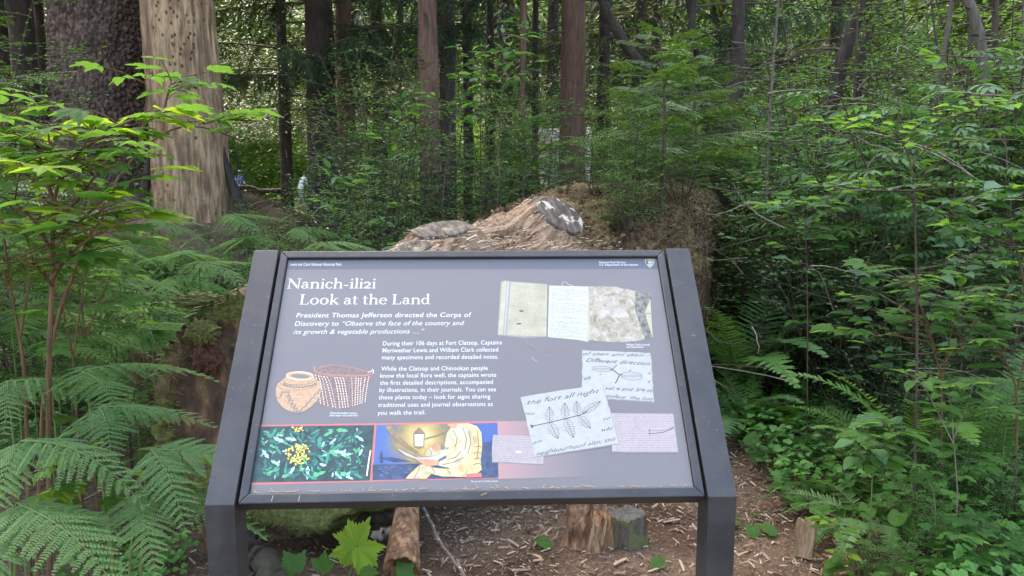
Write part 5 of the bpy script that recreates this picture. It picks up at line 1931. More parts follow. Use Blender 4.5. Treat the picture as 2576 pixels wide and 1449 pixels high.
# pale split block standing in the litter
B = basis((.1, .15, 1))
mb = MB()
r_ = np.random.RandomState(2)
gx_, gz_ = np.linspace(-.036, .036, 15), np.linspace(0, .15, 24)
GX, GZ = np.meshgrid(gx_, gz_)
jag = .022 * fbm(np.stack([gx_ * 60, gx_ * 0, gx_ * 0], -1), 3, 5)
GZ = GZ + (GZ / .15) * jag[None]
GX = GX * (1 + .15 * fbm(np.stack([GZ * 12, GZ * 0, GX * 0], -1), 2, 6))
GY = .004 * (1 - 2 * np.abs(fbm(np.stack([GX * 260, GZ * 12, GX * 0], -1), 3, 7)))
fr = np.stack([GX, GY - .012, GZ], -1).reshape(-1, 3)
bk = np.stack([GX, GY * 0 + .014, GZ], -1).reshape(-1, 3)
i_ = np.arange(23)[:, None] * 15 + np.arange(14)[None]
Fq = np.stack([i_, i_ + 1, i_ + 16, i_ + 15], -1).reshape(-1, 4)
mb.add(fr, Fq)
mb.add(bk, Fq[:, ::-1])
ed = list(range(15)) + [15 * k + 14 for k in range(1, 24)] + [15 * 23 + k for k in range(13, -1, -1)] + [15 * k for k in range(22, 0, -1)]
mb.add(np.concatenate([fr[ed], bk[ed]]), [(k, k + len(ed), (k + 1) % len(ed) + len(ed), (k + 1) % len(ed)) for k in range(len(ed))])
o = link("split_wood_block", mb.mesh("split_wood_block", M_SNAG), loc=gpt(2020, 1400), M=mat4(B[:, [0, 2, 1]] * np.array([1, -1, 1]), gpt(2020, 1402)))
o["label"], o["category"] = "pale split wood block standing in the litter at the lower right", "wood block"
# spruce cones
mb = MB()
R, P, Sc = [], [], []
for k in range(90):
    tz_ = k / 90
    a = k * 2.4
    w_ = .5 * math.sin(math.pi * min(1, .12 + tz_ * .86)) ** .7
    d = np.array([math.cos(a), math.sin(a), .9])
    R.append(basis(d, up=(0, 0, -1)))
    P.append(np.array([math.cos(a) * w_ * .55, math.sin(a) * w_ * .55, tz_ * 2 - 1]))
    Sc.append((.42, .42, .42))
mb.batch(ROUNDED, np.array(R), np.array(P), np.array(Sc))
mb.add(*lump((0, 0, 0), .3, 1, .05, 2, 8, (1, 1, 3)))
cone = mb.mesh("spruce_cone", flat("cone_scales", (0.20, 0.10, 0.05), .8, var=.4, scale=60))
for k, (px, py) in enumerate(((1890, 1180), (1905, 1205), (1780, 1322), (1400, 1250), (1930, 1145), (1868, 1060), (1330, 1325), (2140, 1395))):
    q = gpt(px, py)
    B = rand_R(1, .2, 70 + k)[0][:, [0, 2, 1]] * np.array([1, -1, 1])
    o = link("spruce_cone", cone, M=mat4(B, (q[0], q[1], float(ground_z(q[0], q[1])) + .014), .019))
    o["label"], o["category"], o["group"] = "small brown spruce cone lying in the ground litter", "cone", "spruce cones on the ground"
# ------------------------------------------------------------------ trees
def trunk_mesh(r, h, mat, seed, lean=(0, 0), n=20, flare=.5, fine=5.0, zn=26, amp=.03, freq=5.0, name="trunk", plates=0.0, burls=(), fluted=0.0, pits=0, bow=0.0):
    a = np.arange(n) / n * 2 * math.pi
    zz = np.concatenate([np.linspace(-.4, fine, zn), np.linspace(fine, h, 12)[1:]])
    A, Z_ = np.meshgrid(a, zz)
    taper = 1 - .72 * np.clip(Z_ / h, 0, 1)
    R = r * taper * (1 + flare * np.exp(-np.clip(Z_ + .1, 0, 99) / .55) * (1 + .35 * np.sin(A * 5 + seed)))
    P = np.stack([np.cos(A) * r * freq, np.sin(A) * r * freq, Z_ * freq * .35], -1)
    disp = amp * fbm(P, 4, seed)
    if plates:
        d1, d2, hid = cells(A * r / .060, Z_ / .075 + .2 * np.sin(A * 9), seed)
        pm = .35 + 1.5 * np.clip(.5 + fbm(P * .8, 3, 55), 0, 1)
        disp = disp + plates * pm * (np.clip((d2 - d1) * 2.2, 0, 1) * .8 + hid * .6)
        d1, d2, hid = cells(A * r / .11 + 5, Z_ / .16, seed + 3)
        disp = disp + plates * .8 * hid
    if fluted:
        F_ = np.stack([np.cos(A) * r * 24, np.sin(A) * r * 24, Z_ * 1.1], -1)
        disp = disp + fluted * (1 - 2 * np.abs(fbm(F_, 3, seed + 8)))
    for ba, bz, br, bh in burls:
        dd = np.hypot((np.angle(np.exp(1j * (A - ba)))) * r, Z_ - bz)
        disp = disp + bh * np.exp(-(dd / br) ** 2) * (1 + .5 * fbm(P * 2, 3, 9))
    if pits:
        d1, d2, hid = cells(A * r / .08, Z_ / .10, seed + 21)
        disp = disp - .045 * (hid > 1 - pits * (1.9 * (fbm(P * 1.1, 3, 31) > .05) + .12)) * np.clip(1 - d1 / .20, 0, 1) ** .5
    R = R + disp
    cx = lean[0] * Z_ + bow * np.sin(Z_ * 1.3)
    V = np.stack([np.cos(A) * R + cx, np.sin(A) * R + lean[1] * Z_, Z_], -1)
    m = len(zz)
    Fi = np.arange(m - 1)[:, None] * n
    Fj = np.arange(n)[None]
    Fk = (Fj + 1) % n
    mb = MB().add(V.reshape(-1, 3), np.stack([Fi + Fj, Fi + Fk, Fi + n + Fk, Fi + n + Fj], -1).reshape(-1, 4))
    return mb.mesh(name, mat, smooth=True)


def bough_mesh(seed, L=3.0, dense=1.0, hang=.5):
    """Conifer limb with hanging twigs of needles."""
    r_ = np.random.RandomState(seed)
    mb = MB()
    pts = [np.zeros(3)]
    d = np.array([0, 1, .05])
    for i in range(9):
        d = unit(d + np.array([.15 * (r_.rand() - .5), 0, -.07 + .012 * i]))
        pts.append(pts[-1] + d * L / 9)
    pts = np.array(pts)
    mb.tube(pts, np.linspace(.022, .004, 10), 5, 1, cap=False)
    R, P, Sc = [], [], []
    for k in range(int(46 * dense)):
        t = (.12 + .88 * r_.rand()) * 9
        i = min(8, int(t))
        q = pts[i] + (pts[i + 1] - pts[i]) * (t - i)
        s = 1 if r_.rand() < .5 else -1
        td = unit(np.array([s * (.5 + .7 * r_.rand()), .55, -.25 - .5 * r_.rand()]))
        tl = (.25 + .6 * r_.rand()) * (1.15 - t / 12)
        tp = [q]
        for j in range(4):
            td = unit(td + np.array([0, 0, -hang * (.4 + .5 * r_.rand())]))
            tp.append(tp[-1] + td * tl / 4)
        tp = np.array(tp)
        mb.tube(tp, [.004, .003, .002, .002, .001], 3, 1, cap=False)
        m = int(tl / .016)
        for j in range(m):
            u = (j + r_.rand()) / m * 4
            ii = min(3, int(u))
            p_ = tp[ii] + (tp[ii + 1] - tp[ii]) * (u - ii)
            bd = unit((tp[ii + 1] - tp[ii]) * 2.0 / tl + .9 * (r_.rand(3) - .5))
            R.append(basis(bd, up=r_.rand(3) - .5))
            P.append(p_)
            Sc.append((.10 + .05 * r_.rand(), .06 + .05 * r_.rand(), .05))
    mb.batch(NEEDL, np.array(R), np.array(P), np.array(Sc))
    return mb.mesh("bough", [M_NEEDLE, M_TWIG], smooth=False)


def crown_mesh(seed, n=2600, z0=5.5, z1=20, rad=3.2, up=0.0):
    r_ = np.random.RandomState(seed)
    k = 70
    bz = z0 + (z1 - z0) * r_.rand(k)
    ba = r_.rand(k) * 6.283
    R, P, Sc = [], [], []
    mb = MB()
    for j in range(k):
        L = rad * (1.1 - .85 * (bz[j] - z0) / (z1 - z0)) * (.7 + .5 * r_.rand())
        d = np.array([math.cos(ba[j]), math.sin(ba[j]), 0])
        pts = np.array([[0, 0, bz[j]] + d * L * q + np.array([0, 0, -.35 * q * q * L]) for q in np.linspace(0, 1, 5)])
        mb.tube(pts, np.linspace(.035, .008, 5), 4, 1, cap=False)
        for i in range(n // k):
            q = .15 + .85 * r_.rand() ** .8
            p_ = np.array([0, 0, bz[j]]) + d * L * q + np.array([0, 0, -.35 * q * q * L])
            sd_ = np.array([-d[1], d[0], 0]) * (r_.rand() - .5) * 1.3 * (1.2 - q)
            R.append(basis(unit(d * .6 + sd_ + np.array([0, 0, -.9 * r_.rand()])), roll=(r_.rand() - .5)))
            P.append(p_ + sd_ * .6)
            Sc.append((.30, .38 + .3 * r_.rand(), .38))
    mb.batch(SMALL, np.array(R), np.array(P), np.array(Sc))
    return mb.mesh("crown", [M_NEEDLE, M_TWIG], smooth=False)


def dead_limb_mesh(seed, n=1, L=1.6, name="dead_limb"):
    r_ = np.random.RandomState(seed)
    mb = MB()
    for k in range(n):
        z = 0
        d = np.array([0, 1, .1 * (r_.rand() - .5)])
        l_ = L * (.35 + .65 * r_.rand())
        pts = [np.array([0, 0, z])]
        for j in range(6):
            d = unit(d + .25 * (r_.rand(3) - .5) + np.array([0, 0, -.08]))
            pts.append(pts[-1] + d * l_ / 6)
            if j in (2, 3, 4) and r_.rand() < .8:
                s = rotz(d, (.9 if r_.rand() < .5 else -.9))
                mb.tube([pts[-1], pts[-1] + s * l_ * .18 + np.array([0, 0, -.03]), pts[-1] + s * l_ * .3 + np.array([0, 0, -.12])], [.006, .004, .002], 3, cap=False)
        mb.tube(pts, np.linspace(.018, .003, 7), 4, cap=False)
    return mb.mesh(name, M_TWIG, smooth=True)


CROWNS = [crown_mesh(i, z0=z0, z1=z1) for i, (z0, z1) in enumerate(((5.2, 19), (6.5, 22), (7.5, 17)))]
BOUGHS = [bough_mesh(i + 20, 3.0, 1.5, .5 + .12 * i) for i in range(4)]
DEADL = [dead_limb_mesh(i) for i in range(7)]


def dead_limbs(t, seed, lean=(0, 0), n=12):
    r_ = np.random.RandomState(seed + 700)
    for k in range(n):
        z, a = 1.1 + 5.0 * r_.rand(), r_.rand() * 6.283
        link("dead_limb", DEADL[r_.randint(7)], t, M=mat4(basis((math.cos(a), math.sin(a), .02)), (lean[0] * z, lean[1] * z, z), .6 + .5 * r_.rand()))


def tree(px, Y, wpx, mat, label, name="conifer_tree", seed=0, lean=(0, 0), h=22, crown=True, boughs=(), dead=True, group=None, n=20, bow=0.0, **kw):
    depth = Y * CP + CAM_H * SP
    r = max(.03, wpx * .5 / FPX * depth)
    p = gp(px, Y)
    t = thing(name, label, "tree", tuple(p), 0, group)
    link("trunk", trunk_mesh(r, h, mat, seed, lean, n=n, bow=bow, **kw), t)
    if dead:
        dead_limbs(t, seed, lean)
    if crown and (int(px) // 7) % 5 > 1:
        link("crown", CROWNS[seed % 3], t, M=mat4(basis(rotz((0, 1, 0), seed * 2.3)), (lean[0] * 10, lean[1] * 10, 0), (1, 1, 1)))
    for a, z, s in boughs:
        d = np.array([math.sin(math.radians(a)), -math.cos(math.radians(a)), .12])
        link("bough", BOUGHS[int(abs(a) + z * 10) % 4], t, M=mat4(basis(d), (lean[0] * z, 0, z), s))
    return t, r, p


# a: 0 = towards the camera, 90 = right, -90 = left
BL = lambda zs, angs, s=1.0, j=0: [(angs[(i * 7 + j) % len(angs)] + 13 * ((i * 5 + j) % 3), z, s * (.8 + .1 * ((i + j) % 4))) for i, z in enumerate(zs)]

t, r, p = tree(296, 11.0, 205, M_BARK_SP, "massive dark spruce trunk with scaly bark and burls beside the pale dead trunk", "spruce_tree", 3, (-.012, 0), 30, dead=False, n=380, zn=420,
               amp=.035, freq=2.2, flare=.32, plates=.036, burls=((4.85, 3.05, .20, .13), (4.5, 3.25, .14, .07), (5.05, 1.95, .15, .07), (5.2, 2.55, .09, .03), (4.0, 1.4, .16, .05)), fine=5.2)
t, r, p = tree(500, 10.2, 176, M_SNAG, "tall bare dead trunk of pale wood full of woodpecker holes", "dead_tree", 5, (-.026, 0), 16, crown=False, dead=False, n=420, zn=480,
               amp=.045, freq=2.2, flare=.03, fluted=.018, pits=.30, burls=((4.55, 2.95, .06, .04), (4.9, 1.0, .07, -.03)), fine=5.0)
sn = t
# dark char-brown root flare on the right foot of the dead trunk
pts = [np.array([.40, -.05, .85]), np.array([.45, -.08, .6]), np.array([.52, -.1, .32]), np.array([.64, -.15, .02]), np.array([.76, -.3, -.35]), np.array([.85, -.45, -.8])]
link("root_flare", MB().tube(pts, [.008, .03, .05, .075, .09, .08], 14, jitter=.2).mesh("root_flare", M_BARK_D, smooth=True), sn)
pts = [np.array([-.44, -.12, .8]), np.array([-.48, -.15, .5]), np.array([-.54, -.2, .1]), np.array([-.62, -.35, -.3]), np.array([-.7, -.5, -.8])]
link("root_flare", MB().tube(pts, [.01, .035, .06, .08, .08], 14, jitter=.2).mesh("root_flare", M_BARK_D, smooth=True), sn)

tree(50, 15, 46, M_BARK_D, "dark straight trunk at the left edge of the picture", "spruce_tree", 1, h=24, boughs=[(-60, 3.6, .7), (30, 4.6, .8)], group="dark trunks left of the big spruce")
tree(104, 14, 66, M_BARK_D, "thick dark trunk between the left edge trunk and the big scaly spruce", "spruce_tree", 4, h=24, group="dark trunks left of the big spruce", n=40, zn=80)
tree(146, 17, 28, M_BARK_D, "slim dark trunk half hidden by the big scaly spruce", "spruce_tree", 6, h=20, group="dark trunks left of the big spruce")
angs = [-70, -20, 20, 60, 100, -110]
tree(822, 13.5, 76, M_BARK_D, "broad dark trunk behind hanging boughs left of centre", "spruce_tree", 7, h=24, n=40, zn=80, boughs=BL([2.7, 2.9, 3.1, 3.4, 3.6, 3.9, 4.2, 4.6], angs, 1.0, 0))
tree(882, 14.5, 44, M_BARK_R, "straight dark trunk just right of the broad dark one", "conifer_tree", 8, h=24, n=30, zn=70, boughs=BL([3.4, 3.9, 4.4], angs, .8, 2))
tree(730, 16, 30, M_BARK_D, "slim trunk standing between the two walkers", "conifer_tree", 9, h=22, boughs=BL([2.7, 3.0, 3.5, 3.9], angs, 1.0, 3))
tree(1090, 10.5, 50, M_BARK_R, "reddish brown trunk in the middle left behind the shrubs", "conifer_tree", 10, (-.008, 0), 24, n=60, zn=140, amp=.02, freq=5, fluted=.006, dead=True)
tree(1131, 12.5, 40, M_BARK_D, "dark trunk close behind the reddish brown one", "conifer_tree", 11, h=24, boughs=BL([3.5, 4.2], angs, .8, 1))
tree(1180, 14, 26, M_BARK_D, "thin dark trunk right of the reddish brown trunk", "conifer_tree", 12, h=22, boughs=BL([3.1, 3.8, 4.4], angs, .9, 4))
tree(1311, 11.5, 21, M_BARK_R, "thin straight trunk with many dry twigs in the centre", "conifer_tree", 13, (.006, 0), 18, n=16, flare=.2, fine=5, boughs=BL([4.0], angs, .8, 5))
tree(1436, 13, 66, M_BARK_R, "thick reddish trunk right of centre above the fallen log", "conifer_tree", 14, h=26, n=60, zn=140, amp=.02, freq=5, fluted=.007, dead=True)
tree(1512, 17, 34, M_BARK_D, "dim trunk behind the thick reddish trunk", "conifer_tree", 15, h=24, boughs=BL([3.3, 4.0, 4.7], angs, .9, 2))
tree(1600, 19, 30, M_BARK_D, "far trunk above the fallen log with hanging boughs", "conifer_tree", 16, h=24, boughs=BL([3.6, 4.2], angs, .9, 3))
tree(1345, 18, 20, M_BARK_D, "far thin trunk left of the thick reddish trunk", "conifer_tree", 17, h=22, boughs=BL([3.2, 4.1], angs, .9, 1))
tree(1235, 19, 24, M_BARK_D, "far dark trunk in the gap left of the thin twiggy trunk", "conifer_tree", 18, h=22, boughs=BL([3.0, 3.8, 4.6], angs, .9, 1))
tree(960, 18, 36, M_BARK_D, "far dark trunk left of the reddish brown trunk", "conifer_tree", 20, h=22, boughs=BL([3.1, 3.7, 4.3], angs, .9, 1))
tree(1690, 12, 22, M_BARK_D, "slim leaning dark trunk above the far end of the log", "conifer_tree", 21, (.05, 0), 16, boughs=BL([3.0, 3.5, 4.0], angs, .9, 1))


def bent_tree(name, label, pts, r0, r1, mat, n=14, cat="tree", jit=.25, twigs=0, seed=0, group=None):
    pts = np.array(pts, float)
    T = np.linspace(0, len(pts) - 1, 34)
    Q = np.stack([np.interp(T, range(len(pts)), pts[:, k]) for k in range(3)], -1)
    for _ in range(3):
        Q[1:-1] = (Q[:-2] + Q[1:-1] * 2 + Q[2:]) / 4
    Q = Q + .4 * r0 * np.stack([vnoise(np.stack([T * 1.7, T * 0, T * 0 + k * 5], -1), seed) for k in range(3)], -1)
    t = thing(name, label, cat, tuple(pts[0]), 0, group)
    link("trunk" if cat == "tree" else "stem", MB().tube(Q - pts[0], np.linspace(r0, r1, 34), n, jitter=jit).mesh("trunk", mat, smooth=True), t)
    if twigs:
        r_ = np.random.RandomState(seed)
        for k in range(twigs):
            mb = MB()
            i = r_.randint(8, 34)
            a = r_.rand() * 6.28
            d = np.array([math.cos(a), math.sin(a), .3 * (r_.rand() - .3)])
            L = .12 + .4 * r_.rand()
            q = Q[i] - pts[0]
            tp = [q]
            for j in range(5):
                d = unit(d + .3 * (r_.rand(3) - .5))
                tp.append(tp[-1] + d * L / 5)
            mb.tube(tp, np.linspace(.3 * r1 + .003, .0015, 6), 4, cap=False)
            link("twig", mb.mesh("twig", M_TWIG, smooth=True), t)
    return t


M_TWIG_G = grain_mat("twig_brown_grey", [(0.3, (0.05, 0.042, 0.033)), (0.7, (0.13, 0.11, 0.088))], scale=40, bump=0.3, dist=0.002)
Y = 9.5
bent_tree("crooked_tree", "crooked dark trunk rising beyond the far end of the log", [at(1800, 640, Y) * [1, 1, 0], at(1808, 520, Y), at(1822, 330, Y), at(1846, 240, Y), at(1858, 120, Y), at(1848, -20, Y), at(1842, -300, Y)], .095, .06, M_BARK_D, twigs=16, seed=3)
bent_tree("leaning_dead_tree", "leaning dead trunk slanting up to the left above the log", [at(1790, 420, 12.0) * [1, 1, .3], at(1700, 270, 12), at(1610, 170, 12.0), at(1540, 60, 12), at(1500, -40, 12)], .11, .06, M_BARK_D, twigs=14, seed=5)
bent_tree("leaning_dead_tree", "second thin dead trunk crossing behind the crooked dark trunk", [at(1830, 640, 12.5) * [1, 1, 0], at(1770, 250, 12.5), at(1745, 100, 12.5), at(1722, -60, 12.5)], .06, .045, M_BARK_D, twigs=12, seed=6)
bent_tree("leaning_tree", "mossy trunk leaning to the right near the top right shrubs", [at(2040, 560, 9.0) * [1, 1, 0], at(2078, 300, 9), at(2118, 150, 9), at(2160, 60, 9), at(2196, -60, 9)], .085, .06, M_BARK_D, twigs=14, seed=7)
bent_tree("leaning_tree", "thinner trunk leaning right beside the mossy leaning trunk", [at(2110, 560, 9.6) * [1, 1, 0], at(2168, 140, 9.6), at(2205, 30, 9.6), at(2230, -60, 9.6)], .05, .035, M_BARK_D, twigs=10, seed=8)
bent_tree("bare_tree", "bare slim trunk near the right edge with forked top", [at(2495, 800, 6.5) * [1, 1, 0], at(2492, 480, 6.5), at(2484, 240, 6.5), at(2470, 90, 6.5), at(2440, 10, 6.5), at(2400, -60, 6.5)], .045, .035, M_TWIG_G, twigs=22, seed=9)
bent_tree("bare_tree", "straight dark slim trunk right of the forked bare one", [at(2510, 800, 7) * [1, 1, 0], at(2506, 300, 7), at(2502, 0, 7), at(2500, -120, 7)], .03, .024, M_TWIG, twigs=12, seed=10)
bent_tree("bare_tree", "pale slanting dead stem behind the top right leaves", [at(2312, 600, 6.8) * [1, 1, 0], at(2330, 370, 6.8), at(2365, 190, 6.8), at(2395, 0, 6.8), at(2410, -80, 6.8)], .022, .016, M_TWIG_G, twigs=9, seed=11)
stems_ = [(1930, 1962), (2005, 1960), (2140, 2165), (2290, 2270), (2420, 2455), (2450, 2432), (2562, 2576), (2380, 2340)]
for k_, (a_, b_) in enumerate(stems_):
    Y = 6.2 + (k_ * 37 % 40) / 16
    bent_tree("bare_shrub_stem", "thin bare upright stem in the thicket on the right", [at(a_, 800, Y) * [1, 1, 0], at(a_, 400, Y), at((a_ + b_) / 2, 150, Y), at(b_, -40, Y)], .013 + .004 * (k_ % 3), .008,
              (M_TWIG, M_TWIG_G)[k_ % 3 == 0], 6, "shrub stem", twigs=16, seed=k_ + 30, group="thin bare stems in the right thicket")

# farther trunks: nothing in the picture tells one from the next
r_ = np.random.RandomState(77)
NEEDLF = (np.array([(-.05, 0, 0), (.05, 0, 0), (.12, .5, -.05), (0, 1, -.2), (-.12, .5, -.05)], float), np.array([(0, 1, 2, 4), (4, 2, 3, 3)]))
NEEDLF = (NEEDLF[0], np.array([(0, 1, 2), (0, 2, 4), (4, 2, 3)]))
FT = [trunk_mesh(.22, 24, M_BARK_D, 60 + i, (.01 * (i - 1), 0), n=12, zn=8) for i in range(3)]
far = [(905, 30), (1015, 24), (1270, 27), (1385, 24), (1640, 28), (1800, 27), (2080, 25),
       (2450, 24), (20, 20), (-120, 17), (1110, 40), (1480, 40), (2700, 16), (60, 32)]
for k_, (px, Y) in enumerate(far):
    p = gp(px, Y)
    t = thing("far_conifer", "dim distant conifer trunk deep in the forest", "tree", tuple(p), r_.rand() * 6.28, "distant trunks deep in the forest")
    s_ = .55 + .7 * r_.rand()
    link("trunk", FT[k_ % 3], t, M=Matrix.Diagonal((s_, s_, 1, 1)))
    if k_ % 2 == 0:
        link("crown", CROWNS[k_ % 3], t, M=mat4(np.eye(3), (0, 0, -.8 - .5 * (k_ % 4))))
    dead_limbs(t, k_ + 100, n=6)
    if Y < 30 and k_ > 3:
        for a_ in range(3):
            link("bough", BOUGHS[(k_ + a_) % 4], t, M=mat4(basis(rotz((0, 1, .1), k_ + a_ * 2.1)), (0, 0, 2.6 + a_ * .9), .9))

# unseen from the camera but rooted here: crowned trees behind and beside the path that shade it
for k_, (x, y) in enumerate(((11, 11), (-13, 9))):
    t = thing("path_side_conifer", "tall conifer standing beside the path outside the picture", "tree", (x, y, 0), k_, "conifers beside the path")
    link("trunk", FT[k_ % 3], t)
    link("crown", CROWNS[k_ % 3], t, loc=(0, 0, -1))

# ------------------------------------------------------------------ distant forest and undergrowth
def leaf_cloud(clumps, tpl, leaf, seed, per, spread=.55, flat_=.6):
    """Leaves thrown round clump centres (n x 4: x, y, z, radius)."""
    r_ = np.random.RandomState(seed)
    c = np.repeat(clumps, per, axis=0)
    n = len(c)
    d = r_.randn(n, 3)
    d /= np.linalg.norm(d, axis=1)[:, None]
    rad = c[:, 3] * r_.rand(n) ** .45
    P = c[:, :3] + d * rad[:, None] * np.array([1, 1, flat_])
    P[:, 2] = np.maximum(P[:, 2], .03)
    a = r_.rand(n) * 6.283
    tl = .9 * (r_.rand(n) - .55)
    y = np.stack([np.cos(a) * np.cos(tl), np.sin(a) * np.cos(tl), np.sin(tl)], -1)
    up = np.array([0, 0, 1.0]) + .7 * (r_.rand(n, 3) - .5)
    x = np.cross(y, up)
    x /= np.linalg.norm(x, axis=1)[:, None]
    z = np.cross(x, y)
    R = np.stack([x, y, z], -1)
    s = leaf[0] + (leaf[1] - leaf[0]) * r_.rand(n)
    return MB().batch(tpl, R, P, s)


# added wooded rise that blocks bright sky gaps behind the forest
hx = np.linspace(-190, 190, 90)
hy = np.linspace(74, 150, 30)
HX, HY = np.meshgrid(hx, hy)
HZ = 52 * np.clip((HY - 74) / 70, 0, 1) ** .7 - 1.5 + 3.0 * fbm(np.stack([HX * .12, HY * .12, HX * 0], -1), 4, 3)
i_ = np.arange(29)[:, None] * 90 + np.arange(89)[None]
hm, nt, out = new_mat("backdrop_hill_green")
p = principled(nt, out, .9, .1)
tc = nt.nodes.new("ShaderNodeTexCoord")
no = N(nt, "ShaderNodeTexNoise", Scale=1.1, Detail=9.0, Roughness=.75)
nt.links.new(tc.outputs["Object"], no.inputs["Vector"])
nt.links.new(ramp(nt, no.outputs[0], [(.35, (.008, .02, .006)), (.5, (.03, .07, .015)), (.68, (.08, .16, .03))]), p.inputs["Base Color"])
o = link("backdrop_hill", MB().add(np.stack([HX, HY, HZ], -1).reshape(-1, 3), np.stack([i_, i_ + 1, i_ + 91, i_ + 90], -1).reshape(-1, 4)).mesh("backdrop_hill", hm))
o["kind"] = "structure"


def view_clumps(n, Y0, Y1, z0, z1, rad, seed, px0=-150, px1=2720, holes=()):
    r_ = np.random.RandomState(seed)
    Yv = Y0 + (Y1 - Y0) * r_.rand(n) ** .8
    px = px0 + (px1 - px0) * r_.rand(n)
    z = z0 + (z1 - z0) * r_.rand(n) ** 1.5
    x = (px - 1288) / FPX * (Yv * CP + .2)
    keep = np.ones(n, bool)
    for a, b, ya, yb in holes:
        pr = rad * FPX / Yv
        keep &= ~((px > a - pr) & (px < b + pr) & (Yv > ya) & (Yv < yb) & (z > .35))
    return np.c_[x, Yv, z, rad * (.6 + .8 * r_.rand(n))][keep]


holes = [(575, 625, 20, 43.5), (738, 778, 20, 43.5)]
# wall of sunlit foliage that closes the view
cl = view_clumps(1700, 46, 72, .4, 24, 2.4, 1, -500, 3100)
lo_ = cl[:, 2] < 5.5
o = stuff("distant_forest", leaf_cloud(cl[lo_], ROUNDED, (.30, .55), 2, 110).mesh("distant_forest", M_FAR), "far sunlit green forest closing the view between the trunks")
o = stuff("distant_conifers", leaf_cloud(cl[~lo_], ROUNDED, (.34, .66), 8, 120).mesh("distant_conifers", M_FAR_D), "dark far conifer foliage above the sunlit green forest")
cu_ = view_clumps(620, 24, 46, 3.2, 13, 1.5, 33, -200, 2800)
stuff("dark_conifer_foliage", leaf_cloud(cu_, NEEDLF, (.16, .34), 34, 120).mesh("dark_conifer_foliage", M_FAR_D), "dark hanging conifer foliage filling the gaps between distant trunks")
cu_ = view_clumps(330, 14, 24, 2.6, 7, 1.0, 35, -200, 2800)
stuff("dark_conifer_foliage", leaf_cloud(cu_, NEEDLF, (.08, .18), 36, 150).mesh("dark_conifer_foliage", M_NEEDLE), "dark conifer twigs between the middle trunks near the top of the picture")
cl = view_clumps(560, 24, 46, .1, 4.5, 1.1, 3, -200, 2800, holes)
stuff("far_undergrowth", leaf_cloud(cl, SMALL, (.12, .22), 4, 85).mesh("far_undergrowth", M_FAR), "bright green bushes deep in the forest behind the trunks")
cl = view_clumps(520, 13.5, 25, .1, 3.2, .75, 5, -150, 2750, holes + [(585, 618, 10, 26), (742, 774, 10, 26)])
stuff("middle_undergrowth", leaf_cloud(cl, SMALL, (.06, .12), 6, 120).mesh("middle_undergrowth", M_HUCK), "tangled green undergrowth between the middle trunks")

M_SUNLIT = leaf_mat("far_leaf_sunlit_colour", (0.10, 0.22, 0.03), (0.22, 0.36, 0.04), (0.4, 0.6, 0.02), 0.45, 0.5, island=True)  # sunlight on the far bushes is put into this brighter leaf colour
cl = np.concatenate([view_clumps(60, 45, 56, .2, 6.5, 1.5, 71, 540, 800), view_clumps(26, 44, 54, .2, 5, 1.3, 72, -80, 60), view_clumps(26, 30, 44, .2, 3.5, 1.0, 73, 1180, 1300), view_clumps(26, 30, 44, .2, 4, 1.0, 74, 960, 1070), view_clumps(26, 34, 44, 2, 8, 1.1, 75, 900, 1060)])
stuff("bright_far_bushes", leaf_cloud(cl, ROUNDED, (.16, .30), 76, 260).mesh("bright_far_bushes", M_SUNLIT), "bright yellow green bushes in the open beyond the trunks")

# bleached broken stump seen through the shrubs; extra paleness stands in for sunlight
q = at(1418, 560, 16.5) * [1, 1, 0]
t = thing("bleached_stump", "pale bleached broken stump showing through the shrubs above the log", "stump", tuple(q))
a, b_ = woody_mesh("bleached_wood", .52, 2.45, grain_mat("bleached_wood", [(.3, (.5, .43, .35)), (.7, (.85, .78, .7))], scale=9, bump=.8, dist=.03), 6, .1, .3, .12)
link("bleached_wood", a, t)
link("broken_top", woody_mesh("broken_top", .52, 2.45, flat("bleached_top", (.82, .75, .66), .8, var=.3, scale=9), 6, .1, .3, .12, flat("bleached_top2", (.72, .64, .54), .8, var=.3, scale=9))[1], t)
# small old stump in the ferns
q = gp(374, 4.7)
t = thing("old_stump", "small dark old stump among ferns left of the log end", "stump", tuple(q))
link("bark_side", woody_mesh("bark_side", .085, .50, M_BARK_R, 12, .03, .3, .1)[0], t)
link("stump_top", woody_mesh("stump_top", .085, .50, M_BARK_R, 12, .03, .3, .1, M_ROT)[1], t)
# fallen pole behind the dead trunk
stick("fallen_pole", [at(556, 470, 16), at(620, 474, 16), at(715, 483, 16)], .045, .05, M_BARK_D, "dark fallen pole lying level behind the pale dead trunk", "pole")

# ------------------------------------------------------------------ the two walkers
M_SKIN = flat("skin", (.48, .25, .17), .6)


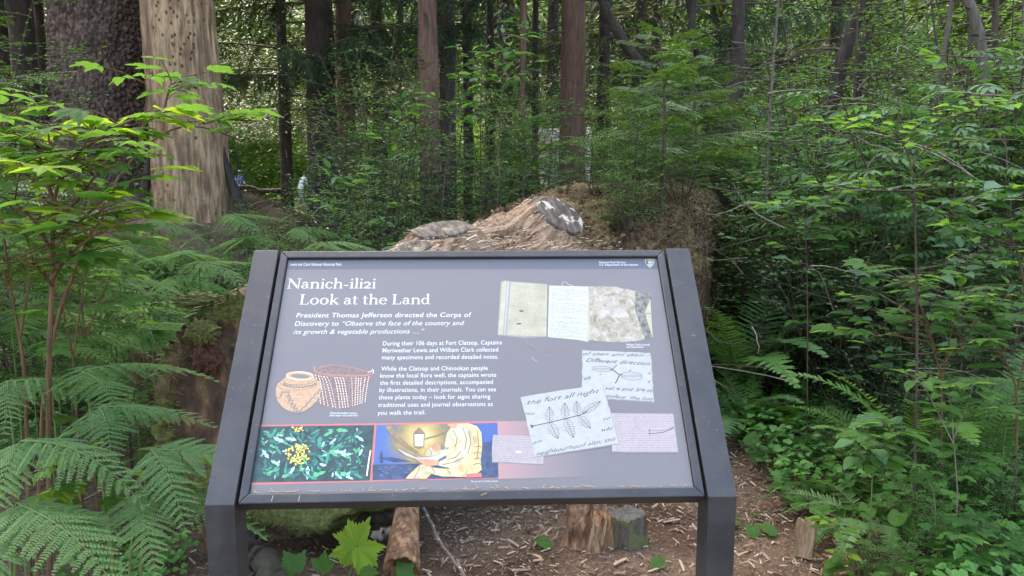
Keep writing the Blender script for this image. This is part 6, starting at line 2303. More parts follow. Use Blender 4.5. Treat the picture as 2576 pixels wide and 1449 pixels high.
def person(name, label, loc, rz, top, trousers, hat, hair, pack=None, bend=0.12):
    t = thing(name, label, "person", tuple(loc), rz)
    b_ = bend
    J = {'hip': (0, 0, .93), 'sp': (0, -b_ * .4, 1.12), 'ch': (0, -b_, 1.33), 'nk': (0, -b_ * 1.25, 1.47), 'hd0': (0, -b_ * 1.4 - .01, 1.56), 'hd1': (0, -b_ * 1.5 - .02, 1.68)}
    vs, es, rs = [], [], []

    def v(p, r_):
        vs.append(p)
        rs.append(r_)
        return len(vs) - 1
    hip = v(J['hip'], (.145, .11))
    sp = v(J['sp'], (.135, .10))
    ch = v(J['ch'], (.165, .115))
    nk = v(J['nk'], (.055, .055))
    h0 = v(J['hd0'], (.075, .085))
    h1 = v(J['hd1'], (.07, .08))
    es += [(hip, sp), (sp, ch), (ch, nk), (nk, h0), (h0, h1)]
    for s in (-1, 1):
        sh = v((s * .17, -b_, 1.39), (.058, .058))
        el = v((s * .24, -b_ - .02, 1.12), (.042, .042))
        wr = v((s * .19, -b_ - .20, .98 + .05 * s), (.027, .030))
        pm = v((s * .175, -b_ - .27, .975 + .05 * s), (.036, .02))
        es += [(ch, sh), (sh, el), (el, wr), (wr, pm)]
        for f in range(4):
            k1_ = v((s * .175 + (f - 1.5) * .019, -b_ - .325, .97 + .05 * s), (.0095, .0095))
            k2_ = v((s * .175 + (f - 1.5) * .020, -b_ - .36 + .006 * abs(f - 1.2), .95 + .05 * s), (.008, .008))
            es += [(pm, k1_), (k1_, k2_)]
        th = v((s * .145, -b_ - .27, .985 + .05 * s), (.0105, .0105))
        th2 = v((s * .125, -b_ - .31, .98 + .05 * s), (.009, .009))
        es += [(wr, th), (th, th2)]
        hp = v((s * .09, 0, .86), (.10, .10))
        kn = v((s * .10, -.04 - .04 * s, .48), (.062, .065))
        an = v((s * .10, .02 + .12 * s, .09), (.042, .045))
        to = v((s * .11, -.12 + .12 * s, .035), (.045, .03))
        es += [(hip, hp), (hp, kn), (kn, an), (an, to)]
    me = bpy.data.meshes.new("body")
    me.from_pydata(vs, es, [])
    for m_ in (M_SKIN, top, trousers):
        me.materials.append(m_)
    o = link("body", me, t)
    sk = o.modifiers.new("skin", 'SKIN')
    for d, r_ in zip(me.skin_vertices[0].data, rs):
        d.radius = r_
    me.skin_vertices[0].data[0].use_root = True
    ss = o.modifiers.new("sub", 'SUBSURF')
    ss.levels = ss.render_levels = 2
    dg = bpy.context.evaluated_depsgraph_get()
    m2 = bpy.data.meshes.new_from_object(o.evaluated_get(dg))
    m2.name = "body"
    m2.materials.clear()
    for m_ in (M_SKIN, top, trousers):
        m2.materials.append(m_)
    o.modifiers.clear()
    o.data = m2
    for f in m2.polygons:
        c = f.center
        hand = c.y < -b_ - .20 and c.z < 1.10
        f.material_index = 0 if (c.z > 1.475 or hand) else (2 if c.z < .93 else 1)
        f.use_smooth = True
    hz = J['hd1']
    link("nose", MB().add(*lump((0, hz[1] - .098, 1.61), .016, 1, .05, 2, 8, (.8, 1.2, 1.4))).mesh("nose", M_SKIN, smooth=True), t)
    for s in (-1, 1):
        link("eye", MB().add(*lump((s * .03, hz[1] - .076, 1.635), .011, 1, 0, 2, 8)).mesh("eye", flat("eye_dark", (.02, .015, .01), .3), smooth=True), t)
        link("ear", MB().add(*lump((s * .078, hz[1] + .005, 1.615), .022, 1, .05, 2, 8, (.4, .8, 1.3))).mesh("ear", M_SKIN, smooth=True), t)
    link("hair", MB().add(*lump((0, hz[1] + .022, 1.655), .092, 2, .10, 3, 18, (.92, 1.0, .95))).mesh("hair", hair, smooth=True), t)
    if hat:
        mb = MB().add(*lump((0, hz[1] + .005, 1.70), .097, 4, .03, 2, 18, (1, 1.05, .68)))
        mb.add(*lump((0, hz[1] - .10, 1.685), .07, 4, .02, 2, 12, (1, 1.1, .14)))
        link("cap", mb.mesh("cap", hat, smooth=True), t)
    # loose jacket over the body
    mb = MB()
    a = np.arange(24) / 24 * 6.2832
    rows = []
    for z, rx, ry, yy in ((.84, .20, .15, 0), (.95, .19, .145, -.01), (1.1, .175, .135, -b_ * .4), (1.28, .195, .14, -b_ * .85), (1.38, .19, .125, -b_), (1.44, .10, .085, -b_ * 1.1), (1.48, .062, .062, -b_ * 1.2)):
        w_ = 1 + .04 * np.sin(a * 5 + z * 20)
        rows.append(np.stack([np.cos(a) * rx * w_, np.sin(a) * ry * w_ + yy, np.full(24, z)], -1))
    Fi = np.arange(6)[:, None] * 24
    Fj = np.arange(24)[None]
    F = np.stack([Fi + Fj, Fi + (Fj + 1) % 24, Fi + 24 + (Fj + 1) % 24, Fi + 24 + Fj], -1).reshape(-1, 4)
    link("jacket", mb.add(np.array(rows).reshape(-1, 3), F).mesh("jacket", top, smooth=True), t)
    for s in (-1, 1):
        link("sleeve", MB().tube([(s * .16, -b_, 1.40), (s * .20, -b_, 1.28), (s * .245, -b_ - .02, 1.12), (s * .215, -b_ - .12, 1.04 + .03 * s), (s * .193, -b_ - .19, .985 + .05 * s)], [.068, .066, .056, .048, .04], 12).mesh("sleeve", top, smooth=True), t)
    if pack:
        link("backpack", MB().add(*lump((0, .17 - b_ * .5, 1.2), .17, 5, .06, 2, 18, (.85, .6, 1.25))).mesh("backpack", pack, smooth=True), t)
        for s in (-1, 1):
            link("strap", MB().tube([(s * .10, .06 - b_, 1.43), (s * .11, -.08 - b_, 1.42), (s * .12, -.155 - b_ * .7, 1.25), (s * .15, -.10, 1.05)], .018, 6).mesh("strap", pack, smooth=True), t)
    return t


q = gp(601, 43.0)
person("person", "person in a pale blue jacket and light cap far behind the shrubs", q, math.radians(60), flat("blue_jacket", (.42, .47, .80), .8), flat("grey_trousers", (.25, .25, .28), .8),
       flat("light_cap", (.55, .65, .75), .8), flat("brown_hair", (.10, .06, .04), .7), flat("dark_pack", (.08, .09, .16), .7))
q = gp(758, 43.0)
person("person", "person in white and grey clothes bending forward between two dark trunks", q, math.radians(150), flat("white_jacket", (.75, .76, .80), .8), flat("grey_shorts", (.45, .43, .46), .8),
       None, flat("dark_hair", (.05, .04, .05), .7), bend=.22)
# ------------------------------------------------------------------ plants one can pick out
BR = [bracken_mesh(i, M_FERN) for i in range(3)]
BRL = [bracken_mesh(i + 5, M_FERN_L) for i in range(2)]
SF = [sword_mesh(i, M_FERN, 34, .5 + .12 * i) for i in range(3)]
SFL = [sword_mesh(i + 5, M_FERN_L, 30, .55 + .1 * i) for i in range(2)]
SFD = [sword_mesh(9, M_FERN_DEAD, 24, .9, .09)]
HS = [hemlock_spray_mesh(i, M_HEM) for i in range(4)]


def guided(name, label, stems, size, kinds, cat="shrub", mat=None, seed=0, twig=.10, per=3, drop=True, jit=.55, flatn=.9, stem_r=.006, group=None, maxn=300):
    """stems: [(points (px, py, Y), leaf start 0..1, number of side twigs)]; the first stem starts on the ground."""
    r_ = np.random.RandomState(seed)
    tubes, seats = [], []
    f = stems[0][0][0]
    base = np.array([at(*f)[0], f[2], 0.0])
    base[2] = float(ground_z(base[0], base[1]))
    for si, (pts, t0, ns) in enumerate(stems):
        Q = np.array([at(*p) for p in pts])
        if si == 0:
            Q[0] = base
        T = np.linspace(0, len(Q) - 1, 22)
        Q = np.stack([np.interp(T, range(len(Q)), Q[:, k]) for k in range(3)], -1)
        for _ in range(2):
            Q[1:-1] = (Q[:-2] + 2 * Q[1:-1] + Q[2:]) / 4
        Q = Q - base
        k_ = 1.0 if si == 0 else .7
        tubes.append((Q, stem_r * k_, stem_r * .3 * k_))
        for j in range(ns):
            t = (t0 + (1 - t0) * (j + .6 * r_.rand()) / ns) * 21
            i = min(20, int(t))
            q = Q[i] + (Q[i + 1] - Q[i]) * (t - i)
            a = r_.rand() * 6.283
            d = unit(np.array([math.cos(a), math.sin(a) * .8, .25 + .3 * r_.rand()]))
            L = twig * (.5 + r_.rand())
            tp = np.array([q, q + d * L * .5, q + d * L + np.array([0, 0, -.1 * L])])
            tubes.append((tp, stem_r * .3, stem_r * .2))
            for m in range(per):
                u = (m + 1) / per
                p_ = tp[0] + (tp[2] - tp[0]) * u
                dd = rotz(unit([d[0], d[1], 0]), (0 if m == per - 1 else (1 if m % 2 else -1) * (.7 + .5 * r_.rand())))
                dd = unit(np.array([dd[0], dd[1], (1 - flatn) + .35 * (r_.rand() - .62)]))
                seats.append((p_, dd, size[0] + (size[1] - size[0]) * r_.rand()))
    return leafy_thing(name, label, cat, tuple(base), tubes, seats, kinds, group, mat or M_STEM, jit=jit, pet=.3, seed=seed, maxn=maxn)


PB, PY_, PS = ('palmate', M_LEAF_BIG), ('palmate', M_LEAF_YEL), ('palmate', M_LEAF_SH)
LB, LY, LS = ('lobed', M_LEAF_BIG), ('lobed', M_LEAF_YEL), ('lobed', M_LEAF_SH)
TB, TY, TS = ('trifoliate', M_LEAF_BIG), ('trifoliate', M_LEAF_YEL), ('trifoliate', M_LEAF_SH)
WB, WY = ('broad', M_LEAF_BIG), ('broad', M_LEAF_YEL)
OB, OS, OY = ('oval', M_LEAF_BIG), ('oval', M_LEAF_SH), ('oval', M_LEAF_YEL)
EB, ES, EY = ('serrate', M_LEAF_BIG), ('serrate', M_LEAF_SH), ('serrate', M_LEAF_YEL)
NB_, NS_ = ('pinnate', M_LEAF_BIG), ('pinnate', M_LEAF_SH)
OLD = ('serrate', M_LEAF_OLD)

Y = 2.55
guided("salmonberry_bush", "tall reddish stemmed bush with big bright jagged leaves at the left", [
    ([(110, 1400, Y), (120, 930, Y), (132, 724, Y), (132, 600, Y), (135, 500, Y), (152, 450, Y), (200, 385, Y - .05), (240, 320, Y - .1)], .74, 9),
    ([(134, 540, Y), (180, 520, Y - .05), (250, 430, Y - .1), (330, 400, Y - .1)], .25, 7), ([(135, 640, Y), (90, 560, Y - .1), (30, 500, Y - .1)], .25, 8), ([(133, 700, Y), (170, 640, Y - .1), (240, 590, Y - .15), (300, 580, Y - .15)], .3, 8), ([(133, 720, Y), (100, 680, Y - .1), (40, 640, Y - .15)], .3, 7), ([(150, 450, Y), (150, 400, Y - .05), (120, 350, Y - .05)], .3, 4),
    ([(135, 505, Y), (110, 440, Y), (95, 370, Y), (80, 330, Y)], .3, 5),
    ([(150, 455, Y), (115, 470, Y), (60, 440, Y), (10, 430, Y)], .2, 6),
    ([(200, 385, Y), (270, 330, Y), (330, 300, Y + .05)], .2, 6),
    ([(132, 600, Y), (200, 560, Y), (260, 500, Y), (300, 470, Y)], .2, 6)],
    (.085, .135), [WY, LY, LB, WB, PB, WY, LB, PB, WB], seed=2, twig=.19, per=2, stem_r=.010)
guided("salmonberry_bush", "slanting brown stem arching over the pale dead trunk with flat jagged leaves", [
    ([(85, 1420, 2.7), (98, 925, 2.7), (170, 724, 2.75), (190, 680, 2.8), (220, 600, 2.8), (255, 525, 2.85), (280, 470, 2.9), (350, 370, 3.0), (430, 320, 3.05), (500, 310, 3.1), (600, 350, 3.1)], .42, 8),
    ([(408, 328, 3.05), (418, 250, 3.05), (432, 200, 3.05)], .45, 6),
    ([(500, 312, 3.1), (560, 300, 3.1), (660, 305, 3.1)], .3, 4),
    ([(350, 370, 3.0), (370, 250, 3.0), (365, 190, 3.0)], .8, 3)],
    (.070, .105), [LB, WB, PB, LB, TB, WB], seed=5, twig=.12, per=2, stem_r=.0085)
guided("salmonberry_bush", "leafy bush with thin crossing stems at the far left edge", [
    ([(75, 1430, 2.9), (64, 950, 2.9), (50, 850, 2.9), (25, 720, 2.9), (8, 580, 2.9), (-5, 520, 2.9)], .45, 9),
    ([(50, 850, 2.9), (75, 700, 2.9), (60, 640, 2.9)], .3, 6),
    ([(25, 720, 2.9), (-30, 600, 2.9), (-60, 500, 2.9)], .2, 7),
    ([(-30, 420, 2.9), (20, 290, 2.9), (65, 272, 2.9), (150, 258, 2.9)], .2, 7)],
    (.075, .11), [LB, WB, LB, PB], seed=8, twig=.13, per=2, stem_r=.008)
guided("salmonberry_bush", "lower leafy bush between the lacy ferns and the big spruce", [
    ([(230, 1100, 3.3), (215, 850, 3.3), (190, 640, 3.3), (150, 560, 3.3)], .35, 10),
    ([(215, 850, 3.3), (300, 640, 3.35), (340, 560, 3.4)], .3, 10),
    ([(215, 850, 3.3), (80, 640, 3.3), (40, 620, 3.3)], .3, 8)],
    (.075, .11), [LB, LB, WB, TB], seed=11, twig=.16, per=2, stem_r=.006)
guided("salmonberry_bush", "young bush with drooping jagged leaves below the big bright leaved bush", [
    ([(190, 1200, 2.8), (185, 900, 2.8), (140, 700, 2.8)], .35, 8),
    ([(185, 900, 2.8), (210, 720, 2.8), (205, 660, 2.8)], .25, 7)],
    (.075, .10), [LB, WB, LB], seed=14, twig=.14, per=2, stem_r=.006)

guided("thimbleberry_bush", "dark stemmed plant with drooping jagged leaves standing in the near lacy ferns", [
    ([(222, 1500, 2.2), (214, 1350, 2.2), (204, 1200, 2.2), (200, 1100, 2.2)], .45, 7)], (.055, .085), [WB, LB, WY], seed=61, twig=.09, per=2, stem_r=.0045, mat=M_TWIG)
guided("thimbleberry_seedling", "single wide pale jagged leaf touching the left post", [
    ([(540, 1380, 2.15), (530, 1280, 2.15), (505, 1185, 2.15)], .93, 2)], (.075, .085), [WY], cat="seedling", seed=64, twig=.03, per=1, stem_r=.003, mat=M_STEM_G)
guided("thimbleberry_bush", "low jagged leaved plant at the left edge between the lacy ferns", [
    ([(20, 1420, 2.1), (40, 1300, 2.1), (60, 1190, 2.1)], .4, 8)], (.05, .085), [LB, WB, WY], seed=66, twig=.12, per=2, stem_r=.004, mat=M_STEM)

# bright seedling under the sign: leaves laid one by one
base = gpt(878, 1452, 0)
t = thing("thimbleberry_seedling", "fresh bright seedling with large jagged leaves under the sign", "seedling", tuple(base))
Y = base[1] - .06
lv = [((898, 1372), (-.30, .15, .80), .118, 'lobed', .7, 1.2), ((900, 1376), (.62, -.30, -.42), .115, 'lobed', .3, -.5), ((885, 1372), (-.30, -.3, -.75), .105, 'lobed', .1, .9)]
tb = []
for k, (pc, d, s, kind, roll, _) in enumerate(lv):
    q = at(pc[0], pc[1], Y)
    tb.append((np.array([[0, 0, 0], (q - base) * .5 + np.array([.01, 0, .01]), q - base]), .003, .002))
    me = leaf_variants('broad', M_LEAF_YEL, .0)
    B = basis(d, up=(0.1, -.9, .6), roll=.15)
    link("leaf", me[k % 4], t, M=mat4(B, q - base, s))
link("stem", stems_mesh(tb, M_STEM_G), t)
for k, (pc, s) in enumerate((((745, 1452), .10), ((812, 1448), .075), ((905, 1448), .09), ((1010, 1462), .07))):
    q = gpt(pc[0], pc[1] + 25, 0)
    t = thing("thimbleberry_seedling", ["low seedling with one wide leaf between the left post and the bright seedling", "tiny upright seedling leaf left of the bright seedling", "low broad leaf at the foot of the bright seedling", "small leaf just below the hollow branch piece"][k], "seedling", tuple(q))
    link("stem", stems_mesh([(np.array([[0, 0, 0], [0, .01, .03], [0, 0, .06]]), .002, .0015)], M_STEM_G), t)
    link("leaf", leaf_variants('lobed', M_LEAF_BIG)[k], t, M=mat4(basis(((-.4, .3, .5), (.1, .2, .9), (.5, .4, .35), (.4, .4, .3))[k], up=(0, -.8, .7)), (0, 0, .06), s))


# ---- lacy ferns (bracken)
def bracken(label, px, py, Y, az, size, pitch=-.05, spread=1.1, light=False, seed=0, base_off=(0, 0)):
    """az: heading of the end blade, 0 = away, pi/2 = left."""
    q = at(px, py, Y)
    b_ = np.array([q[0] + base_off[0], q[1] + base_off[1], 0.0])
    b_[2] = float(ground_z(b_[0], b_[1]))
    t = thing("bracken_fern", label, "fern", tuple(b_))
    j = q - b_
    tb = [(np.array([[0, 0, 0], j * np.array([.25, .25, .5]), j * np.array([.75, .75, .9]), j]), .005, .0032)]
    link("stem", stems_mesh(tb, M_STEM_G), t)
    r_ = np.random.RandomState(seed)
    M_ = BRL if light else BR
    for k, (da, s) in enumerate(((0, 1.0), (spread, .78), (-spread, .78))):
        d = rotz((0, 1, pitch - .1 * (k > 0) + .08 * (r_.rand() - .5)), az + da + .15 * (r_.rand() - .5))
        link("frond", M_[(seed + k) % len(M_)], t, M=mat4(basis(d, roll=.25 * (r_.rand() - .5)), j, (size * s * (1 if r_.rand() < .5 else -1) * (.8 + .3 * r_.rand()), size * s, size * s * (.5 + 1.3 * r_.rand()))))
    return t


R_ = math.radians
bracken("large lacy fern spreading over the soil left of the log end", 380, 1130, 2.15, R_(-80), .40, -.10, 1.15, seed=1, base_off=(-.12, .1))
bracken("lacy fern reaching right towards the sign above the jagged leaf", 250, 1025, 2.35, R_(-80), .35, .0, 1.2, seed=2, base_off=(-.05, .1))
bracken("lacy fern cut by the left edge at mid height", 50, 1110, 2.0, R_(-100), .36, -.1, 1.1, seed=3, base_off=(-.1, .05))
bracken("lacy fern with long downward fronds in the bottom left corner", 40, 1265, 1.85, R_(-115), .39, -.28, 1.0, seed=4, base_off=(-.1, .05))
bracken("lacy fern drooping in front of the left post", 350, 1235, 2.05, R_(-80), .36, -.2, 1.1, seed=5, base_off=(-.1, .05))
bracken("wide lacy fern below the reddish stems", 205, 935, 2.6, R_(-60), .43, .05, 1.3, seed=6, base_off=(0, .1))
bracken("dim lacy fern behind the wide one at the left edge", 20, 960, 2.6, R_(-80), .42, .0, 1.2, seed=7)
for k, (px, py, Y, az, s, lt, lb) in enumerate((
        (350, 740, 4.6, 60, .45, 1, "pale lacy fern by the small old stump"),
        (500, 660, 4.6, -40, .48, 0, "lacy fern behind the log's upper left rim"), (300, 700, 4.2, 20, .48, 0, "lacy fern left of the small old stump"),
        (660, 650, 4.8, -50, .50, 0, "lacy fern behind the sign's upper left corner"), (460, 640, 5.0, 30, .5, 1, "light green lacy fern in front of the pale dead trunk"),
        (380, 560, 5.8, -20, .55, 0, "lacy fern below the pale dead trunk's left root"), (570, 540, 6.2, -60, .55, 0, "lacy fern at the pale dead trunk's right root"),
        (740, 575, 6.0, -80, .5, 0, "lacy fern in the gap left of the log top"), (800, 612, 5.2, -50, .5, 0, "lacy fern just above the sign's top rail left of the log"),
        (250, 620, 5.2, 0, .5, 1, "lacy fern below the big spruce trunk"), (130, 780, 3.7, 30, .45, 0, "lacy fern behind the reddish stems"),
        (30, 830, 3.4, 0, .45, 0, "lacy fern low at the left edge"),
        (120, 860, 3.2, -40, .42, 1, "light lacy fern among the reddish stems"), (330, 820, 3.9, -60, .45, 1, "light lacy fern right of the reddish stems"), (420, 700, 4.9, -90, .5, 1, "light lacy fern behind the small old stump"),
        (200, 720, 4.4, -20, .48, 1, "light lacy fern in the middle of the left thicket"), (620, 600, 6.0, 20, .55, 1, "light lacy fern left of the dark hollow"), (60, 700, 4.0, 10, .5, 1, "light lacy fern low behind the far left stems"), (150, 640, 4.8, -30, .5, 1, "light lacy fern at the edge of the spruce's shade"), (380, 830, 3.7, 80, .40, 1, "light lacy fern just left of the log end"), (270, 770, 4.1, -70, .46, 1, "light lacy fern in front of the old stump"), (100, 780, 3.6, -100, .42, 1, "light lacy fern under the big bright leaved bush"),
        (2540, 960, 3.6, 60, .4, 0, "lacy fern at the right edge below the jagged leaves"))):
    bracken(lb, px, py, Y, R_(az), s, .0, 1.15, bool(lt), seed=20 + k)


# ---- sword ferns
def fern(label, px, Y, n, L, light=0, el=(.55, 1.25), az=(0, 360), seed=0, dead=0, name="sword_fern", z=None, x=None):
    r_ = np.random.RandomState(seed + 300)
    p = gp(px, Y) if z is None else np.array([gx(px, Y, z), Y, z])
    t = thing(name, label, "fern", tuple(p))
    for k in range(n + dead):
        a = R_(az[0] + (az[1] - az[0]) * (k + .7 * r_.rand()) / n)
        e = el[0] + (el[1] - el[0]) * r_.rand()
        d = np.array([math.sin(a) * math.cos(e), -math.cos(a) * math.cos(e), math.sin(e)])
        s = L * (.75 + .35 * r_.rand())
        M_ = SFL if r_.rand() < light else SF
        if k >= n:
            M_, d = SFD, np.array([math.sin(a), -math.cos(a), .1])
            s *= .7
        o = link("frond", M_[r_.randint(len(M_))], t, M=mat4(basis(d, roll=.5 * (r_.rand() - .5)), (.02 * math.sin(a), .02 * -math.cos(a), .01), (s * (1 if r_.rand() < .5 else -1) * (.75 + .4 * r_.rand()), s, s * (.5 + .9 * r_.rand()))))
        if k >= n:
            o["label"] = "dead brown frond"
    return t


fern("large fern with upright fronds beside the sign's upper right corner", 1880, 5.3, 16, 1.2, .5, (.5, 1.3), seed=1, dead=2)
fern("dark fern behind the sign's right post with one dead orange frond", 1880, 4.7, 10, .72, .2, (.3, 1.0), seed=2, dead=2)
fern("big light green fern fanning over the path's edge on the right", 2300, 3.85, 16, .95, .75, (.25, 1.15), (-150, 150), seed=3)
fern("dark fern reaching in from the right edge near the bottom", 2640, 3.6, 10, .85, .1, (.15, .7), seed=4)
fern("low dark fern with drooping fronds at the path's edge near the bottom", 2190, 3.3, 7, .5, .1, (.1, .5), (-160, 40), seed=5)
fern("fern with tall dark upright fronds among the right shrubs", 2480, 3.7, 9, .8, .1, (.8, 1.3), seed=6)
fern("pale fern in the dark gap at the right end of the log", 1985, 5.6, 11, .85, .7, (.4, 1.1), seed=7)
fern("fern at the foot of the glossy dark bush right of the sign", 2080, 4.8, 9, .75, .2, (.3, 1.0), seed=8)
fern("light fern with arching fronds right below the pale dead trunk", 520, 5.6, 12, 1.0, .7, (.4, 1.1), seed=9)
fern("fern with two long light fronds left of the sign's top corner", 590, 5.0, 11, .95, .6, (.35, 1.0), seed=10)
fern("fern in the shade below the pale dead trunk", 440, 6.4, 10, 1.0, .2, (.5, 1.2), seed=11)
fern("fern on the rise at the foot of the pale dead trunk", 500, 8.3, 12, 1.0, .4, (.5, 1.2), seed=31)
fern("fern on the rise between the big spruce and the pale trunk", 400, 8.4, 12, 1.0, .4, (.5, 1.2), seed=32)
fern("fern on the rise right of the pale dead trunk", 600, 8.2, 11, 1.0, .3, (.5, 1.2), seed=33)
fern("fern on the slope below the big spruce", 290, 7.8, 12, 1.1, .3, (.5, 1.2), seed=34)
fern("fern on the slope at the far left", 120, 7.6, 12, 1.1, .3, (.5, 1.2), seed=35)
fern("fern with brown dead fronds between the old stump and dead trunk", 420, 5.0, 9, .8, .3, (.4, 1.1), seed=12, dead=4)
fern("upright fern in the hollow left of the log's top", 830, 6.6, 11, 1.1, .3, (.7, 1.3), seed=13)
fern("dark fern right of the upright fern in the hollow", 930, 6.0, 10, .95, .1, (.5, 1.2), seed=14)
fern("fern at the foot of the reddish brown trunk", 1060, 8.2, 11, 1.1, .3, (.7, 1.3), seed=15)
fern("tall fern right of the reddish brown trunk's foot", 1150, 8.4, 11, 1.2, .4, (.8, 1.35), seed=16)
fern("fern low behind the sign's top rail left of the log", 720, 5.2, 10, .85, .2, (.4, 1.0), seed=17)
fern("fern among the far left shrubs", 160, 5.5, 10, 1.0, .2, (.4, 1.2), seed=18)
fern("fern below the thicket of bare stems at the right", 2330, 5.6, 10, .95, .2, (.5, 1.2), seed=19)
fern("fern half hidden under the glossy dark bush", 2200, 4.6, 8, .7, .1, (.2, .8), seed=20)
fern("fern at the right edge behind the jagged leaved shrub", 2560, 4.8, 9, .9, .1, (.5, 1.2), seed=21)


# ---- small leaved shrubs: four forms of each, copied
def form(kind, seed):
    if kind == 'huck':
        tb, st_ = grow(seed, 1.9, .75, 5, 9, 4, .045, (.026, .044), lean=.35, start=.22, up=.45, thick=.008, flatness=.85)
        return stems_mesh(tb, M_TWIG), foliage_mesh(st_, SMALL, M_HUCK, seed, .8, aspect=1.1)
    if kind == 'evhuck':
        tb, st_ = grow(seed, 1.05, .42, 9, 9, 4, .024, (.024, .036), lean=.55, start=.12, up=.6, thick=.006, flatness=.55)
        return stems_mesh(tb, M_TWIG), foliage_mesh(st_, SMALL, M_HUCK_D, seed, .9)
    if kind == 'low':
        tb, st_ = grow(seed, .95, .50, 8, 9, 4, .036, (.024, .040), lean=.6, start=.10, up=.5, thick=.006, flatness=.8)
        return stems_mesh(tb, M_TWIG), foliage_mesh(st_, SMALL, M_HUCK, seed, .8, aspect=1.1)
    if kind == 'round':
        tb, st_ = grow(seed, 2.2, .9, 5, 9, 3, .07, (.05, .085), lean=.4, start=.2, up=.4, thick=.010, flatness=.85)
        return stems_mesh(tb, M_TWIG), foliage_mesh(st_, ROUNDED, M_HUCK, seed, .7, aspect=1.25)
    if kind == 'tall':
        tb, st_ = grow(seed, 3.6, 1.0, 5, 12, 4, .075, (.045, .075), lean=.3, start=.2, up=.35, thick=.014, flatness=.85)
        return stems_mesh(tb, M_TWIG), foliage_mesh(st_, SMALL, M_HUCK, seed, .7, aspect=1.3)


FORMS = {k: [form(k, i * 3 + 1) for i in range(4)] for k in ('huck', 'evhuck', 'round', 'tall', 'low')}
NAMES = {'low': "huckleberry_bush", 'huck': "huckleberry_bush", 'evhuck': "evergreen_huckleberry", 'round': "broadleaf_shrub", 'tall': "understory_shrub"}


def shrub(kind, px, Y, s, label, seed, pos=None, group=None, sz=1.0):
    p = gp(px, Y) if pos is None else pos
    t = thing(NAMES[kind], label, "shrub", tuple(p), seed * 1.9, group)
    a, b_ = FORMS[kind][seed % 4]
    t.scale = (s, s, s * sz)
    link("stems", a, t)
    link("foliage", b_, t)
    return t


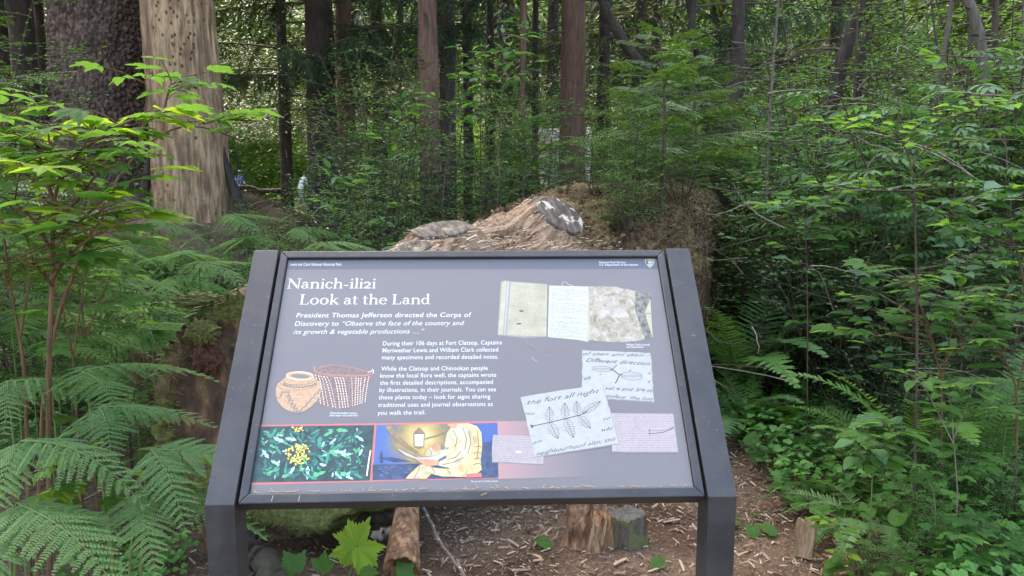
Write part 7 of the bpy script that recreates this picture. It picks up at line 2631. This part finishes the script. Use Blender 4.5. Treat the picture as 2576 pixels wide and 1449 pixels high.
rows_ = [
    # the dark glossy ones
    ('evhuck', 2000, 5.6, 1.2, "glossy dark bush right of the sign's upper corner"), ('evhuck', 2100, 5.0, 1.15, "dense dark glossy bush beside the path, bluish sheen on its leaves"),
    ('evhuck', 2210, 5.0, 1.1, "dark glossy bush right of the densest one"), ('evhuck', 2060, 6.2, 1.3, "dark glossy bush behind the two at the path"),
    ('evhuck', 2150, 4.7, .8, "low glossy bush over bare soil right of the path"), ('evhuck', 1950, 5.2, .7, "small glossy bush between the fern and the path"),
    ('evhuck', 2280, 4.2, .8, "dark glossy bush under the jagged leaved shrub"), ('evhuck', 2420, 4.3, .9, "dark glossy bush in the shade near the right edge"),
    ('evhuck', 720, 5.8, 1.0, "dark glossy bush left of the hollow"), ('evhuck', 820, 5.5, .9, "dark glossy bush above the sign's top rail"), ('evhuck', 1010, 6.0, 1.1, "dark glossy bush left of the log's stripped top"),
    ('evhuck', 650, 7.2, .95, "dark glossy bush right of the pale dead trunk"), ('evhuck', 1120, 6.9, 1.1, "dark glossy bush behind the log's left flank"), ('evhuck', 1210, 7.4, 1.2, "dark glossy bush just left of the needle mound"),
    ('evhuck', 965, 8.0, 1.5, "tall dark glossy bush in front of the broad dark trunk"), ('evhuck', 980, 8.4, 1.9, "tall glossy bush in front of the reddish brown trunk"), ('evhuck', 1290, 8.2, 1.5, "glossy bush behind the needle mound"),
    ('evhuck', 60, 6.0, 1.2, "dark glossy bush at the far left"), ('evhuck', 2520, 5.0, 1.2, "dark glossy bush at the right edge"),
    # bright small leaved
    ('huck', 680, 8.0, .58, "fine leaved bush between the pale dead trunk and the broad dark trunk"), ('huck', 985, 7.0, 1.1, "fine leaved bush low in front of the reddish brown trunk"),
    ('huck', 940, 6.9, .8, "fine leaved bush left of centre above the hollow"), ('huck', 1000, 7.4, 1.1, "fine leaved bush behind the small oval leaved sapling"),
    ('huck', 1180, 7.8, 1.25, "airy bush with bright leaf tiers right of the reddish brown trunk"), ('huck', 1090, 9.0, 1.5, "tall fine leaved bush behind the reddish trunk's foot"),
    ('huck', 1290, 7.6, 1.0, "fine leaved bush behind the needle mound's left shoulder"), ('huck', 1390, 8.4, 1.2, "fine leaved bush below the thick reddish trunk"),
    ('huck', 1480, 8.0, 1.1, "fine leaved bush in front of the bleached stump"), ('huck', 1560, 9.0, 1.4, "fine leaved bush behind the log's crest"),
    ('huck', 1650, 9.4, 1.3, "fine leaved bush under the leaning dead trunk"), ('huck', 1740, 8.8, 1.3, "fine leaved bush left of the crooked dark trunk"),
    ('huck', 1850, 6.8, 1.05, "fine leaved bush at the right end of the log"), ('huck', 1900, 5.9, .9, "light leaved bush hanging over the dark gap right of the log"),
    ('huck', 1960, 6.6, 1.1, "fine leaved bush right of the dark gap"), ('huck', 2060, 6.2, 1.0, "fine leaved bush behind the glossy bushes"),
    ('huck', 2230, 5.6, 1.0, "fine leaved bush in the thicket behind the serrated leaved sapling"), ('huck', 2400, 5.8, 1.2, "fine leaved bush in the thicket near the right edge"),
    ('huck', 2540, 6.2, 1.3, "fine leaved bush right of the forked bare tree"), ('huck', 2330, 3.9, .42, "little bright leaved bush among the path side plants"),
    ('huck', 860, 5.9, .8, "small bright bush just above the sign's top rail"), ('huck', 640, 6.2, .58, "small bright bush beside the pale dead trunk's foot"),
    ('huck', 1000, 10.5, 1.6, "fine leaved bush seen between the two brown trunks"), ('huck', 200, 7.5, 1.1, "fine leaved bush at the foot of the big spruce"),
    ('huck', 20, 7.0, 1.4, "fine leaved bush at the left edge behind the big leaves"),
    # rounder leaves
    ('round', 980, 9.2, 1.1, "round leaved shrub behind the hollow"), ('round', 1340, 9.6, 1.0, "round leaved shrub right of the thin twiggy trunk"),
    ('round', 1240, 10.2, 1.2, "round leaved shrub between the thin trunk and the dark trunk"), ('round', 1980, 8.0, 1.25, "round leaved shrub right of the crooked dark trunk"),
    ('round', 2100, 7.6, 1.2, "round leaved shrub under the mossy leaning trunk"), ('round', 2240, 7.2, 1.3, "round leaved shrub in the right thicket"), ('round', 2370, 6.9, 1.3, "round leaved shrub behind the pale slanting stem"),
    ('round', 2500, 7.6, 1.4, "round leaved shrub at the right behind the forked tree"), ('round', 1690, 10.5, 1.2, "round leaved shrub deep behind the log's end"), ('round', 1880, 9.8, 1.4, "round leaved shrub behind the crooked dark trunk"),
    ('round', 2150, 5.2, .8, "round leaved shrub above the glossy bushes"), ('round', 2020, 5.6, .8, "round leaved shrub right of the pale fern"), ('round', 1550, 11, 1.1, "round leaved shrub behind the thick reddish trunk"),
    ('tall', 960, 8.3, .72, "tall leafy shrub left of the reddish brown trunk in front of the far dark trunk"), ('tall', 945, 9.8, .78, "tall leafy shrub between the two dark trunks left of centre"), ('tall', 960, 9.0, .75, "tall leafy shrub left of the reddish brown trunk"),
    ('tall', 1990, 7.4, .8, "tall leafy shrub right of the hemlocks by the crooked trunk"), ('tall', 2080, 6.8, .72, "tall leafy shrub in front of the mossy leaning trunk's foot"), ('tall', 2200, 6.2, .7, "tall leafy shrub behind the tiers of compound leaves"), ('tall', 2340, 6.4, .72, "tall leafy shrub around the pale slanting stem"), ('tall', 2460, 5.9, .68, "tall leafy shrub around the forked bare tree"), ('tall', 2590, 6.2, .72, "tall leafy shrub at the right edge of the picture"),
    ('round', 1815, 7.9, .85, "round leaved shrub overhanging the log's far right end"),
    ('tall', 1215, 9.2, .78, "tall leafy shrub left of the thin twiggy trunk"), ('tall', 1370, 10.2, .8, "tall leafy shrub screening the thin twiggy trunk's right side"), ('tall', 1530, 9.8, .8, "tall leafy shrub right of the thick reddish trunk's foot"), ('tall', 1640, 10.6, .85, "tall leafy shrub under the slim leaning trunk"),
    # low and leafy to the ground
    ('low', 1260, 7.0, 1.3, "low leafy bush at the left shoulder of the needle mound"), ('low', 1370, 7.4, 1.5, "low leafy bush behind the crest of the mound's left half"), ('low', 1470, 7.6, 1.6, "low leafy bush behind the oval cut"),
    ('low', 1560, 8.0, 1.7, "low leafy bush behind the middle of the log's crest"), ('low', 1650, 8.4, 1.7, "low leafy bush behind the log's right half"), ('low', 1760, 7.0, 1.1, "low leafy bush hanging over the log's far shoulder"),
    ('low', 1850, 6.3, 1.2, "low leafy bush in front of the log's far right flank"), ('low', 1930, 6.0, 1.3, "low leafy bush over the dark gap"), ('low', 2000, 6.8, 1.5, "low leafy bush right of the dark gap"),
    ('low', 1140, 6.4, 1.2, "low leafy bush left of the mound"), ('low', 1030, 6.8, 1.3, "low leafy bush in front of the reddish trunk's foot"), ('low', 910, 6.4, 1.2, "low leafy bush in the middle of the hollow"),
    ('low', 700, 6.6, .95, "low leafy bush left of the hollow beside the ferns"), ('low', 2320, 4.9, 1.1, "low leafy bush under the serrated leaved sapling"), ('low', 2450, 5.2, 1.3, "low leafy bush near the forked bare tree"),
    ('low', 2060, 4.0, .34, "little leafy bush at the path's edge above the heart leaves"), ('low', 2160, 3.6, .36, "little leafy bush left of the light green fern's crown"), ('low', 2260, 3.25, .34, "little leafy bush in front of the light green fern"), ('low', 2400, 3.4, .42, "little leafy bush under the pale stemmed plant"), ('low', 2520, 3.2, .42, "little leafy bush near the right edge low down"), ('low', 2220, 2.85, .26, "tiny leafy bush beside the large shiny heart leaf"), ('low', 2480, 2.8, .3, "tiny leafy bush by the bottom right corner"), ('low', 2330, 3.0, .32, "tiny leafy bush between the corner and the light fern"), ('evhuck', 2300, 3.6, .45, "small dark glossy bush behind the light green fern"), ('evhuck', 2560, 3.9, .6, "dark glossy bush low at the right edge"),
    ('huck', 1378, 12.6, 1.12, "bush covering the lower left part of the bleached stump"), ('huck', 1475, 12.9, 1.15, "bush covering the lower right part of the bleached stump"), ('round', 1425, 11.8, .78, "round leaved shrub just in front of the bleached stump"),
    ('low', 420, 7.0, .75, "low leafy bush below the gap between the spruce and the pale trunk"),
    ('low', 640, 9.3, .75, "low leafy bush on the rise right of the pale dead trunk's foot"), ('low', 560, 7.7, .7, "low leafy bush at the foot of the pale dead trunk"), ('low', 725, 9.0, .8, "low leafy bush below the second walker"), ('low', 470, 7.4, .6, "low leafy bush under the pale dead trunk's left side"), ('low', 600, 11.5, .85, "low leafy bush below the walker in blue"), ('low', 800, 10.5, .95, "low leafy bush in front of the broad dark trunk"),
    ('low', 230, 6.2, 1.2, "low leafy bush in front of the big spruce"), ('low', 60, 5.0, 1.1, "low leafy bush at the far left behind the stems"),
    # tall
    ('tall', 2140, 7.4, .85, "tall shrub just left of the two leaning trunks"), ('tall', 2280, 7.0, .85, "tall shrub in front of the two leaning trunks"), ('tall', 2420, 7.6, .95, "tall shrub between the forked tree and the leaning trunks"), ('tall', 2560, 7.2, .95, "tall shrub right of the forked bare tree"),
    ('tall', 1960, 10.5, 1.0, "tall thin leaved shrub right of the crooked dark trunk"), ('tall', 2080, 9.8, 1.1, "tall shrub behind the mossy leaning trunk"), ('tall', 2220, 9.4, 1.1, "tall shrub behind the two leaning trunks"),
    ('tall', 2360, 8.8, 1.1, "tall shrub behind the top right leaves"), ('tall', 2500, 9.6, 1.2, "tall shrub filling the top right corner"), ('tall', 2620, 8.2, 1.2, "tall shrub cut by the right edge"),
    ('tall', 1000, 13, 1.1, "tall shrub lit from behind left of the reddish brown trunk"), ('tall', 1240, 13.5, 1.1, "tall shrub lit from behind in the centre"), ('tall', 1570, 13.5, 1.1, "tall shrub right of the thick reddish trunk"),
    ('tall', 1760, 12.5, 1.1, "tall shrub behind the crossing dead trunks"), ('tall', 1390, 15, 1.1, "tall shrub behind the thick reddish trunk's left side"),
    ('tall', -30, 9.0, 1.0, "tall shrub at the left edge behind the trunks"), ('tall', 1850, 14, 1.2, "tall shrub deep behind the crooked dark trunk"),
]
for k, (kd, px, Y, s, lb) in enumerate(rows_):
    shrub(kd, px, Y, s, lb, k)
# small bushes rooted on the log
for k, (px, py, s, kd, lb) in enumerate(((1578, 600, .55, 'huck', "fine leaved bush rooted in the log's needle cover right of the oval cut"), (1635, 560, .50, 'huck', "small bush rooted on the log's right shoulder"),
                                         (1500, 480, .45, 'huck', "small bush rooted on the crest of the needle mound"), (1720, 520, .55, 'huck', "bush rooted near the log's right end"),
                                         (1420, 490, .22, 'evhuck', "tiny bush creeping above the oval cut"), (1600, 500, .6, 'huck', "bush on the back of the log's crest"), (1560, 590, .25, 'evhuck', "tiny glossy bush clinging to the log's side"))):
    q, nq = on_log(px, py)
    shrub('low' if kd == 'huck' else kd, 0, 0, s, lb, 80 + k, pos=q - nq * .02)


for k, (px, py, s, lb) in enumerate(((1795, 470, .5, "leafy bush rooted on the log's far right shoulder"), (1825, 520, .42, "little bush hanging from the log's far right flank"), (1690, 470, .45, "little bush on the log's crest between the young hemlocks"))):
    q, nq = on_log(px, py)
    shrub('low', 0, 0, s, lb, 90 + k, pos=q - nq * .02)


# ---- young hemlocks
def hemlock(label, p, h, n, L, seed, az=None, light=True):
    r_ = np.random.RandomState(seed)
    t = thing("young_hemlock", label, "sapling", tuple(p))
    Q = np.array([[.05 * math.sin(z * 3 + seed) * z, .03 * z, z * h] for z in np.linspace(0, 1, 9)])
    link("trunk", MB().tube(Q, np.linspace(.012 * h + .004, .003, 9), 6).mesh("trunk", M_TWIG, smooth=True), t)
    for k in range(n):
        z = .18 + .80 * (k + r_.rand() * .6) / n
        a = k * 2.4 + r_.rand() if az is None else az[0] + (az[1] - az[0]) * r_.rand()
        l_ = L * (1.15 - .85 * z) * (.75 + .5 * r_.rand())
        d = np.array([math.cos(a), math.sin(a), .22 + .25 * z])
        q = np.array([np.interp(z, np.linspace(0, 1, 9), Q[:, i]) for i in range(3)])
        link("branch", HS[r_.randint(4)], t, M=mat4(basis(d, roll=.2 * (r_.rand() - .5)), q, l_))
    return t


q, nq = on_log(1660, 520)
hemlock("young hemlock with flat pale tipped sprays growing on the log", q, 1.15, 26, .75, 1)
q, nq = on_log(1745, 470)
hemlock("young hemlock behind the first at the log's far end", q, 1.4, 26, .85, 2)
hemlock("hemlock sapling with dry lower twigs under the crooked trunk", gp(1790, 8.0), 2.6, 34, 1.0, 3)
hemlock("hemlock sapling left of the crooked dark trunk", gp(1690, 8.6), 2.5, 32, 1.0, 4)
hemlock("hemlock sapling right of the crooked dark trunk", gp(1925, 7.4), 1.9, 26, .85, 5)
hemlock("small hemlock behind the needle mound", gp(1560, 8.0), 2.0, 26, .9, 6)
hemlock("hemlock with feathery boughs cut by the left edge", np.array([gx(-150, 3.6), 3.6, 0]), 2.75, 40, 1.05, 7)
hemlock("hemlock boughs hanging in front of the left edge trunks", np.array([gx(-60, 5.0), 5.0, 0]), 3.0, 34, 1.1, 8)
hemlock("hemlock just behind the pale dead trunk", gp(480, 14.5), 3.6, 36, .9, 9)
hemlock("low hemlock seedling by the thin twigs on the left ground", gp(345, 3.5), .6, 14, .4, 10)
hemlock("low hemlock seedling beside the old stump", gp(420, 4.2), .5, 12, .4, 11)
hemlock("small hemlock left of the thick reddish trunk", gp(1330, 9.0), 2.3, 30, .9, 12)

# ---- saplings and shrubs with leaves large enough to pick apart
Y = 3.25
guided("serrated_leaf_sapling", "dark stemmed sapling with serrated oval leaves right of centre", [
    ([(2312, 1150, Y), (2308, 950, Y), (2306, 720, Y), (2303, 520, Y), (2292, 400, Y), (2262, 345, Y), (2220, 300, Y)], .45, 9),
    ([(2296, 410, Y), (2345, 360, Y), (2365, 300, Y)], .2, 7), ([(2270, 350, Y), (2190, 325, Y), (2120, 320, Y)], .2, 8), ([(2303, 480, Y), (2200, 480, Y), (2120, 470, Y)], .2, 8),
    ([(2303, 480, Y), (2390, 470, Y), (2460, 490, Y)], .2, 7), ([(2345, 320, Y), (2420, 290, Y), (2500, 280, Y)], .2, 8)],
    (.045, .072), [EB, ES, EB, ES, OB], seed=31, twig=.09, per=3, stem_r=.0065, mat=M_TWIG)
Y = 3.0
guided("serrated_leaf_sapling", "branch with large drooping serrated leaves at the right edge", [
    ([(2620, 1100, Y), (2590, 800, Y), (2560, 620, Y), (2500, 540, Y), (2420, 500, Y)], .5, 9), ([(2560, 620, Y), (2490, 600, Y), (2430, 580, Y)], .2, 7), ([(2590, 700, Y), (2600, 520, Y), (2560, 480, Y)], .3, 6)],
    (.075, .12), [EB, EB, ES, ES], seed=32, twig=.10, per=3, stem_r=.007, mat=M_TWIG)
Y = 4.3
guided("serrated_leaf_sapling", "slim sapling with oval leaves below the mossy leaning trunk", [
    ([(2035, 1050, Y), (2032, 800, Y), (2028, 600, Y), (2020, 500, Y)], .55, 8), ([(2028, 560, Y), (1980, 520, Y), (1940, 520, Y)], .2, 5), ([(2030, 580, Y), (2090, 490, Y), (2120, 470, Y)], .2, 6)],
    (.07, .12), [OB, EB, ES], seed=33, twig=.10, per=3, stem_r=.005, mat=M_TWIG)
Y = 3.5
guided("thimbleberry_bush", "shrub with wide pale jagged leaves in flat tiers on the right", [
    ([(2380, 1150, Y), (2370, 950, Y), (2330, 820, Y), (2260, 760, Y)], .5, 8), ([(2370, 950, Y), (2400, 800, Y), (2420, 720, Y)], .3, 9), ([(2360, 900, Y), (2300, 720, Y), (2250, 690, Y)], .4, 9), ([(2370, 920, Y), (2480, 780, Y), (2540, 740, Y)], .3, 9),
    ([(2340, 860, Y), (2230, 840, Y), (2180, 850, Y)], .4, 5)],
    (.065, .10), [PB, LB, PB, PB, PS], seed=34, twig=.15, per=2, stem_r=.006)
Y = 3.3
guided("thimbleberry_bush", "shrub with jagged leaves at the right edge at mid height", [
    ([(2570, 1150, Y), (2560, 980, Y), (2520, 880, Y), (2480, 840, Y)], .4, 9), ([(2560, 980, Y), (2590, 850, Y), (2600, 780, Y)], .2, 8)],
    (.065, .10), [PB, LB, PB, PS], seed=35, twig=.15, per=2, stem_r=.006)
Y = 3.0
guided("thimbleberry_bush", "upright plant with glossy oval leaves on a pale stem", [
    ([(2400, 1350, Y), (2410, 1250, Y), (2400, 1130, Y), (2395, 1040, Y), (2380, 960, Y)], .5, 8), ([(2400, 1100, Y), (2440, 1000, Y), (2450, 960, Y)], .2, 6), ([(2400, 1120, Y), (2330, 980, Y), (2300, 950, Y)], .3, 5)],
    (.05, .09), [OB, OB, EB], seed=36, twig=.08, per=3, stem_r=.004, mat=M_TWIG_P)
Y = 2.75
guided("thimbleberry_bush", "low plant with jagged leaves in the bottom right corner", [
    ([(2440, 1500, Y), (2420, 1400, Y), (2380, 1330, Y)], .2, 6), ([(2440, 1480, Y), (2470, 1380, Y), (2480, 1320, Y)], .2, 6), ([(2440, 1480, Y), (2540, 1420, Y), (2570, 1380, Y)], .2, 6), ([(2430, 1460, Y), (2330, 1440, Y), (2300, 1430, Y)], .2, 5)],
    (.05, .08), [PB, LB, PB, LB], seed=37, twig=.09, per=2, stem_r=.004, mat=M_STEM_G)
guided("thimbleberry_bush", "trailing plant with pointed light leaves behind the bottom right corner", [
    ([(2370, 1330, 2.9), (2350, 1230, 2.9), (2290, 1150, 2.9), (2230, 1120, 2.9)], .2, 8), ([(2350, 1230, 2.9), (2420, 1180, 2.9), (2440, 1150, 2.9)], .2, 6)],
    (.045, .07), [LB, LB, LB, TB], seed=38, twig=.08, per=2, stem_r=.003, mat=M_STEM_G)
guided("salal_plant", "low plant with a rosette of glossy pointed leaves in the light fern", [
    ([(2190, 1330, 3.0), (2195, 1180, 3.0), (2190, 1090, 3.0)], .55, 9), ([(2195, 1200, 3.0), (2240, 1100, 3.0), (2250, 1080, 3.0)], .4, 6)],
    (.07, .11), [OB, OS, OB], seed=39, twig=.05, per=3, stem_r=.004, mat=M_STEM_G)
guided("thimbleberry_seedling", "seedling with pale jagged leaves at the path's edge right of the sign", [
    ([(1950, 1100, 4.5), (1950, 1050, 4.5), (1945, 1030, 4.5)], .3, 4)], (.08, .12), [PB, PY_], cat="seedling", seed=40, twig=.06, per=2, stem_r=.003, mat=M_STEM_G)
guided("thimbleberry_seedling", "seedling with small jagged leaves behind the path's edge fern", [
    ([(2010, 1180, 4.0), (2010, 1130, 4.0), (2010, 1110, 4.0)], .3, 4)], (.07, .10), [PB, LB], cat="seedling", seed=41, twig=.06, per=2, stem_r=.003, mat=M_STEM_G)
guided("grassy_plant", "small plant with narrow light leaves beside the split wood block", [
    ([(2110, 1420, 2.85), (2105, 1350, 2.85), (2100, 1310, 2.85)], .1, 9)], (.04, .07), [OY, OB], cat="plant", seed=42, twig=.05, per=3, stem_r=.003, mat=M_STEM_G)

# elderberry: compound leaves high on the right
for k, (px, Y, h, lb) in enumerate(((2170, 5.6, 2.35, "elderberry shrub with tiers of long compound leaves at the top right"), (2330, 5.0, 2.2, "elderberry shrub with compound leaves behind the serrated leaved sapling"),
                                    (2500, 4.6, 2.2, "elderberry shrub with wide compound leaves at the right edge"), (2010, 6.8, 2.5, "elderberry shrub right of the crooked dark trunk"),
                                    (2590, 5.6, 2.6, "elderberry shrub in the top right corner"), (1930, 8.2, 2.7, "elderberry shrub behind the hemlock beside the crooked trunk"), (2250, 6.6, 2.7, "elderberry shrub behind the tiers at the top right"),
                                    (2420, 6.4, 2.6, "elderberry shrub between the forked tree and the pale slanting stem"))):
    tb, st_ = grow(400 + k, h, .75, 4, 6, 1, .13, (.14, .205), lean=.35, start=.35, up=.5, thick=.011, flatness=.85)
    leafy_thing("elderberry_shrub", lb, "shrub", tuple(gp(px, Y)), tb, st_, [NB_, NS_, NS_], None, M_TWIG, jit=.5, pet=.15, seed=k, maxn=150)
# broad oval leaves in the middle distance
for k, (px, Y, h, lb) in enumerate(((915, 6.4, 2.25, "sapling with whorls of smooth oval leaves left of centre"), (975, 5.0, 1.15, "small sapling with smooth oval leaves above the sign's top rail"), (1040, 5.4, .95, "low sapling with flat oval leaves left of the stripped log"),
                                    (1170, 5.2, 2.6, "branch of smooth oval leaves hanging in at the top centre"), (1260, 8.4, 2.2, "sapling with oval leaves behind the needle mound"), (2230, 4.3, 1.2, "shrub with dull oval leaves in the middle of the thicket"),
                                    (2110, 5.0, 1.5, "shrub with oval leaves under the compound leaves"), (1840, 8.6, 2.3, "sapling with oval leaves beside the crooked dark trunk"), (2480, 4.0, 1.5, "shrub with oval leaves in front of the forked tree"))):
    tb, st_ = grow(500 + k, h, .42 + .05 * k, 2 if k < 4 else 4, 7, 1, .075, (.085, .13) if k < 4 else (.07, .11), lean=.25, start=.35 if k != 3 else .8, up=.6, thick=.006, flatness=.75)
    pos = gp(px, Y)
    if k == 3:
        pos = np.array([gx(1170, 6.0), 6.0, .3])
    leafy_thing("oval_leaf_sapling", lb, "sapling", tuple(pos), tb, st_, [OS, OB, OS, OB], None, M_TWIG, jit=.7, pet=.1, seed=50 + k, maxn=130)

# heart shaped leaves at the path side
r_ = np.random.RandomState(21)
hearts = [(2035, 990, 3.9), (2010, 940, 4.2), (2070, 960, 4.0), (1950, 880, 4.6), (2150, 1240, 2.9), (2120, 1330, 2.75), (2270, 1340, 2.7), (2320, 1385, 2.6), (2180, 1300, 2.8), (2060, 1330, 2.85), (2500, 1210, 2.8), (2540, 1290, 2.7),
          (1920, 1150, 3.4), (2000, 1250, 3.1), (2230, 1410, 2.6), (2160, 1440, 2.55), (2390, 1450, 2.55), (1905, 935, 4.3), (1880, 960, 4.2), (1990, 1050, 3.6), (2080, 1140, 3.2), (1890, 1290, 2.95), (1660, 1395, 2.8), (1355, 1340, 2.95),
          (2290, 1230, 2.95), (2560, 1430, 2.5)]
where = ["under the glossy bush", "left of the tallest heart leaf", "right of the tallest heart leaf", "beside the dark fern at the sign post", "below the light green fern", "right of the split wood block", "large and shiny near the bottom right", "in front of the shiny large one",
         "between the light fern and the wood block", "above the split wood block", "below the dark fern at the right edge", "near the right edge at the bottom", "close to the chip path right of the post", "on the needle litter right of the post", "at the bottom edge under the shiny one",
         "at the bottom edge right of the wood block", "at the bottom edge among jagged leaves", "pale, right beside the post's upper part", "tiny, touching the right post", "under the seedling at the path's edge", "at the foot of the light green fern", "alone on the chips by the right post",
         "alone on the chips right of the stump", "alone on the chips left of the stump", "behind the jagged leaves near the corner", "in the bottom right corner"]
for k, (px, py, Y) in enumerate(hearts):
    Y = gpt(px, py + 28)[1]
    p = gp(px, Y)
    t = thing("heart_leaf_plant", "small plant with heart shaped leaves " + where[k], "plant", tuple(p), k * 1.3)
    nl = 1 if k in (22, 23, 18) else 5
    h_ = .06 + .12 * r_.rand() if k not in (21, 22, 23) else .03
    tb, q_l = [], []
    for j in range(nl):
        a = j * 2.2 + r_.rand()
        q = np.array([math.cos(a) * .07 * (nl > 1), math.sin(a) * .07 * (nl > 1), h_ * (.6 + .6 * r_.rand())])
        tb.append((np.array([[0, 0, 0], q * [.4, .4, .7], q]), .0022, .0015))
        s = (.05 + .035 * r_.rand()) * (Y / 3.2) ** .7 * (1.7 if k in (6, 7) and j == 0 else 1)
        link("leaf", leaf_variants('heart', M_OXALIS if 0 else M_LEAF_BIG)[j % 4], t, M=mat4(basis((math.cos(a), math.sin(a), -.25 * r_.rand())), q, s))
    link("stem", stems_mesh(tb, M_STEM_G), t)

# ---- ground cover: too small and many to count
clover = MB()
for a in (0, 2.1, 4.2):
    B = basis(rotz((0, 1, .05), a))
    clover.add(np.array([(0, 0, 0), (-.4, .55, .04), (-.28, .95, 0), (0, .8, -.03), (.28, .95, 0), (.4, .55, .04)]) @ B.T, np.array([(0, 5, 4, 3), (0, 3, 2, 1)]))
CLV = (np.concatenate(clover.V), np.concatenate([l.reshape(-1, 4) for l in clover.L]))


HRT = (np.array([(0, .08, 0), (-.3, 0, .05), (-.46, .35, .06), (0, 1, -.08), (.46, .35, .06), (.3, 0, .05)], float), np.array([(0, 3, 2, 1), (0, 5, 4, 3)]))


def cover(n, x0, x1, y0, y1, zmax, size, seed, tpl, mat, name, label, patch=.0, sc=1.2):
    r_ = np.random.RandomState(seed)
    x, y, z = scatter(n, x0, x1, y0, y1, seed)
    keep = fbm(np.stack([x * sc, y * sc, 0 * x], -1), 3, seed) > patch
    x, y, z = x[keep], y[keep], z[keep]
    n = len(x)
    stuff(name, MB().batch(tpl, rand_R(n, .5, seed + 1), np.c_[x, y, z + .02 + zmax * r_.rand(n) ** 1.4], size[0] + (size[1] - size[0]) * r_.rand(n)).mesh(name, mat), label)


cover(16000, -5.5, -1.3, 2.4, 8.5, .12, (.022, .044), 51, CLV, M_OXALIS, "ground_cover", "clover like ground cover between the ferns on the left", -.12)
cover(7000, 1.15, 5.0, 2.6, 7.0, .14, (.016, .032), 52, SMALL, M_OXALIS, "ground_cover", "low leafy ground cover beside the path on the right", .02)
cover(7000, 1.9, 5.5, 2.3, 6.5, .32, (.025, .055), 56, ROUNDED, M_HUCK, "low_undergrowth", "low mixed undergrowth among the right hand plants", .0)
cover(12000, -7, -1.2, 3.0, 9.5, .35, (.03, .06), 57, SMALL, M_HUCK, "low_undergrowth", "low mixed undergrowth among the left hand ferns", -.05)
cover(15000, 1.28, 4.8, 2.2, 5.2, .20, (.026, .058), 59, HRT, M_OXALIS, "ground_cover", "low round leaved ground cover filling the bank right of the path", -.22)
cover(18000, -6, 9, 6.5, 14, .8, (.04, .08), 58, SMALL, M_HUCK, "low_undergrowth", "leafy low growth behind the log and under the trunks", -.1, .5)
cl = np.c_[gx(np.array([1800, 1900, 2000, 2100, 2200, 2300, 2400, 2500, 2600, 2150, 2350, 2550]), np.full(12, 7.5)), np.full(12, 7.5), np.full(12, .6), np.full(12, .7)]
# fine dry twigs tangled in the right thicket and under the hemlocks
r_ = np.random.RandomState(91)
mb = MB()
for k in range(520):
    if k < 320:
        px, Y, z = 1850 + 760 * r_.rand(), 3.6 + 4.5 * r_.rand(), .1 + 2.2 * r_.rand()
    elif k < 440:
        px, Y, z = 1600 + 260 * r_.rand(), 7 + 3 * r_.rand(), 1.2 + 1.6 * r_.rand()
    else:
        px, Y, z = 200 + 400 * r_.rand(), 3.2 + 2 * r_.rand(), .1 + .4 * r_.rand()
    q = np.array([gx(px, Y, z), Y, z])
    a = r_.rand() * 6.28
    d = np.array([math.cos(a), math.sin(a), .5 * (r_.rand() - .4)])
    L = .2 + .6 * r_.rand()
    tp = [q]
    for j in range(5):
        d = unit(d + .45 * (r_.rand(3) - .5))
        tp.append(tp[-1] + d * L / 5)
    mb.tube(tp, np.linspace(.0035, .001, 6), 3, 0 if k % 3 else 1, cap=False)
stuff("dry_twigs", mb.mesh("dry_twigs", [M_TWIG, M_TWIG_P]), "tangle of dry twigs in the thicket")

for o in COL.objects:
    if o.name.split(".")[0] in ("foliage", "crown"):
        o["kind"] = "stuff"
